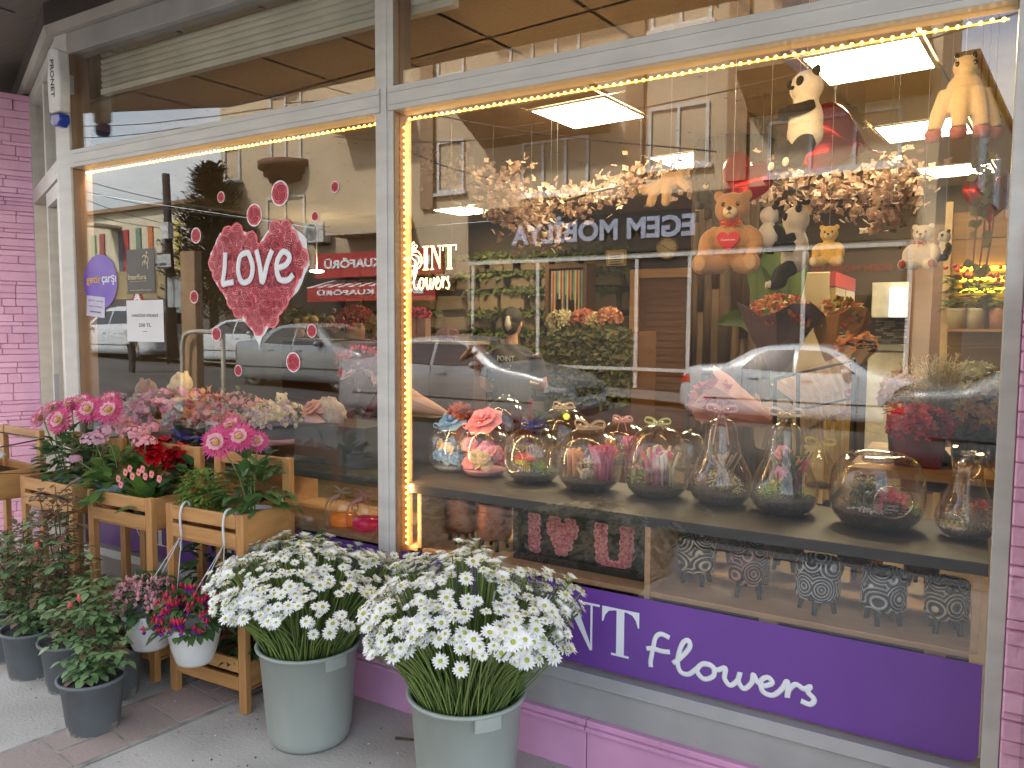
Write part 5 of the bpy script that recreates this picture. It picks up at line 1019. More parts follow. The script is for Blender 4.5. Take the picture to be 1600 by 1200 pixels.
def terr(lab,px,pb,w,kind,soilh,fill,bowspec,hole=None,soilm=soil):
    p=G(px,pb-w*.06,CT); t_=(p.y+D0); R_=(P(px+w/2,pb,p.y).x-P(px-w/2,pb,p.y).x)/2*.99; p.y+=R_*.35; p.x=P(px,pb-20,p.y).x
    t=thing('terrarium',lab,'terrarium',(p.x,p.y,CT+.001)); pf=[(r*R_,z*R_) for r,z in PR[kind]]; fin=cr([Vector((r,z,0)) for r,z in pf],3); pf2=[(v.x,v.y) for v in fin]
    b=MB(); b.lathe([(0,0.0006)]+pf2,40); b.tube([(pf2[-1][0]*math.cos(i*.2618),pf2[-1][0]*math.sin(i*.2618),pf2[-1][1]) for i in range(25)],R_*.025,6); b.tube([(pf2[0][0]*math.cos(i*.2618),pf2[0][0]*math.sin(i*.2618),.004) for i in range(25)],R_*.03,6); b.build('glass_globe',tglass,t)
    sh=soilh*R_; inn=[(r-.004,max(z,.003)) for r,z in pf2 if z<=sh]; rr=interp([(z,r) for r,z in pf2],sh)-.004
    b=MB(); b.lathe([(0,.003)]+inn+[(rr,sh),(rr*.6,sh+.006),(0,sh+.008)],28,wob=.01); b.build('soil',soilm,t)
    if hole:
        hx,hz,hr=hole; b=MB(); L=[]
        for i in range(25):
            a=i*.2618; x=hx*R_+hr*R_*math.cos(a); z=hz*R_+hr*R_*math.sin(a); rr_=interp([(q[1],q[0]) for q in pf2],z); y=-math.sqrt(max(.0001,rr_**2-x*x))-.001; L.append((x,y,z))
        b.tube(L,R_*.022,6); b.build('opening_rim',glass('rim glass',.35,(.95,.9,.8)),t)
    b=MB(); ms=fill(b,R_,sh); b.build('planting',ms,t)
    if bowspec:
        z=pf2[-1][1]; b=MB(); col,s,kind_,tl_=bowspec
        if kind_=='rose': fabricrose(b,(0,-.01,z+.01),R_*s); bow(b,(-R_*.3,-R_*.35,z-R_*.25),R_*.5)
        else: bow(b,(0,-.005,z*.985),R_*s,tails=tl_); b.tube([(pf2[-2][0]*1.02*math.cos(i*.52),pf2[-2][0]*1.02*math.sin(i*.52),z*.965) for i in range(13)],R_*.03,5)
        b.build('ribbon_bow',col,t)
    return t
pinkf=rcol('silk pink',(.74,.22,.34),(.82,.42,.50)); magf=rcol('magenta dried',(.58,.05,.18),(.70,.20,.32)); orgf=rcol('orange dried',(.72,.28,.09),(.76,.42,.2)); crmf=rcol('cream dried',(.74,.64,.46),(.62,.52,.35)); bluf=rcol('silk blue',(.08,.24,.62),(.26,.46,.76)); ltg=rcol('lime moss',(.20,.42,.05),(.32,.55,.09)); dkg_=rcol('dark moss',(.05,.09,.03),(.09,.12,.05)); wpeb=rcol('white pebble',(.66,.62,.62),(.5,.46,.5)); tanf=rcol('tan dried',(.42,.30,.18),(.35,.24,.15)); redr=rcol('tiny red roof',(.6,.05,.03)); yelf=rcol('yellow fence',(.65,.55,.05)); limer=mat('lime ribbon',(.52,.58,.22),sc=5,rough=.4,tl=.3); pinkr=mat('pink ribbon',(.66,.32,.38),(.6,.26,.34),sc=5,rough=.35,tl=.3); bluer=mat('royal blue ribbon',(.03,.06,.36),(.02,.04,.28),sc=5,rough=.3,tl=.2); yelr=mat('yellow ribbon',(.62,.55,.1),sc=5,rough=.4,tl=.3); clr=glass('clear ribbon',.22,(.9,.88,.9)); lilr=mat('pale lilac ribbon',(.55,.48,.55),sc=5,rough=.3,tl=.4)
def f1(b,R_,s): roses(b,(0,0,s+R_*.35),R_*.62,R_*.55,30,R_*.28,[0,0,0,1]); clump(b,(0,0,s),R_*.7,60,R_*.12,2); return [bluf,crmf,MT['silk blue']]
def f2(b,R_,s): roses(b,(0,0,s+R_*.35),R_*.64,R_*.6,32,R_*.25,[0,0,1,2]); return [pinkf,magf,crmf]
def f3(b,R_,s):
    clump(b,(R_*.35,-R_*.1,s),R_*.4,240,R_*.1,0); clump(b,(-R_*.35,-R_*.3,s),R_*.32,120,R_*.08,1); strands(b,(.0,R_*.2,s),20,R_*.5,R_*.9,2,.003)
    b.box((-R_*.5,-R_*.35,s+R_*.25),(-R_*.05,-R_*.05,s+R_*.42),3); b.add([(-R_*.58,-R_*.38,s+R_*.42),(.02,-R_*.38,s+R_*.42),(.02,0,s+R_*.42),(-R_*.58,0,s+R_*.42),(-R_*.5,-R_*.2,s+R_*.62),(-.0,-R_*.2,s+R_*.62)],[(0,1,5,4),(1,2,5),(2,3,4,5),(3,0,4)],4)
    for i in range(5): b.box((-R_*.25+i*R_*.09,-R_*.5,s+.002),(-R_*.21+i*R_*.09,-R_*.48,s+R_*.28),3)
    for i in range(40): a=R()*6.28; b.ell((-R_*.1+R_*.5*R()*math.cos(a),-R_*.35+R_*.25*R()*math.sin(a),s+.008),R_*.04,5,5,4)
    return [ltg,wpeb,tanf,yelf,redr,bluf]
def f4(b,R_,s): strands(b,(-R_*.45,-R_*.1,s),26,R_*.22,R_*.9,0,.006,.15); strands(b,(R_*.45,-.0,s),50,R_*.32,R_*1.05,1,.006,.25); strands(b,(0,-R_*.3,s),18,R_*.2,R_*.35,2,.005,.3); clump(b,(0,-R_*.25,s+R_*.4),R_*.3,60,R_*.13,2); return [orgf,magf,crmf]
def f5(b,R_,s): strands(b,(0,-R_*.1,s),30,R_*.35,R_*1.2,1,.006,.2); strands(b,(R_*.1,0,s),22,R_*.65,R_*1.2,2,.006,.2); clump(b,(-R_*.5,-R_*.2,s+R_*.15),R_*.35,90,R_*.12,0); clump(b,(.0,-R_*.3,s),R_*.7,90,R_*.09,3); clump(b,(-R_*.65,0,s+R_*.45),R_*.16,40,R_*.1,1); return [ltg,magf,crmf,dkg_]
def f6(b,R_,s): clump(b,(R_*.1,-.1*R_,s+R_*.35),R_*.5,160,R_*.12,0); clump(b,(R_*.35,-.0,s+R_*.1),R_*.42,150,R_*.1,0); clump(b,(-R_*.35,-.1*R_,s),R_*.45,150,R_*.09,1); clump(b,(-R_*.6,0,s+R_*.2),R_*.25,60,R_*.1,2); strands(b,(R_*.1,0,s),14,R_*.3,R_*1.3,3,.003,.35); return [crmf,dkg_,rcol('dusty pink dried',(.5,.2,.18)),tanf]
def f7(b,R_,s): clump(b,(R_*.2,0,s+R_*.5),R_*.35,110,R_*.13,1); roses(b,(.1*R_,-.1*R_,s+R_*.8),R_*.2,R_*.2,4,R_*.2,[3]); clump(b,(-R_*.3,-.35*R_,s),R_*.5,380,R_*.09,0); strands(b,(R_*.2,0,s),26,R_*.5,R_*1.5,1,.003,.3); strands(b,(R_*.35,.1*R_,s),10,R_*.2,R_*1.2,2,.005,.2); roses(b,(-.05*R_,0,s+R_*1.25),R_*.15,R_*.15,3,R_*.2,[3]); clump(b,(R_*.55,0,s),R_*.35,80,R_*.08,0); return [ltg,dkg_,magf,pinkf]
def f9(b,R_,s):
    clump(b,(-R_*.15,0,s+R_*.25),R_*.45,170,R_*.11,3); clump(b,(R_*.3,-.2*R_,s+.02),R_*.4,150,R_*.1,0)
    clump(b,(R_*.35,-R_*.35,s+.01),R_*.36,220,R_*.09,0); clump(b,(-R_*.6,-R_*.2,s),R_*.3,90,R_*.07,1); clump(b,(R_*.75,-.1*R_,s),R_*.22,90,R_*.07,2); clump(b,(-.1*R_,0,s),R_*.5,120,R_*.1,3); strands(b,(-.2*R_,.1*R_,s),26,R_*.5,R_*.6,3,.003,.5)
    for i in range(60): a=R()*6.28; b.ell((R_*.55*math.cos(a)*R(),-R_*.5+R_*.3*math.sin(a)*R(),s+.006),R_*.03,4,5,4)
    return [magf,rcol('dusty rose moss',(.3,.14,.12)),ltg,dkg_,wpeb]
def f10(b,R_,s):
    clump(b,(R_*.35,.1*R_,s+R_*.5),R_*.4,120,R_*.15,2); clump(b,(R_*.45,-.1*R_,s+R_*.8),R_*.25,70,R_*.14,3)
    for i in range(90): a=R()*6.28; r=R()**.5; b.ell((-R_*.35+R_*.42*r*math.cos(a),-R_*.45+R_*.32*r*math.sin(a),s+.006),R_*U(.035,.06),0,5,4)
    for i in range(5): b.box((-R_*.8+i*R_*.17,-R_*.42,s+.004),(-R_*.72+i*R_*.17,-R_*.39,s+R_*.3),1)
    b.box((-R_*.85,-R_*.41,s+R_*.16),(-R_*.05,-R_*.395,s+R_*.2),1); strands(b,(R_*.3,0,s),40,R_*.5,R_*.8,2,.0015,.5); 
    for i in range(180): a=R()*6.28; r=R()**.5; b.ell((R_*.35+R_*.6*r*math.cos(a),-R_*.1+R_*.5*r*math.sin(a),s+U(0,.6)*R_),R_*.018,0,4,3)
    clump(b,(R_*.5,0,s+R_*.6),R_*.3,50,R_*.16,3); clump(b,(-R_*.2,R_*.3,s),R_*.4,60,R_*.2,4); return [wpeb,yelf,tanf,redr,dkg_]
pks=mat('pink sand',(.6,.3,.36),(.5,.2,.3),sc=60,rough=.9); blg=mat('blue grey gravel',(.22,.26,.32),(.12,.14,.2),sc=70,rough=.9)
terr('round glass globe filled with blue silk roses, blue rose on top',708,742,66,'sphere',.2,f1,(bluf,.55,'rose',1),soilm=blg)
terr('round glass globe of pink silk roses with a large pink rose on top',757,750,74,'sphere',.22,f2,(pinkf,.62,'rose',1),soilm=pks)
terr('glass globe with a tiny red roofed house, yellow fence and green moss',833,761,82,'sphere',.35,f3,(bluer,.55,'bow',1.2),hole=(-.25,.85,.42))
terr('glass globe of orange, cream and crimson dried flowers with a cream bow',921,775,96,'sphere',.34,f4,(goldrib,.6,'bow',.3))
terr('egg shaped glass terrarium with crimson and cream dried stems, lime ribbon',1026,785,98,'egg',.34,f5,(limer,.5,'bow',.5))
terr('pear shaped glass terrarium with tan moss and a long pink ribbon',1125,797,98,'pear',.42,f6,(pinkr,.6,'bow',2.4))
terr('pear shaped glass terrarium with bright green moss and a cream bow',1224,812,108,'pear',.5,f7,(goldrib,.6,'bow',.4))
t9=terr('largest apple shaped glass terrarium with magenta flowers and a small blackboard',1368,838,156,'apple',.42,f9,(lilr,.34,'bow',.2),hole=(.42,.78,.36))
t10=terr('pear shaped terrarium with a yellow picket fence and white pebbles by the right post',1508,850,104,'pear',.34,f10,(clr,.7,'bow',1.2),hole=(-.45,.55,.45))
def fe(b,R_,s): clump(b,(0,0,s),R_*.6,40,R_*.08,0); return [dkg_]
terr('empty looking narrow glass bottle with a yellow ribbon behind the pear terrarium',1280,765,44,'bottle',.2,fe,(yelr,1.3,'bow',1.5))
terr('plain glass globe behind the pink rose globe',790,712,66,'egg',.2,fe,None)
terr('plain glass globe with a clear ribbon behind the red roofed house globe',880,725,78,'sphere',.2,fe,(goldrib,.5,'bow',.5))
terr('plain glass globe with a pink ribbon behind the orange dried flowers',972,735,72,'sphere',.25,f4,(pinkr,.5,'bow',1.2))
terr('small glass pear behind the crimson egg terrarium',1075,742,56,'egg',.25,fe,None)
terr('amber tinted glass bottle behind the last terrarium at the right',1532,800,58,'bottle',.2,fe,None)
bb=MB().box((-.001,-.006,0),(.055,-.003,.034)).build('blackboard',MT['board black'],t9); bb.location=(.03,-.085,.075); 
o=text('Seninle',(.028,-.0068,.022),.036,.009,white,bb); o=text('Sonsuza',(.028,-.0068,.009),.036,.007,white,bb)
# dark vase of dried grasses
p=G(1458,770,CT); vs_=thing('vase','dark brown bottle vase of dried grasses between the two last terrariums','vase',(p.x,p.y+.05,CT)); MB().lathe([(0,.001),(.05,.002),(.062,.03),(.066,.10),(.058,.15),(.03,.185),(.022,.21),(.021,.29),(.024,.295),(.018,.29)],28).build('bottle',mat('dark glazed vase',(.035,.018,.018),(.07,.03,.02),sc=9,rough=.3,coat=.3),vs_)
b=MB()
for i in range(210):
    a=R()*6.28; r=U(.02,.17); h=U(.42,.60); top=Vector((r*math.cos(a),r*math.sin(a)*.7,h-.2*r)); b.tube([(0,0,.28),(top.x*.4,top.y*.4,.28+(top.z-.28)*.6),top],.0012,3,random.choice((0,0,1))); 
    for j in range(7): q=Vector((top.x*.4,top.y*.4,.28+(top.z-.28)*.6)).lerp(top,U(.1,1)); b.leaf(q,(U(-1,1),U(-1,1),U(.2,1)),(0,0,1),U(.012,.03),.006,random.choice((0,1,1,2)),n=1)
b.build('dried_grasses',[rcol('sage dried',(.22,.24,.15),(.30,.30,.2)),rcol('wheat dried',(.42,.33,.2),(.34,.26,.15)),crmf],vs_)
# ring patterned pots on legs
def ringmat(name,c):
    m=bpy.data.materials.new(name); m.use_nodes=True; t=m.node_tree; L=t.links.new; b=t.nodes['Principled BSDF']; tc=N(t,'ShaderNodeTexCoord'); v=N(t,'ShaderNodeTexVoronoi'); v.inputs['Scale'].default_value=13; v.inputs['Randomness'].default_value=.75; L(tc.outputs['Object'],v.inputs['Vector'])
    k=N(t,'ShaderNodeMath',operation='MULTIPLY'); k.inputs[1].default_value=46; L(v.outputs['Distance'],k.inputs[0]); s=N(t,'ShaderNodeMath',operation='SINE'); L(k.outputs[0],s.inputs[0]); r=N(t,'ShaderNodeMapRange'); r.inputs[1].default_value=-.1; r.inputs[2].default_value=.7; L(s.outputs[0],r.inputs[0])
    mx=N(t,'ShaderNodeMix',data_type='RGBA'); mx.inputs[6].default_value=(.014,.012,.012,1); mx.inputs[7].default_value=list(c)+[1]; L(r.outputs[0],mx.inputs[0]); L(mx.outputs[2],b.inputs['Base Color']); b.inputs['Roughness'].default_value=.33; b.inputs['Metallic'].default_value=.25
    bp=N(t,'ShaderNodeBump'); bp.inputs['Distance'].default_value=.006; bp.inputs['Strength'].default_value=1; L(s.outputs[0],bp.inputs['Height']); L(bp.outputs[0],b.inputs['Normal']); return m
legm=mat('black pot leg',(.022,.022,.022),rough=.6)
def pot(lab,px,pbot,w,mt,h=1.0,py_=None,copper=False):
    p=G(px,pbot,.691); r=(P(px+w/2,pbot,p.y).x-P(px-w/2,pbot,p.y).x)/2*.97; p.y+=r*.55; p.x=P(px,pbot-30,p.y).x; t=thing('footed_pot',lab,'plant pot',(p.x,p.y,.691),U(0,6.28)); H_=r*1.8*h
    b=MB(); b.lathe([(0,.052),(r*.93,.05),(r,.065),(r,.05+H_-.006),(r*.97,.05+H_),(r*.9,.05+H_),(r*.88,.05+H_-.03),(0,.05+H_-.04)],40); b.build('pot_body',mt,t)
    for i in range(4): a=i*PI/2+.4; MB().tube([(r*.62*math.cos(a),r*.62*math.sin(a),.055),(r*.78*math.cos(a),r*.78*math.sin(a),.0)],[.011,.008],8).build('leg',legm,t)
    return t
for lab,px,pb_,w,c in (('gold ringed black pot, first of the front row by the oak divider',1088,915,60,(.80,.66,.42)),('copper ringed black pot, second in the front row',1170,935,66,(.58,.30,.22)),('silver ringed black pot in the middle of the front row',1277,960,74,(.72,.74,.75)),('dull silver ringed pot, fourth in the front row',1380,978,76,(.60,.62,.65)),('gold ringed black pot at the right end of the front row',1478,992,76,(.74,.62,.42))): pot(lab,px,pb_,w,ringmat('ring glaze %d'%px,c))
diam=mat('diamond glaze',(.03,.025,.022),(.12,.09,.06),sc=60,rough=.4)
for lab,px,pb_,w in (('dark patterned pot behind the gold and copper ones',1128,878,52),('dark diamond patterned pot behind the silver one',1228,893,58),('dark patterned pot behind the fourth ringed pot',1335,905,58),('dark patterned pot behind the last ringed pot',1440,920,60)): pot(lab,px,pb_,w,diam,1.0)
copm=mat('hammered copper',(.36,.15,.09),(.26,.10,.06),sc=3,rough=.3,metal=.85,bump=.4,bs=220)
for lab,px,pb_,w in (('copper pot on black legs, nearer to the flower picture',772,862,50),('copper pot on black legs, further left in the cabinet',722,850,46)): pot(lab,px,pb_,w,copm,1.12)
# framed I heart U of soap roses
fy=.17; a=P(801,875,fy); b_=P(1008,915,fy); zt_=P(806,800,fy).z; zb_=.692; fp=thing('rose_picture','black box frame with pink soap roses spelling I, a heart and U','picture',((a.x+b_.x)/2,fy,zb_)); zt_=zb_+.229
q=MB(); t_=.028; X0_,X1_=a.x,b_.x
for bx in (((X0_,fy,zb_),(X0_+t_,fy+.05,zt_)),((X1_-t_,fy,zb_),(X1_,fy+.05,zt_)),((X0_+t_,fy,zb_),(X1_-t_,fy+.05,zb_+t_)),((X0_+t_,fy,zt_-t_),(X1_-t_,fy+.05,zt_))): q.box(*bx)
pinv(q.build('frame',mat('black frame',(.028,.026,.026),rough=.4),mods=[BEV(.002)]),fp); pinv(MB().box((X0_+t_,fy+.03,zb_+t_),(X1_-t_,fy+.045,zt_-t_)).build('backing',mat('charcoal card',(.04,.038,.038),sc=20,rough=.8)),fp)
b=MB(); rm_=rcol('soap rose pink',(.50,.12,.15),(.86,.46,.47)); fabricrose(b,(0,0,0),.0165,0,(0,-1,.12)); ro=b.build('rose',rm_,fp); cells=[]
W_=X1_-X0_; zc=(zb_+zt_)/2
for r in range(6):
    for c in range(2): cells.append((X0_+.125*W_+c*.027,zt_-.050-r*.0265))
HR=[(0,1),(1,1),(3,1),(4,1)]
for r,row in enumerate(([.2,1.1,3,3.9],[-.2,.75,1.7,2.5,3.4,4.3],[-.1,.9,1.9,2.8,3.8,4.2],[.5,1.5,2.4,3.4],[.9,1.8,2.7,3.3],[1.5,2.4],)):
    for c in row: cells.append((X0_+.285*W_+c*.0245,zt_-.050-r*.0255))
for r in range(6):
    for c in (0,1): cells.append((X0_+.64*W_+c*.026+(.004*max(0,r-3)),zt_-.050-r*.0255)); 
    if r<6: 
        for c in (4.2,5.2): cells.append((X0_+.64*W_+c*.026-(.004*max(0,r-3)),zt_-.050-r*.0255))
for c in (1.3,2.2,3.1,3.9): cells.append((X0_+.64*W_+c*.026,zt_-.050-5.55*.0255))
for i,(x,z) in enumerate(cells):
    o=ro if i==0 else link('rose',ro.data,fp); o.location=Vector((x+U(-.002,.002),fy+.026,z))-Vector(fp.location); o.rotation_euler=(0,U(0,6),0); o.scale=(U(.85,1.05),)*3
# jelly candle jars behind the left window
for lab,px,cl,rb in (('squat glass candle jar of amber gel with a beige bow',538,(.60,.16,.02),goldrib),('squat glass candle jar of crimson gel with a pink bow',573,(.42,.01,.06),pinkr)):
    p=G(px,826,.691); p.y=max(p.y,.2); p.x=P(px,815,p.y).x; t=thing('candle_jar',lab,'candle',(p.x,p.y,.691)); r=.068
    MB().lathe([(0,.001),(r,.002),(r*1.04,.01),(r*1.04,.10),(r*.9,.125),(r*.3,.13),(.012,.14),(.015,.155),(0,.16)],28).build('glass_jar',tglass,t); MB().lathe([(0,.003),(r*.96,.004),(r*.98,.05),(0,.052)],28).build('gel',mat('gel %d'%px,cl,cl,sc=5,rough=.1,emit=.12),t)
    b=MB(); bow(b,(0,-.02,.165),.075,tails=1.0); ribbon(b,cr([(-.0,-.03,.15),(-.055,-.05,.12),(-.075,-.055,.06),(-.075,-.05,.0)],4),.022); b.build('ribbon_bow',rb,t)
# ---------------------------------------------------------------- hat box bouquets on the cabinet top, left window
wb_=mat('white hat box',(.60,.57,.55),(.55,.52,.5),sc=3,rough=.5); bbx=mat('black hat box',(.03,.028,.03),(.04,.037,.038),sc=3,rough=.45); tbx=mat('tan hat box',(.33,.2,.11),sc=3,rough=.5)
def hatbox(lab,px,ptop,w,boxm,ribm,fill,y=.24,hgt=None,bowed=True):
    c=P(px,ptop,y); r=(P(px+w/2,ptop,y).x-P(px-w/2,ptop,y).x)/2; h=hgt or max(.1,c.z-CT); t=thing('flower_box',lab,'flower box',(c.x,y,CT+.001)); b=MB(); b.lathe([(0,0),(r,0),(r,h-.03),(r*1.02,h-.029),(r*1.02,h),(r*.96,h),(r*.96,h-.02),(0,h-.021)],32); b.build('box',boxm,t)
    b=MB(); b.lathe([(r*1.005,h*.42),(r*1.01,h*.42),(r*1.01,h*.55),(r*1.005,h*.55)],32)
    if bowed: bow(b,(0.02,-r*1.06,h*.5),r*.75,tails=1.5)
    b.build('ribbon',ribm,t); b=MB(); ms=fill(b,r,h); b.build('flowers',ms,t); return t
def petals(b,c,rx,rz,n,sz,ms):
    for i in range(n):
        a=R()*6.28; p=math.acos(U(-.15,1)); d=Vector((math.sin(p)*math.cos(a),math.sin(p)*math.sin(a),math.cos(p))); q=Vector(c)+Vector((d.x*rx,d.y*rx,d.z*rz)); m=random.choice(ms)
        for j in range(3): b.leaf(q,d+Vector((U(-1,1),U(-1,1),U(-1,1))),d,sz*U(.7,1.2),sz,m,fold=.35)
hyp=rcol('hydrangea pink',(.66,.30,.44),(.72,.44,.55)); wbf=rcol('white blue petal',(.55,.58,.58),(.40,.50,.55)); lilp=rcol('lilac petal',(.42,.28,.42),(.5,.36,.46)); plc=mat('cream plush',(.76,.62,.40),(.68,.54,.33),sc=30,rough=.95,bump=.5,bs=120,sheen=.4); plb=mat('brown plush',(.28,.12,.05),(.22,.09,.035),sc=30,rough=.95,bump=.5,bs=120,sheen=.4)
hatbox('tan flower box of white and pale blue flowers with a brown bear',212,668,60,tbx,goldrib,lambda b,r,h:(petals(b,(0,0,h),r*1.15,r*.8,150,.035,[0]),[wbf])[1])
hatbox('white flower box brimming with pink hydrangea',276,665,66,wb_,pinkr,lambda b,r,h:(petals(b,(-.01,0,h),r*1.35,r*1.0,200,.042,[0]),[hyp])[1],y=.28)
hatbox('black flower box with royal blue bow and white, blue and red flowers',317,655,54,bbx,bluer,lambda b,r,h:(petals(b,(0,0,h),r*1.2,r*.7,100,.035,[0,0,1]),clump(b,(0,0,h),r*1.1,60,.05,2),[wbf,magf,orgf])[-1],y=.22)
hatbox('white flower box with dusty pink roses beside the black one',370,655,62,wb_,pinkr,lambda b,r,h:(petals(b,(-.02,0,h),r*1.3,r*.75,90,.035,[0]),roses(b,(.03,0,h),r*.9,.04,9,.032,[1]),clump(b,(0,0,h),r*1.0,60,.05,2),[rcol('dusty pink petal',(.60,.26,.26),(.66,.36,.36)),pinkf,dkg_])[-1],y=.25,bowed=False)
hatbox('black flower box with pink bow, cream and lilac flowers',432,655,63,bbx,pinkr,lambda b,r,h:(petals(b,(0,0,h),r*1.1,r*.5,150,.028,[0,0,1]),[crmf,lilp])[1],y=.24)
# grey rectangular box with rose, card and fur purse
x0=P(460,700,.3).x; x1=P(505,700,.3).x; zt_=P(480,657,.3).z; t=thing('gift_box','grey rectangular gift box with a peach rose and folded pink card','gift box',(x0,.3,CT)); pinv(MB().box((x0,.22,CT+.001),(x1+.35,.5,zt_)).build('box',mat('grey card box',(.07,.075,.08),sc=3,rough=.5)),t)
b=MB(); c=P(485,635,.27); fabricrose(b,c,.05,0,(-.2,-.6,.7)); fabricrose(b,c+Vector((.05,.02,.0)),.035,0,(.3,-.6,.7)); pinv(b.build('rose',rcol('peach petal',(.66,.30,.22),(.7,.42,.33))),t)
a=P(476,662,.24); b=MB(); b.add([a,P(510,660,.26),P(478,632,.28)],[(0,1,2)]); pinv(b.build('card',mat('pink card',(.6,.36,.32),rough=.6),mods=[('SOLIDIFY',dict(thickness=.003))]),t)
a=P(517,645,.32); b=MB(); b.ell((0,0,0),(.10,.04,.075),nz=.25,n=24,k=16,fz=14,rot=rotm(0,.35,0)); o=b.build('fur_pouch',mat('cream fur',(.52,.43,.36),(.4,.31,.25),sc=25,rough=.95,bump=1,bs=90),t); o.location=a-Vector(t.location)
# pink and clear wrapped bouquets behind the mullion, dark boxes, dark red bouquet
x0=P(596,700,.55).x; x1=P(742,700,.55).x; zt_=P(690,652,.55).z; tag(MB().box((x0,.5,CT+.001),(x1-.2,.62,zt_)).build('dark_crate',mat('dark crate',(.045,.03,.022),(.03,.02,.015),mode='wood',sc=3,st=(1,1,8),rough=.6)),'dark brown crate behind the blue rose globe','crate')
def wrap(b,c,d,L,r0,r1,m=0,n=14,fr=.15):
    c=Vector(c); d=Vector(d).normalized(); u=d.orthogonal().normalized(); v=d.cross(u); vs=[];fs=[]
    for j in range(6):
        t=j/5
        for i in range(n):
            a=2*PI*i/n; rr=lerp(r0,r1,t**.8)*(1+fr*t*math.sin(a*5+1)+fr*.5*U(-1,1)*t); vs.append(c+d*L*(t+ (fr*.8*math.sin(a*3) if j==5 else 0))+(u*math.cos(a)+v*math.sin(a))*rr)
    for j in range(5):
        for i in range(n): fs.append((j*n+i,j*n+(i+1)%n,(j+1)*n+(i+1)%n,(j+1)*n+i))
    b.add(vs,fs,m,False)
def bouquet(lab,c,d,L,r1,wm,fl,n=60,sz=.04,r0=.02,rib=None):
    t=thing('wrapped_bouquet',lab,'bouquet',tuple(c)); b=MB(); d=Vector(d).normalized(); wrap(b,(0,0,0),d,L,r0,r1); b.build('paper_wrap',wm,t,mods=[('SOLIDIFY',dict(thickness=.002))]); b=MB(); flowerball(b,d*L*.86,(r1*.8,r1*.8,r1*.55),n,sz); b.build('flowers',fl,t)
    if rib: b=MB(); bow(b,d*L*.15+Vector((0,-r0-.02,0)),.08,tails=1.6); b.build('ribbon_bow',rib,t)
    return t
wp=lambda n,c,c2=None: mat(n,c,c2,mode='noise',sc=4,rough=.7,tl=.2)
bouquet('peach paper bouquet lying behind the white mullion',P(700,650,.7),(-.9,-.1,.25),.32,.07,wp('peach paper',(.55,.32,.22)),rcol('coral petal',(.55,.12,.07)),70)
bouquet('maroon paper bouquet standing left of the mullion',P(566,660,1.2),(.05,0,1),.42,.20,wp('maroon paper',(.16,.012,.03)),magf,60)
bouquet('dark lilac paper bouquet leaning by the maroon one',P(535,690,1.0),(.35,0,1),.45,.13,wp('smoky lilac paper',(.16,.13,.16)),lilp,40)
bouquet('deep red dried bouquet lying over the dark boxes',P(520,720,.6),(.15,-.2,.35),.22,.12,wp('wine tissue',(.12,.01,.025)),rcol('wine petal',(.12,.01,.02)),90)
bouquet('rust dried grass bunch behind the blue rose globe',P(718,690,.45),(.0,.05,1),.16,.05,wp('rust tissue',(.25,.06,.03)),rcol('rust petal',(.36,.08,.04)),60,.03)
for lab,px,py in (('dark drawer box with a tiny knob on the cabinet top, left part',520,742),('plain dark box beside the mullion',574,748)):
    c=P(px,py,.42); t=thing('dark_box',lab,'box',(c.x,.42,CT+.001)); MB().box((-.13,-.06,0),(.12,.12,.12)).build('box',bbx,t,mods=[BEV(.004)]); MB().ell((0,-.065,.06),.008,0,8,6).build('knob',alug,t)
# standing bouquets in the middle, black wire stand with pleated white paper
y=1.5
bouquet('dusky purple paper bouquet standing behind the silver car reflection',P(1215,585,1.7),(.02,0,1),.34,.20,wp('dusky purple paper',(.13,.09,.12)),rcol('bouquet red',(.45,.03,.03),(.5,.3,.1)),70)
bouquet('kraft paper bouquet of mixed flowers right of the purple one',P(1300,575,1.8),(.12,0,1),.30,.15,wp('kraft paper',(.42,.22,.06)),rcol('bouquet mix',(.45,.05,.04),(.2,.3,.06)),70)
bouquet('zebra striped paper bouquet tucked right of the kraft bouquet',P(1310,600,1.6),(.35,0,.9),.24,.09,mat('zebra paper',(.5,.4,.25),(.03,.02,.02),sc=10,st=(1,1,6),rough=.6,lo=.48,hi=.52),orgf,40)
bouquet('blush pink paper bouquet lying at an angle behind the pink ribboned pear',P(1205,660,1.0),(-.95,-.1,.35),.30,.13,wp('blush paper',(.60,.30,.24),(.52,.24,.2)),rcol('blush petal',(.5,.1,.12)),60)
ws_=thing('wire_stand','black square-tube flower stand behind the terrariums','stand',tuple(P(1270,700,1.0))); q=MB(); A=[P(1211,592,1.0),P(1334,563,1.05),P(1334,712,1.05),P(1211,712,1.0)]
q.tube([A[3],A[0],A[1],A[2]],.012,4,sm=False); q.tube([P(1247,583,1.02),P(1247,712,1.02)],.010,4,sm=False); q.tube([P(1211,648,1.01),P(1334,622,1.06)],.007,4); q.tube([P(1334,563,1.05),P(1334,560,1.35),P(1334,712,1.35)],.01,4,sm=False)
pinv(q.build('frame',legm),ws_)
pl=thing('pleated_bouquet','large bouquet wrapped in pleated ivory paper resting in the black stand','bouquet',tuple(P(1270,640,1.15))); q=MB()
ivy=mat('ivory pleated paper',(.62,.50,.36),(.54,.43,.3),sc=3,rough=.7,tl=.2)
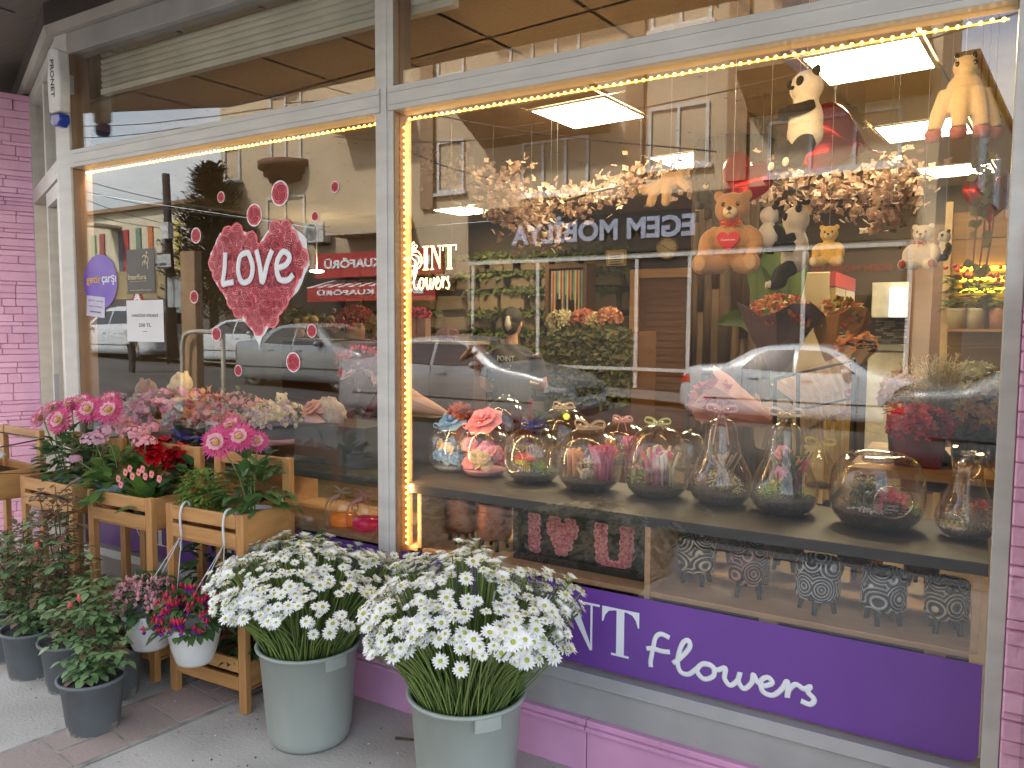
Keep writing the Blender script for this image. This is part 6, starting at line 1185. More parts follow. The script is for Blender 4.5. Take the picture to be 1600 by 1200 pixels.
for r_,(pa,pb2,pc,pd) in enumerate((((1205,600),(1322,552),(1333,606),(1250,632)),((1243,634),(1318,606),(1322,640),(1255,672)),((1236,662),(1285,650),(1290,690),(1245,696)))):
    n=8; y0=1.12-.02*r_; vs=[];fs=[]
    for i in range(n*2+1):
        f=i/(n*2); zz=.02*(i%2); tp=P(lerp(pa[0],pb2[0],f),lerp(pa[1],pb2[1],f),y0+zz+.03); bt=P(lerp(pd[0],pc[0],f),lerp(pd[1],pc[1],f),y0+zz-.03); vs+=[tp,bt]
    for i in range(n*2): fs.append((2*i,2*i+1,2*i+3,2*i+2))
    q.add(vs,fs)
wrap(q,P(1190,700,1.15),(.25,0,1),.22,.03,.09); pinv(q.build('paper_wrap',ivy,mods=[('SOLIDIFY',dict(thickness=.003))]),pl); b=MB(); flowerball(b,P(1312,640,1.2),(.05,.05,.1),70,.03); pinv(b.build('flowers',rcol('coral hydrangea',(.60,.17,.17),(.66,.28,.26))),pl)
# red planter, flower buckets at the right
p0=P(1396,665,1.1); p1=P(1478,730,1.1); t=thing('flower_trough','dark red trough of crimson flowers beyond the largest terrarium','planter',((p0.x+p1.x)/2,1.1,p1.z)); q=MB(); h=p0.z-p1.z; w2=(p1.x-p0.x)/2; q.add([(-w2*.85,-.08,0),(w2*.85,-.08,0),(w2*.85,.1,0),(-w2*.85,.1,0),(-w2,-.1,h),(w2,-.1,h),(w2,.12,h),(-w2,.12,h)],[(0,3,2,1),(0,1,5,4),(1,2,6,5),(2,3,7,6),(3,0,4,7),(4,5,6,7)]); q.build('trough',mat('wine enamel',(.13,.012,.02),rough=.35),t,mods=[BEV(.006)]); b=MB(); flowerball(b,(0,0,h),(w2*1.05,.12,.075),220,.035); b.build('flowers',rcol('crimson petal',(.42,.012,.035),(.5,.03,.05)),t)
for lab,px,py,c1_,c2_,r in (('orange flower bunch in a bucket behind the dried grasses',1420,612,(.6,.28,.08),(.6,.4,.2),.10),('orange and yellow flower bunch by the right window post',1528,632,(.6,.22,.03),(.65,.45,.1),.12),('pale green and white flower bunch at the far right',1520,603,(.4,.42,.2),(.5,.48,.35),.11),('red and orange bunch low at the far right',1545,655,(.40,.04,.02),(.55,.2,.04),.10)):
    c=P(px,py,1.5); t=thing('flower_bunch',lab,'flower bunch',(c.x,1.5,c.z-.35),group='flower bunches by the right post'); MB().lathe([(0,0),(.07,0),(.09,.24),(.08,.24),(0,.2)],18).build('bucket',bbx,t); b=MB(); flowerball(b,(0,0,.33),(r,r,.10),130,.045); b.build('flowers',rcol('bunch %d'%px,c1_,c2_),t); b=MB(); clump(b,(0,0,.26),.1,60,.08,0); b.build('leaves',leafd,t)
tb2=thing('side_table','low oak table carrying the trough and the flower bunches','table',(-.1,1.3,FZ)); zz=p1.z-.002; pinv(MB().box((p0.x-.15,.9,zz-.03),(1.2,1.75,zz)).build('table_top',wood),tb2)
for x in (p0.x-.1,1.1):
    for y_ in (.95,1.7): pinv(MB().box((x-.025,y_-.025,FZ),(x+.025,y_+.025,zz-.031)).build('leg',wood),tb2)
# shelf at the back left with gifts, teddies and flowers
bs=thing('long_shelf','long pale shelf along the stone wall loaded with gifts and flowers','shelf',(-5,4.6,1)); zsh=P(560,531,4.6).z; pinv(MB().box((P(430,531,4.6).x,4.55,zsh-.03),(P(742,531,4.6).x,4.9,zsh)).build('board',mat('pale shelf edge',(.42,.33,.24),rough=.5)),bs); pinv(MB().box((P(440,531,4.6).x,4.6,FZ),(P(740,531,4.6).x,4.85,zsh-.031)).build('carcass',MT['dark walnut']),bs)
for k_,(px,py,r,c,lab) in enumerate(((478,500,.18,(.45,.30,.14),'heap of tan teddy toys on the long shelf'),(520,490,.12,(.4,.25,.12),'pale toy cluster on the long shelf'),(556,488,.20,(.45,.06,.06),'red and pink flower basket on the long shelf'),(655,505,.10,(.55,.30,.28),'pair of pink gift bags with red bows on the long shelf'),(700,520,.09,(.35,.12,.14),'small purple flower pot on the long shelf'),(590,500,.12,(.45,.3,.1),'orange flower basket on the long shelf by the mullion'))):
    c0=P(px,py,4.68); t=thing('flower_basket' if k_ in (2,4,5) else 'gift',lab,'flower basket' if k_ in (2,4,5) else 'gift',(c0.x,4.68,zsh+.001)); h=max(.08,c0.z-zsh); b=MB()
    if k_==3:
        for s in (-.09,.07): b.box((s-.06,-.05,0),(s+.06,.05,.26))
        b.build('bag',mat('pink bag',(.55,.34,.3),rough=.5),t); b=MB(); flowerball(b,(0,0,.30),(.13,.06,.06),60,.05); b.build('bows',magf,t)
    elif k_ in (0,1):
        for i in range(6): b.ell((U(-r,r),U(-.05,.1),U(.06,h)),U(.05,.075),0,10,8); b.ell((U(-r,r),-.08,U(.05,h+.05)),.03,0,8,6)
        b.build('toys',plb if k_ else mat('tan toy',c,rough=.9,bump=.4,bs=60),t)
    else: b.lathe([(0,0),(r*.5,0),(r*.6,h*.6),(0,h*.5)],16); b.build('basket',MT['cabinet oak'],t); b=MB(); flowerball(b,(0,0,h*.7),(r,r,r*.8),150,.05); b.build('flowers',rcol('basket %d'%k_,c,[x*.6+.1 for x in c]),t)
t=thing('ceiling_downlight','small oval ceiling downlight deep in the left window','ceiling lamp',tuple(P(495,424,5.5))); MB().ell((0,0,0),(.10,.10,.02)).build('lens',panelm,t); MB().tube([(0,0,.02),(0,0,CZ-P(495,424,5.5).z-.002)],.01,5).build('stem',alug,t)
# ================================================================ PLUSH TOYS
plw=mat('white plush',(.82,.78,.70),(.76,.71,.62),sc=30,rough=.95,bump=.5,bs=130,sheen=.4); plk=mat('black plush',(.012,.010,.010),(.02,.017,.016),sc=30,rough=.9,bump=.5,bs=130); plt=mat('tan plush',(.50,.27,.11),(.42,.22,.085),sc=30,rough=.95,bump=.6,bs=130,sheen=.4); ply=mat('yellow plush',(.74,.50,.12),(.64,.42,.09),sc=30,rough=.9,bump=.4,bs=130,sheen=.4); plp=mat('pink hoof plush',(.42,.15,.14),(.36,.11,.11),sc=30,rough=.5,bump=.3,bs=130); eye=mat('glossy eye',(.006,.005,.005),rough=.08,coat=1); rdr=mat('red satin',(.5,.015,.02),(.42,.01,.015),sc=6,rough=.3)
RM_=[('REMESH',dict(mode='VOXEL',voxel_size=.02,use_smooth_shade=True)),('SMOOTH',dict(factor=.5,iterations=3))]
def hang(t,H,x=0,y=0,z=1.0):
    L=CZ-t.location.z; MB().tube([(x,y,z*.97),(x,y,L/H-.001)],.003,4).build('hanging_cord',white,t)
def seated(lab,px,pt,pb_,y,yaw,cols,kind='bear',ty='plush_toy',tilt=0,drop=True,hold=None,legspread=1,cat='plush toy'):
    z0=P(px,pb_,y); z1=P(px,pt,y); H=(z1.z-z0.z)*.97; t=thing(ty,lab,cat,(z0.x,y,z0.z),yaw); t.scale=(H,H,H); t.rotation_euler=(0,tilt,yaw)
    body,limbc,earc,muz,pad=cols; same=limbc is body; b=MB(); l=b if same else MB()
    hd=(0,-.02,.76); b.ell(hd,(.20,.18,.185)); b.ell((0,0,.36),(.22,.185,.27)); b.ell((0,-.02,.55),(.13,.12,.12))
    for s in (-1,1):
        l.tube(cr([(s*.15,-.02,.52),(s*.26,-.07,.42),(s*.27,-.15,.28)],4),[.07,.075,.08,.085,.085,.085,.085,.085,.08],12); l.ell((s*.265,-.16,.27),.083)
        l.tube(cr([(s*.10,-.04,.14),(s*.20*legspread,-.22,.11),(s*.27*legspread,-.38,.11)],4),[.11,.11,.11,.105,.10,.10,.10,.10,.10],12); l.ell((s*.27*legspread,-.39,.12),(.10,.075,.12))
    e=b if earc is body else MB()
    for s in (-1,1): e.ell((s*.155,0,.91),(.065,.04,.065))
    b.build('body',body,t,mods=RM_)
    if not same: l.build('limbs',limbc,t,mods=RM_)
    if earc is not body: e.build('ears',earc,t)
    m=MB(); m.ell((0,-.18,.70),(.085,.07,.07),n=16,k=10); m.build('muzzle',muz,t)
    m=MB(); m.ell((0,-.245,.735),(.03,.02,.022),0,10,7); m.tube([(0,-.252,.715),(0,-.25,.685),(.025,-.243,.675)],.005,4); m.tube([(0,-.25,.685),(-.025,-.243,.675)],.005,4)
    for s in (-1,1): m.ell((s*.078,-.178,.79),(.022,.015,.026),0,10,7)
    m.build('face',eye,t)
    if kind=='panda':
        m=MB()
        for s in (-1,1): m.ell((s*.08,-.160,.79),(.052,.03,.06),rot=rotm(0,s*.5,0))
        m.build('eye_patches',limbc,t)
    if pad:
        m=MB()
        for s in (-1,1): m.ell((s*.27*legspread,-.452,.12),(.07,.02,.085))
        m.build('paw_pads',pad,t)
    if hold=='heart':
        m=MB(); hp_=[(16*math.sin(i*.2094)**3/16,(13*math.cos(i*.2094)-5*math.cos(2*i*.2094)-2*math.cos(3*i*.2094)-math.cos(4*i*.2094)+2.5)/15) for i in range(30)]; m.poly([(x*.125,z*.12) for x,z in hp_],.05,M=T(0,-.27,.36)); o=m.build('heart_cushion',rdr,t,mods=[BEV(.018,3)])
        o=text('I Love you',(0,-.272,.385),.15,.03,white,t,bold=.01); m=MB(); bow(m,(0,-.16,.575),.13,tails=.5); m.build('bow_tie',rdr,t)
    if hold=='bow': m=MB(); bow(m,(0,-.15,.56),.12,tails=1.0); m.build('ribbon_bow',rdr,t)
    if drop: hang(t,H)
    return t
seated('large brown teddy bear holding a red heart, hung in the right window',1142,289,432,.9,.12,(plt,plt,plt,plc,mat('paw tan',(.5,.32,.18),rough=.9)),hold='heart')
seated('small yellow teddy bear hung right of the big brown one',1294,347,418,.9,.05,(ply,ply,ply,plc,plc))
seated('white toy dog with a red eye patch and red bow',1440,345,424,.7,-.15,(plw,plw,plw,plw,mat('rust paw',(.3,.06,.04),rough=.9)),hold='bow')
# rust patch over one eye of the toy dog
d_=bpy.context.scene.objects[-1]
seated('small panda toy hung just behind the white toy dog',1474,356,410,.85,-.8,(plw,plk,plk,plw,None),'panda')
def standing(lab,px,pt,pb_,y,yaw,kind):
    z0=P(px,pb_,y); z1=P(px,pt,y); H=z1.z-z0.z; t=thing('plush_toy',lab,'plush toy',(z0.x,y,z0.z),yaw); t.scale=(H,H,H)
    if kind=='panda':
        b=MB(); b.ell((0,0,.83),(.18,.16,.165)); b.ell((0,0,.50),(.19,.16,.24)); b.ell((0,0,.38),(.20,.165,.19)); b.ell((0,0,.68),(.14,.12,.12)); b.build('body',plw,t,mods=RM_)
        l=MB()
        for s in (-1,1):
            l.tube(cr([(s*.14,-.03,.62),(s*.15,-.14,.58),(s*.06,-.22,.57)],4),[.06]*9,10); l.ell((s*.05,-.22,.57),.062); l.tube(cr([(s*.10,-.03,.27),(s*.13,-.15,.19),(s*.12,-.18,.06)],4),[.10,.10,.10,.095,.09,.085,.08,.08,.08],12); l.ell((s*.12,-.21,.05),(.075,.10,.055))
        l.build('limbs',plk,t,mods=RM_); e=MB()
        for s in (-1,1): e.ell((s*.15,0,.95),(.055,.035,.055))
        for s in (-1,1): e.ell((s*.075,-.135,.86),(.045,.03,.05),rot=rotm(0,s*.5,0))
        e.ell((0,-.17,.81),(.03,.02,.02)); e.build('ears_and_eye_patches',plk,t)
        m=MB()
        for s in (-1,1): m.ell((s*.12,-.30,.055),(.05,.02,.045))
        m.build('paw_pads',plw,t)
    if kind=='unicorn':
        b=MB(); b.ell((0,0,.66),(.22,.18,.22)); b.ell((0,-.02,.95),(.15,.14,.15)); b.ell((0,-.1,.88),(.1,.09,.08))
        for sx,sy in ((-.34,-.08),(-.06,-.16),(.20,-.12),(.36,.06)): b.tube([(sx*.5,sy*.5,.62),(sx*.85,sy-.02,.34),(sx,sy-.04,.14)],[.14,.105,.09],12)
        b.build('body',plc,t,mods=RM_); h=MB()
        for sx,sy in ((-.34,-.08),(-.06,-.16),(.20,-.12),(.36,.06)): h.lathe([(0,-.10),(.075,-.10),(.098,-.06),(.104,.02),(.092,.06)],16,M=T(sx*1.01,sy-.045,.10)@rotm(.25,sx*.4,0))
        h.build('hooves',plp,t); m=MB()
        for s in (-1,1): m.ell((s*.10,-.12,.97),(.03,.02,.035)); m.ell((s*.1,0,1.09),(.03,.02,.05))
        m.build('eyes',eye,t)
    if kind=='lying':
        b=MB(); b.ell((0,.02,.72),(.24,.18,.2)); b.ell((.24,0,.82),(.15,.15,.14)); 
        for s,dx in ((-1,-.38),(1,-.05)): b.tube([(dx*.4,-.04,.66),(dx*.9,-.1,.45),(dx,-.14,.26)],[.12,.11,.10],12); b.ell((dx,-.16,.24),.10)
        b.tube([(.22,-.05,.68),(.36,-.12,.55),(.44,-.15,.46)],[.09,.08,.07],10); b.tube([(-.15,0,.68),(-.5,-.05,.55),(-.62,-.1,.52)],[.11,.10,.09],12); b.build('body',plt if 0 else mat('sand plush',(.74,.50,.27),(.66,.43,.22),sc=30,rough=.95,bump=.6,bs=130,sheen=.4),t,mods=RM_)
    hang(t,H); return t
standing('large panda toy in mid air at the top of the right window',1256,110,268,.6,-.75,'panda')
standing('beige unicorn toy with pink hooves hung at the top right corner',1503,100,222,.5,.1,'unicorn')
standing('sand coloured toy bear hung face down left of the brown bear',1046,262,334,1.1,.1,'lying')
seated('panda toy seen from behind, right of the brown bear',1199,316,395,1.0,2.6,(plw,plk,plk,plw,None),'panda')
standing('panda toy hanging upright between the brown and the yellow bear',1240,322,452,1.2,-1.2,'panda')
koa=seated('small grey toy koala over the brown bear\'s left ear',1100,275,330,1.1,.5,(mat('grey plush',(.13,.13,.12),sc=30,rough=.95,bump=.5,bs=130),)*3+(plc,None))
# toys sitting in the flower boxes of the left window
seated('brown toy bear turned away, sitting in the tan flower box',229,585,680,.30,2.9,(plb,plb,plb,plc,None),drop=False)
seated('cream toy bear turned aside in the pink hydrangea box',287,574,672,.34,-1.0,(plc,plc,plc,plc,None),drop=False)
seated('little cream toy bear lying on the lilac and cream flower box',441,610,660,.27,.2,(plc,plc,plc,plw,None),drop=False)
# foil balloons
foil=mat('red foil',(.50,.01,.012),(.42,.006,.01),sc=5,rough=.18,metal=.6,bump=.3,bs=9)
def balloon(lab,px,py,r,y,yaw,tilt):
    c=P(px,py,y); t=thing('foil_balloon',lab,'balloon',tuple(c),yaw); t.rotation_euler=(0,tilt,yaw); b=MB(); n=40; vs=[];fs=[]; K=7
    for side in (-1,1):
        for j in range(K+1):
            f=j/K; th=math.sqrt(max(0,1-f*f))
            for i in range(n):
                a=2*PI*i/n; x=16*math.sin(a)**3/16; z=(13*math.cos(a)-5*math.cos(2*a)-2*math.cos(3*a)-math.cos(4*a)+2.5)/15; vs.append((x*r*f,side*r*.42*th*(1+(.06*math.sin(a*14) if j>4 else 0)),z*r*f))
    o=0
    for side in range(2):
        for j in range(K):
            for i in range(n): a=o+j*n+i; b2=o+j*n+(i+1)%n; fs.append((a,b2,b2+n,a+n))
        o+=(K+1)*n
    b.add(vs,fs,0,True); b.build('foil',foil,t); q=MB(); q.tube([(0,0,-r*.95),(0,0,-r*1.25)],.006,5); q.build('tail',rdr,t); return t
balloon('red foil heart balloon behind the large panda, lying sideways',1312,222,.17,1.5,.5,-1.3); balloon('red foil heart balloon behind the brown bear\'s head',1160,290,.16,1.6,-.3,.5)
balloon('crimson heart balloon hung at the far right by the ivy',1548,312,.11,1.3,.3,0)
# ivy hanging at the far right
t=thing('hanging_ivy','sparse ivy vine hanging at the right edge of the window','ivy',tuple(P(1540,190,1.2))); q=MB(); l_=MB()
for k_ in range(3):
    pts=cr([P(1530+k_*12,180,1.2),P(1545-k_*9,260,1.2),P(1528+k_*12,330,1.2),P(1520+k_*10,420,1.2)],6); q.tube([(pts[0].x,pts[0].y,CZ-.001)]+pts,.004,4)
    for i in range(26): p=random.choice(pts); l_.leaf(p,(U(-1,1),U(-1,.2),U(-1,.3)),(0,-1,0),U(.03,.05),U(.03,.045),n=3)
pinv(q.build('vine',MT['rust petal']),t); pinv(l_.build('leaves',rcol('ivy leaf',(.20,.18,.05),(.12,.13,.03))),t)
# ================================================================ PLANTS IN FRONT OF THE SHOP
pine,pinev,pined=[mat('honey pine '+n,(.52,.275,.10),(.30,.125,.036),mode='wood',sc=1.6,st=st_,rough=.5,bump=.15,bs=20,spot=((.15,.06,.02),7,.70)) for n,st_ in (('along',(1.5,16,16)),('upright',(16,16,1.5)),('sideways',(16,1.5,16)))]
def crate_stand(name,lab,loc,rz):
    t=thing(name,lab,'plant stand',loc,rz,'wooden plant stands along the window'); w=.24; d=.30; p=.044; zf=.86; zb_=1.06
    def bx(n,a,b): MB().box(a,b).build(n,pinev if n=='leg' else pined if n=='side_board' else pine,t,mods=[BEV(.0025,2)])
    for s in (-1,1):
        bx('leg',(s*w-(p if s>0 else 0),0,0),(s*w+(p if s<0 else 0),.03,zf)); bx('leg',(s*w-(p if s>0 else 0),d-.03,0),(s*w+(p if s<0 else 0),d,zb_))
        x=s*w; a=(x-.014*s,.0305,.70) ; bx('side_board',(min(x-.002*s,x-.016*s),.0305,.71),(max(x-.002*s,x-.016*s),d-.0305,.858)); bx('side_board',(min(x-.002*s,x-.016*s),.0305,.11),(max(x-.002*s,x-.016*s),d-.0305,.22))
    for z0,z1 in ((.795,.856),(.715,.775),(.175,.235),(.10,.155)):
        bx('front_slat',(-w+p+.0005,-.001,z0),(w-p-.0005,.014,z1)); bx('back_slat',(-w+p+.0005,d-.015,z0),(w-p-.0005,d,z1))
    bx('top_rail',(-w+p+.0005,d-.026,zb_-.055),(w-p-.0005,d-.004,zb_-.002))
    bx('crate_floor',(-w+.02,.015,.700),(w-.02,d-.016,.712)); bx('crate_floor',(-w+.02,.015,.085),(w-.02,d-.016,.097)); return t
stA=crate_stand('plant_stand','pine crate stand nearest the buckets with a dahlia and basil on top',(-2.85,-.415,0),.05)
stB=dupto(stA,(-3.45,-.425,0),.03,'middle pine crate stand holding the red begonia and hydrangeas'); stC=dupto(stA,(-4.05,-.44,0),0,'pine crate stand further left with tall pink dahlias'); stD=dupto(stA,(-4.72,-.50,0),-.05,'pine stand at the left picture edge with the bottle basket')
terra=mat('terracotta pot',(.36,.115,.055),(.30,.09,.045),sc=8,rough=.75,bump=.15,bs=60); wpot=mat('white plastic pot',(.62,.62,.61),(.55,.55,.54),sc=5,rough=.35); gpot=mat('grey plastic pot',(.13,.145,.155),(.10,.112,.122),sc=7,rough=.6,bump=.2,bs=50,spot=((.30,.29,.25),5,.69)); gleaf=mat('fresh green leaf',(.085,.175,.035),(.15,.26,.065),mode='island',rough=.42,tl=.22); dleaf=mat('dark green leaf',(.04,.095,.032),(.075,.15,.05),mode='island',rough=.4,tl=.18); rleaf=mat('rose leaf green',(.13,.235,.095),(.20,.31,.13),mode='island',rough=.45,tl=.15); rrleaf=mat('rose leaf bronze',(.17,.14,.075),(.20,.10,.065),mode='island',rough=.4,tl=.15); basil=mat('basil leaf',(.10,.22,.03),(.17,.30,.055),mode='island',rough=.45,tl=.25); woody=mat('woody stem',(.09,.05,.03),(.06,.08,.03),mode='noise',sc=20,rough=.7)
dpink=rcol('dahlia pink',(.60,.03,.19),(.66,.12,.28)); dwhite=rcol('dahlia pale',(.78,.56,.50),(.76,.42,.45)); dyel=rcol('flower eye yellow',(.72,.40,.02),(.5,.42,.03))
hydr=mat('hydrangea floret',(.72,.24,.32),(.78,.46,.46),mode='island',rough=.6,tl=.25); hlil=mat('hydrangea mauve',(.52,.26,.40),(.62,.38,.42),mode='island',rough=.6,tl=.25); begr=mat('begonia red',(.55,.004,.016),(.40,.002,.012),mode='island',rough=.45,tl=.3); eup=mat('euphorbia pink',(.76,.20,.22),(.78,.34,.32),mode='island',rough=.5,tl=.3)
def potm(b,r,h,m=0,rim=.016): b.lathe([(0,.001),(r*.76,.002),(r*.78,.01),(r*.95,h-rim),(r*1.04,h-rim+.002),(r*1.06,h),(r*.96,h),(r*.93,h-.02),(0,h-.022)],32,m)
def petal2(b,c,d,ax,L,W,ma,mb_,split=2,curl=.15):
    d=Vector(d).normalized(); ax=Vector(ax); s=d.cross(ax).normalized(); u=s.cross(d); prof=(.25,.8,1,.85,.12); vs=[]
    for i in range(5): t=i/4; p=Vector(c)+d*L*t+u*(-curl*L*t*t+.0); w_=W/2*prof[i]; vs+=[p+s*w_+u*w_*.35,p-s*w_+u*w_*.35]
    for i in range(4): b.add([vs[2*i],vs[2*i+1],vs[2*i+3],vs[2*i+2]],[(0,1,2,3)],ma if i<split else mb_,True)
def dahlia(b,c,ax,r):
    ax=Vector(ax).normalized(); u=ax.orthogonal().normalized(); v=ax.cross(u)
    for k_,(n,up,l) in enumerate(((30,-.08,1),(30,.22,.92),(24,.5,.75),(14,1.1,.45))):
        for i in range(n):
            a=i/n*2*PI+k_*.13+U(-.05,.05); d=(u*math.cos(a)+v*math.sin(a))+ax*up; petal2(b,Vector(c)+ax*r*.05*k_,d,ax,r*l*U(.85,1.1),r*.135,1,0,3 if k_>1 else 2,-.12)
    b.ell(Vector(c)+ax*r*.2,r*.19,2,12,8,nz=.3,fz=30)
def stemto(b,a,c,r=.003,m=0): a=Vector(a);c=Vector(c); b.tube(cr([a,a.lerp(c,.5)+Vector((U(-.02,.02),U(-.02,.02),.01)),c],3),r,5,m,cap=False)
def foliage(b,n,f,L,W,m=0,droop=.1,nn=3):
    for i in range(n): p,d=f(); b.leaf(p,d,(0,0,1),L*U(.7,1.15),W*U(.8,1.1),m,n=nn,curl=U(.05,.4)+droop,fold=.3)
def domef(c,rx,rz,lo=0.1,out=.7):
    def f():
        a=R()*6.28; p=math.acos(U(lo,1)); q=U(.55,1); d=Vector((math.sin(p)*math.cos(a),math.sin(p)*math.sin(a),math.cos(p))); return Vector(c)+Vector((d.x*rx*q,d.y*rx*q,d.z*rz*q)),Vector((d.x+U(-.5,.5),d.y+U(-.5,.5),d.z*out-.1+U(-.3,.3)))
    return f
def potted(name,lab,loc,r,h,pm,cat='potted plant',group=None,soil_=True):
    t=thing(name,lab,cat,loc,U(-.3,.3),group); b=MB(); potm(b,r,h); b.build('pot',pm,t)
    if soil_: b=MB(); b.lathe([(r*.925,h-.019),(r*.5,h-.012),(0,h-.010)],20,wob=.02); b.build('soil',soil,t)
    return t
def setf(px,py,y): return P(px,py,y)
def dahliaplant(lab,loc,r,h,pm,heads,zl,n=90,lf=dleaf):
    t=potted('dahlia_plant',lab,loc,r,h,pm); o=Vector(loc); t.rotation_euler=(0,0,0); b=MB(); s=MB()
    foliage(b,n,domef((0,0,h+.01),.15,zl,.0),.085,.055); b.build('foliage',lf,t)
    for (p,ax,rr) in heads:
        q=Vector(p)-o; stemto(s,(q.x*.15,q.y*.15,h-.02),q-Vector(ax).normalized()*.01,.0035); f=MB(); dahlia(f,(0,0,0),ax,rr*1.4); oo=f.build('flower_head',[dpink,dwhite,dyel],t); oo.location=q
    s.build('stems',stemm,t); return t
CF=.713
dahliaplant('pink and white dahlia in a white pot on the stand nearest the buckets',(-2.72,-.25,CF),.085,.13,wpot,[(setf(341,692,-.34),(.45,-.9,.35),.058),(setf(376,684,-.30),(.45,-.8,.5),.052),(setf(363,668,-.22),(.1,-.5,.9),.05),(setf(402,690,-.22),(.6,-.6,.3),.04)],.24,110,mat('dahlia leaf',(.05,.11,.03),(.09,.17,.05),mode='island',rough=.42,tl=.22))
dahliaplant('tall dahlia plant with bright heads and white centres, left stand',(-3.93,-.28,CF),.085,.13,wpot,[(setf(141,641,-.30),(.35,-.85,.5),.058),(setf(173,643,-.28),(.4,-.8,.55),.058),(setf(172,627,-.15),(.2,-.5,.9),.05),(setf(128,630,-.12),(.2,-.5,.9),.05)],.27)
dahliaplant('tall dahlia plant with fading pink heads at the left of its stand',(-4.17,-.26,CF),.085,.12,mat('pale grey pot',(.3,.32,.33),sc=4,rough=.5),[(setf(66,655,-.3),(-.2,-.8,.6),.055),(setf(96,658,-.34),(.2,-.9,.4),.06),(setf(82,640,-.2),(0,-.5,.9),.05),(setf(111,636,-.15),(.2,-.5,.9),.055)],.25)
# basil
t=potted('basil_plant','bushy round basil plant in a terracotta pot beside the dahlia',(-3.00,-.31,CF),.07,.105,terra); b=MB(); foliage(b,620,domef((0,0,.17),.105,.125,-.6,.5),.026,.018,nn=1); b.build('foliage',basil,t)
# hydrangeas, begonia, euphorbia on the middle stand
def hydrangea(lab,loc,heads,r=.075,h=.1,pm=terra,m=hydr):
    t=potted('hydrangea_plant',lab,loc,r,h,pm); t.rotation_euler=(0,0,0); o=Vector(loc); b=MB(); foliage(b,85,domef((0,0,h),.16,.22,-.1),.085,.06); b.build('foliage',gleaf,t); s=MB()
    for p,rr in heads:
        q=Vector(p)-o; stemto(s,(0,0,h-.02),q,.0035); f=MB()
        for i in range(75):
            a=R()*6.28; pp=math.acos(U(-.1,1)); d=Vector((math.sin(pp)*math.cos(a),math.sin(pp)*math.sin(a),math.cos(pp))); c=Vector((d.x*rr,d.y*rr,d.z*rr*.62)); c=c*1.25; u=d.orthogonal().normalized(); v=d.cross(u)
            for j in range(4): e=u*math.cos(j*1.57+i)+v*math.sin(j*1.57+i); f.leaf(c,e+d*.25,d,.0135,.0135,0,n=1,fold=.1,curl=.1)
        oo=f.build('flower_head',m,t); oo.location=q
    s.build('stems',stemm,t); return t
hydrangea('pink hydrangea with three clustered heads on the middle stand',(-3.55,-.20,CF),[(setf(211,678,-.22),.055),(setf(193,664,-.15),.045),(setf(226,692,-.26),.045),(setf(234,670,-.12),.04)])
hydrangea('mauve hydrangea with fading heads left on the middle stand',(-3.64,-.30,CF),[(setf(148,688,-.40),.05),(setf(166,676,-.34),.045),(setf(118,718,-.42),.022)],pm=terra,m=hlil)
t=potted('begonia_plant','deep red begonia at the right of the middle stand',(-3.30,-.16,CF),.075,.11,terra); t.rotation_euler=(0,0,0); b=MB(); foliage(b,70,domef((0,0,.12),.13,.17,0),.08,.06); b.build('foliage',dleaf,t)
for k_,(px,py,y_) in enumerate(((243,702,-.2),(262,712,-.2),(276,716,-.16),(285,704,-.14),(256,693,-.12),(268,726,-.2),(240,716,-.28),(225,700,-.2),(286,722,-.14),(250,708,-.24))):
    q=setf(px,py,y_)-Vector((-3.30,-.16,CF)); f=MB()
    for i in range(34): d=Vector((U(-1,1),U(-1,1),U(-.5,1))); f.leaf(d*.012,d,(0,0,1),.038,.04,0,n=3,fold=.3,curl=.5)
    o=f.build('flower',begr,t); o.location=q
t=potted('euphorbia_plant','thick leaved plant with salmon pink flowers at the front of the middle stand',(-3.34,-.35,CF),.06,.09,mat('dark pot',(.05,.05,.05),rough=.6)); t.rotation_euler=(0,0,0); b=MB()
for i in range(20):
    a=i*2.4; el=U(.2,1.3); d=Vector((math.cos(a)*math.cos(el),math.sin(a)*math.cos(el),math.sin(el))); b.leaf((0,0,.09),d,(0,0,1),U(.13,.22),U(.05,.065),0,n=3,curl=.25,fold=.15)
b.build('foliage',mat('euphorbia leaf',(.10,.20,.035),(.055,.14,.04),mode='island',rough=.35,tl=.2),t); o0=Vector((-3.34,-.35,CF))
for k_,(px,py) in enumerate(((197,738),(208,744),(218,738),(228,744),(238,741),(186,748),(250,748),(204,732),(224,733),(190,757))):
    q=setf(px,py,-.47)-o0; f=MB()
    for j in range(4): f.leaf((0,-.001*j,0),(math.cos(.6+j*1.57),-.15,math.sin(.6+j*1.57)),(0,-1,0),.019,.026,0,n=3,fold=.05,curl=0)
    f.ell((0,-.005,0),.0026,1,6,4); o=f.build('flower',[eup,begr],t); o.location=q
t=potted('cyclamen_plant','small plant wrapped in pale blue paper in a shallow terracotta bowl',(-3.60,-.36,CF+.05),.075,.06,terra); b=MB(); wrap(b,(0,0,.04),(0,0,1),.07,.03,.075,0,18,.25); b.build('paper_wrap',mat('pale teal paper',(.30,.42,.42),sc=6,rough=.6,tl=.3),t); b=MB(); foliage(b,40,domef((0,0,.08),.09,.09,0),.06,.045); b.build('foliage',gleaf,t)
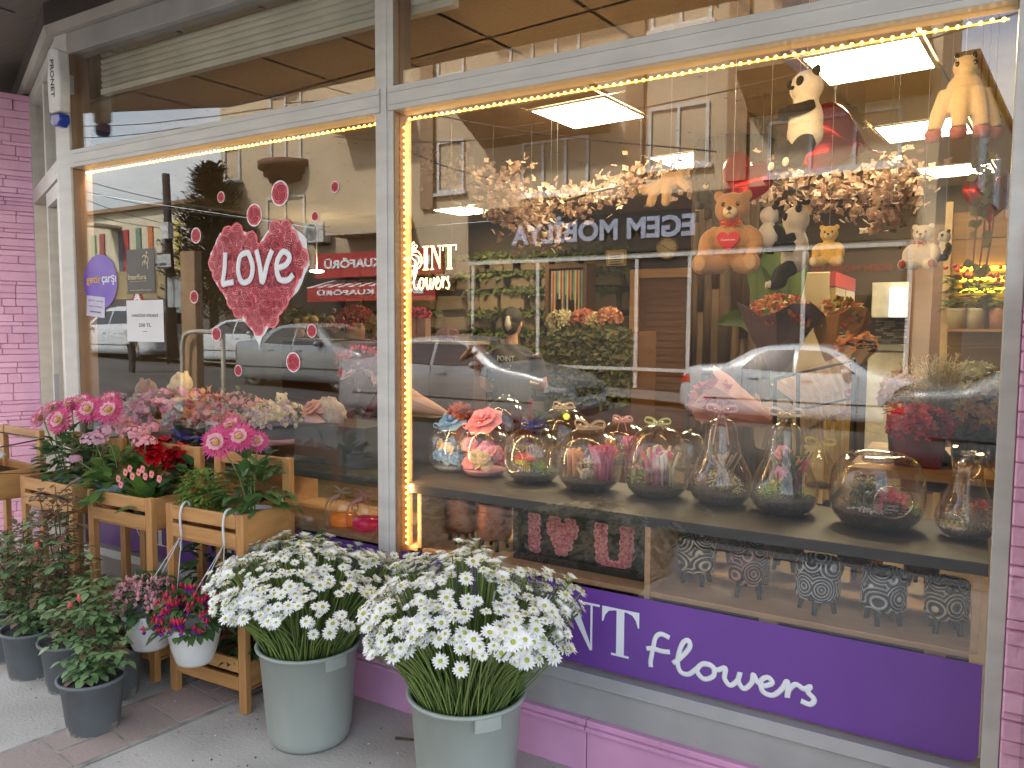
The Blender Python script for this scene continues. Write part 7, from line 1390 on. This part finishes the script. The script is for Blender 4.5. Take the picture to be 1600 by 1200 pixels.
# plants on the lower shelves
for k_,(x,y_,lab,lm,r,hh,n,pm,fl) in enumerate(((-2.92,-.25,'terracotta pot of green herbs on the lowest shelf, near stand, left',gleaf,.065,.10,110,terra,None),(-2.72,-.27,'terracotta pot of dark foliage on the lowest shelf, near stand, right',dleaf,.065,.10,120,terra,None),(-4.12,-.30,'feathery green plant low on the left stand',gleaf,.07,.12,190,terra,None),(-3.95,-.28,'green herb pot on the lowest shelf of the left stand',basil,.07,.10,120,terra,None),(-3.40,-.2,'dark leaved pot with small orange flowers, low on the middle stand',dleaf,.08,.10,120,MT['dark pot'],orgf),(-3.58,-.2,'leafy pot behind the orange flowered one',gleaf,.07,.10,80,terra,None))):
    t=potted('potted_plant',lab,(x,y_,.098),r,.11,pm); b=MB(); foliage(b,n,domef((0,0,.12),.13,.13+(.12 if k_==2 else 0),-.1,.8),.055,.03,nn=1); b.build('foliage',lm,t)
    if k_==4: t.location.z=.098; f=MB(); flowerball(f,(0,0,.17),(.07,.07,.06),90,.018); f.build('flowers',rcol('small orange flower',(.55,.08,.03),(.6,.16,.05)),t)
t=potted('foliage_plant','large dark leaved plant behind the near stand, against the purple banner',(-2.60,-.17,0),.09,.3,gpot); b=MB(); foliage(b,150,domef((0,0,.45),.20,.28,-.6,.5),.10,.05); b.build('foliage',dleaf,t)
t=potted('foliage_plant','leafy plant standing behind the middle stand',(-3.14,-.16,0),.08,.25,gpot); b=MB(); foliage(b,120,domef((0,0,.4),.12,.3,-.5,.5),.08,.04); b.build('foliage',dleaf,t)
# rose bushes in grey nursery pots
def rosebush(lab,x,y,hgt,spread,n,bronze,buds,seed,lean=0):
    random.seed(seed); t=potted('rose_bush',lab,(x,y,0),.125,.225,gpot,'rose bush','rose bushes in grey nursery pots'); s=MB(); l=MB(); red=MB()
    MB().lathe([(.097,.0005),(.0985,.02),(.0995,.045),(.098,.046),(.094,.0)],30,wob=.012).build('scuffed_base',mat('chalky scuff',(.34,.33,.28),(.12,.12,.11),sc=14,rough=.9,lo=.4,hi=.6),t)
    for i in range(6):
        a=R()*6.28; top=Vector((math.cos(a)*spread*U(.2,1)+lean,math.sin(a)*spread*U(.2,.9),hgt*U(.6,1))); pts=cr([(math.cos(a)*.02,math.sin(a)*.02,.19),(top.x*.4,top.y*.4,.2+(top.z-.2)*.45),tuple(top)],6); s.tube(pts,[lerp(.006,.0022,k_/(len(pts)-1)) for k_ in range(len(pts))],6)
        for k_ in range(n):
            f=U(.12,1)**.8; p=pts[int(f*(len(pts)-1))]; d=Vector((U(-1,1),U(-1,1),U(-.2,.5))).normalized(); e=p+d*U(.04,.11); s.tube([p,e],.0013,3,cap=False); tgt=red if (R()<bronze*f*1.4) else l; sd=d.cross(Vector((0,0,1))).normalized(); Lf=U(.032,.05)
            for q in range(5 if R()<.7 else 3):
                if q==0: tgt.leaf(e,d,(0,0,1),Lf*1.1,Lf*.72,0,fold=.25,curl=.3)
                else: sg=1 if q%2 else -1; tgt.leaf(p.lerp(e,.45 if q>2 else .85),(d*.3+sd*sg),(0,0,1),Lf*.9,Lf*.6,0,fold=.25,curl=.3)
        if i<buds: f=MB(); f.ell((0,0,.012),(.009,.009,.018)); fabricrose(f,(0,0,.012),.012,0,(0,0,1)); o=f.build('flower_bud',mat('rosebud coral',(.62,.05,.06),(.66,.18,.14),mode='island',rough=.5,tl=.2),t); o.location=top
    s.build('stems',woody,t); l.build('green_leaves',rleaf,t); red.build('bronze_leaves',rrleaf,t); return t
rosebush('rose bush in the front grey pot, nearest the camera',-3.06,-.80,.62,.20,24,.12,2,11,.10)
rosebush('rose bush just behind the front pot, beside the stand leg',-3.27,-.58,.60,.13,16,.3,1,12,.05)
rosebush('tall bronze leaved rose bush in the third pot',-3.51,-.64,.98,.15,26,.7,1,13,.02)
rosebush('rose bush with a red bud in the fourth pot',-3.80,-.66,.78,.18,24,.45,2,14)
rosebush('rose bush at the left edge in the farthest grey pot',-4.08,-.62,.68,.2,24,.2,0,15)
random.seed(99)
# fuchsias in hanging white pots
def fuchsia(lab,c,hookp,light):
    t=thing('hanging_pot',lab,'hanging pot',c,0,'hanging white pots of fuchsia'); r=.105; b=MB(); b.lathe([(0,.0),(r*.66,.001),(r*.72,.012),(r*.86,.06),(r*1.0,.125),(r*1.08,.14),(r*1.09,.165),(r*1.0,.168),(r*.97,.14),(0,.135)],36); b.build('pot',wpot,t)
    hk=Vector(hookp)-Vector(c); b=MB()
    for a in (.6,2.7,4.7): b.tube([(r*1.05*math.cos(a),r*1.05*math.sin(a),.155),hk+Vector((0,-.02,-.13))],.0022,5)
    b.tube(cr([hk+Vector((0,-.02,-.14)),hk+Vector((0,-.025,-.05)),hk+Vector((.0,-.012,.0)),hk+Vector((0,.012,.012)),hk+Vector((0,.024,-.005)),hk+Vector((0,.024,-.03))],4),.0055,7); b.build('hanger',wpot,t)
    b=MB(); foliage(b,230,domef((0,0,.155),.15,.17,-.08,.4),.05,.03,droop=.2); b.build('foliage',dleaf,t)
    ms_=[mat('fuchsia pale pink',(.72,.30,.36),(.76,.46,.48),mode='island',rough=.5,tl=.3),mat('fuchsia white skirt',(.74,.55,.58),(.66,.25,.38),mode='island',rough=.5,tl=.3),stemm] if light else [mat('fuchsia red',(.62,.014,.06),(.66,.05,.13),mode='island',rough=.4,tl=.3),mat('fuchsia violet skirt',(.11,.01,.30),(.18,.015,.27),mode='island',rough=.5,tl=.2),stemm]
    prot=[]
    for op in (0,1,1):
        f=MB(); s_=1.0; f.tube([(0,0,.035),(0,0,.012)],.0012,3,2,cap=False); f.ell((0,0,0),(.0068*s_,.0068*s_,.0145*s_),0,8,5)
        if op:
            for j in range(4): a=j*1.57+U(0,1); f.leaf((0,0,-.008),(math.cos(a),math.sin(a),.25),(0,0,1),.030*s_,.012,0,n=1,curl=-.3)
            for j in range(4): a=j*1.57+.7; f.leaf((0,0,-.008),(math.cos(a)*.4,math.sin(a)*.4,-1),(0,0,1),.021,.019,1,n=1)
        o=f.build('fuchsia_flower',ms_); prot.append(o.data); bpy.data.objects.remove(o)
    k_=0
    for i in range(170):
        p,d=domef((0,-.02,.18),.175,.17,-.12,.5)()
        if p.y>.06 or k_>=92: continue
        o=link('fuchsia_flower',random.choice(prot),t); o.location=p; o.rotation_euler=(U(-.4,.4),U(-.4,.4),U(0,6)); o.scale=(U(.8,1.1),)*3; k_+=1
    return t
fuchsia('white hanging pot of pale pink fuchsia behind the front rose bush',(-3.07,-.53,.245),(-2.975,-.412,.862),True)
fuchsia('white hanging pot of red and violet fuchsia nearest the buckets',(-2.755,-.54,.255),(-2.705,-.402,.862),False)
# buckets of white daisies
bkm=mat('sage grey plastic',(.37,.41,.38),(.30,.34,.31),sc=5,st=(1,1,.25),rough=.42,bump=.06,bs=30,spot=((.22,.21,.17),7,.675))
def bucket(lab,loc,r,h,rz,sticker=False):
    t=thing('flower_bucket',lab,'bucket',loc,rz,'sage grey buckets of daisies'); b=MB(); b.lathe([(0,.004),(r*.76,.003),(r*.80,.016),(r*.84,.05),(r*.955,h-.035),(r*.965,h-.034),(r*.985,h-.006),(r*1.035,h-.004),(r*1.05,h+.004),(r*1.035,h+.010),(r*.97,h+.008),(r*.93,h-.02),(r*.78,.02),(0,.02)],56); b.build('body',bkm,t)
    for s in (0,PI):
        q=MB(); n=10; vs=[];fs=[]
        for i in range(n+1):
            a=s-.22+.44*i/n; 
            for rr,z in ((r*.975,h-.045),(r*1.045,h-.045),(r*1.055,h-.0),(r*.975,h-.0)): vs.append((rr*math.cos(a),rr*math.sin(a),z))
        for i in range(n):
            for j in range(4): fs.append((4*i+j,4*i+(j+1)%4,4*i+4+(j+1)%4,4*i+4+j))
        fs+=[(0,3,2,1),(4*n,4*n+1,4*n+2,4*n+3)]; q.add(vs,fs); q.build('handle',bkm,t)
    if sticker:
        q=MB(); a0=sticker; vs=[];fs=[]
        for i in range(6):
            a=a0+.035*i; 
            for z in (.21,.32): rr=r*lerp(.84,.955,(z-.05)/(h-.085))+.0015; vs.append((rr*math.cos(a),rr*math.sin(a),z))
        for i in range(5): fs.append((2*i,2*i+2,2*i+3,2*i+1))
        q.add(vs,fs); q.build('label',mat('bucket label',(.6,.62,.6),(.15,.25,.4),sc=55,rough=.5,lo=.55,hi=.6),t)
    return t
B1=(-2.265,-.375,0); B2=(-1.475,-.41,0)
bucket('left sage grey bucket of white daisies, between the stand and the other bucket',B1,.198,.385,-.25); bucket('right sage grey bucket of white daisies with a small label on its side',B2,.198,.40,-.62,sticker=3.62)
dwt=mat('daisy petal white',(.88,.88,.86),(.82,.83,.79),mode='island',rough=.6,tl=.18); dgr=mat('daisy eye green yellow',(.42,.40,.03),(.30,.36,.05),mode='noise',sc=200,rough=.8)
def daisymesh(b,c,ax,r,n=15,cup=.12):
    ax=Vector(ax).normalized(); u=ax.orthogonal().normalized(); v=ax.cross(u)
    for k_ in range(2):
        for i in range(n if k_==0 else 9):
            a=i/(n if k_==0 else 9)*2*PI+k_*.2+U(-.08,.08); d=u*math.cos(a)+v*math.sin(a)+ax*(cup+.25*k_+U(-.15,.15)); petal2(b,Vector(c)+d*r*.1,d,ax,r*U(.82,1.0)*(1-.25*k_),r*.30,0,0,2,.1)
    b.ell(Vector(c)+ax*r*.16,(r*.27,r*.27,r*.18),1,10,6)
protos=[]
for cup in (.05,.35,.7):
    b=MB(); daisymesh(b,(0,0,0),(0,0,1),.0265,15,cup); o=b.build('daisy',[dwt,dgr]); protos.append(o.data); bpy.data.objects.remove(o)
def bunch(lab,B,h,cx,cy_,rx,ry,zc,rz_,seed,extra):
    random.seed(seed); t=thing('daisy_bunch',lab,'flowers',(B[0],B[1],h-.30),0,'bunches of white daisies in buckets'); o0=Vector(t.location); heads=[]
    n=0
    while n<560:
        a=R()*6.28; p=math.acos(U(.10,1)); d=Vector((math.sin(p)*math.cos(a),math.sin(p)*math.sin(a),math.cos(p))); lump=1+.30*noise.noise(d*2.3+Vector((seed,0,0))); q=U(.86,1.0)*lump
        w=Vector((B[0]+cx+d.x*rx*q,B[1]+cy_+d.y*ry*q,zc+d.z*rz_*q)); 
        if w.y>-.035 or (w.z<h+.245+.06*math.sin(a*3+seed) ): 
            if R()<.9: n+=.25; continue
        if w.y>-.035: w.y=-.04-U(0,.05)
        heads.append((w,d)); n+=1
    for px,py,y in extra: heads.append((P(px,py,y),Vector((.5,-.8,.35))))
    camp=Vector((0,-D0,H0)); heads.sort(key=lambda x:(x[0]-camp).length-.5*max(0,(camp-x[0]).normalized().dot(x[1])))
    rest=MB()
    for i,(w,d) in enumerate(heads):
        ax=(Vector((d.x*.75,d.y*.75,d.z*.4+.5))+Vector((U(-.35,.35),U(-.35,.35),U(.0,.3)))).normalized()
        M_=T(w-o0)@ax.to_track_quat('Z','Y').to_matrix().to_4x4()@Matrix.Rotation(R()*6,4,'Z')@Matrix.Scale(U(.62,1.12),4)
        if i<99: o=link('daisy_head',protos[0 if R()<.6 else 1],t); o.matrix_local=M_
        else:
            me=random.choice(protos); k0=len(rest.v); rest.v+=[M_@v.co for v in me.vertices]; rest.f+=[tuple(k0+j for j in p.vertices) for p in me.polygons]; rest.m+=[p.material_index for p in me.polygons]; rest.s+=[True]*len(me.polygons)
    tag(rest.build('daisy_heads',[dwt,dgr],t),kind='stuff')
    s=MB(); gl=MB()
    for w,d in heads:
        a=math.atan2(w.y-B[1],w.x-B[0])+U(-.2,.2); rr=min(.165,math.hypot(w.x-B[0],w.y-B[1])*.5)*U(.75,1.05); b0=Vector((rr*math.cos(a)*.6,rr*math.sin(a)*.6,.0)); b1=Vector((rr*math.cos(a),rr*math.sin(a),.29)); e=w-o0-Vector((0,0,.006)); s.tube(cr([b0,b1,b1.lerp(e,.5)+Vector((0,0,.03)),e],3),[.0028]*6+[.0024]*4,5,random.choice((0,0,1)),cap=False)
    for i in range(210):
        a=R()*6.28; rr=.172*R()**.4; b0=Vector((rr*math.cos(a)*.6,rr*math.sin(a)*.6,.0)); b1=Vector((rr*math.cos(a),rr*math.sin(a),.29)); e=Vector((rr*1.7*math.cos(a+U(-.2,.2)),rr*1.5*math.sin(a),U(.42,.50))); e.y=min(e.y,-.04-B[1]); s.tube([b0,b1,e],.0026,5,random.choice((0,1)),cap=False)
    for i in range(330):
        a=R()*6.28; rr=U(.1,.26); z=U(.32,.52); p_=Vector((rr*math.cos(a)*.8,rr*math.sin(a)*.7,z)); p_.y=min(p_.y,-.05-B[1]); gl.leaf(p_,(math.cos(a)*.6+U(-.4,.4),math.sin(a)*.6+U(-.4,.4),U(-.3,1)),(0,0,1),U(.02,.045),U(.007,.014),0,n=1)
    s.build('stems',[mat('daisy stem',(.16,.24,.055),(.22,.30,.08),mode='island',rough=.55,tl=.1),mat('daisy stem dark',(.075,.13,.03),(.12,.18,.05),mode='island',rough=.55)],t); gl.build('leaves',gleaf,t); return t
bunch('wide mass of white daisies in the left bucket',B1,.385,.0,-.02,.45,.40,.565,.215,3,[(500,960,-.62),(485,975,-.62),(520,975,-.6),(490,992,-.62),(515,990,-.6),(535,962,-.6),(540,975,-.58)])
bunch('wide mass of white daisies in the right bucket',B2,.40,.03,-.02,.40,.38,.60,.27,5,[(740,1000,-.85),(750,1012,-.85),(772,1010,-.85),(754,1026,-.85),(790,990,-.83),(802,1004,-.83),(765,990,-.85),(820,1000,-.8)])
random.seed(5)
# wire basket with small bottles on the leftmost stand
t=thing('wire_basket','black wire basket of small bottles with pink and teal caps at the left edge','basket',(-4.66,-.36,1.0)); q=MB()
for i in range(12): x=-.22+i*.04; q.tube([(x,-.12,.0),(x,-.13,-.14),(x,.1,-.17)],.0018,4); 
for z in (0,-.05,-.1,-.14): q.tube([(-.24,-.12-.0,z),(.24,-.12,z)],.0022,4)
q.tube([(-.24,-.12,0),(-.24,.12,.02),(.24,.12,.02),(.24,-.12,0)],.004,5); q.build('wire',iron,t)
for i,(dx,m_) in enumerate(((-.05,mat('teal cap',(.02,.16,.16),rough=.4)),(.02,mat('pink cap',(.55,.10,.22),rough=.4)),(.09,mat('rose cap',(.6,.03,.12),rough=.4)),(.16,mat('coral cap',(.6,.08,.1),rough=.4)))):
    bt=thing('spray_bottle','small white bottle with a '+m_.name+', lying in the wire basket','bottle',(-4.66+dx,-.42,.93),0,'small bottles in the wire basket'); bt.rotation_euler=(.5,-.5,0); MB().lathe([(0,0),(.022,.001),(.024,.01),(.024,.12),(.018,.135)],16).build('bottle',wpot,bt); MB().lathe([(.019,.136),(.019,.175),(.012,.18),(0,.18)],16).build('cap',m_,bt)
# fallen petals and twig on the pavement by the plinth
q=MB(); q.tube(cr([(-1.12,-.10,.004),(-1.02,-.13,.008),(-.95,-.18,.004)],4),.0022,4); tag(q.build('twig',woody),'thin dark twig lying on the pavement at the plinth, bottom centre','twig')
o=link('fallen_daisy',protos[1]); o.location=(-.93,-.17,.014); tag(o,'single white daisy fallen on the pavement at the foot of the plinth','flower')
q=MB(); q.tube([(-1.95,-.22,.006),(-1.88,-.19,.006)],[.006,.004],6); tag(q.build('twig',woody),'short brown stalk piece lying between the two buckets','twig')

# litter on the pavement
q=MB()
for i in range(150):
    x=U(-4.2,.0); y=-.06-abs(random.gauss(0,.45)); q.leaf((x,y,zstreet(x,y)+.007),(U(-1,1),U(-1,1),0),(0,0,1),U(.006,.018),U(.004,.010),random.choice((0,0,1,2,2)),n=1,curl=.05)
for i in range(160):
    x=U(-4.4,.1); y=-.05-abs(random.gauss(0,.6)); q.ell((x,y,zstreet(x,y)+.002),U(.0015,.004),3,5,4)
tag(q.build('fallen_petals',[dwt,dpink,rleaf,soil]),'stray petals, leaf bits and crumbs of soil scattered over the pavement','litter',kind='stuff')
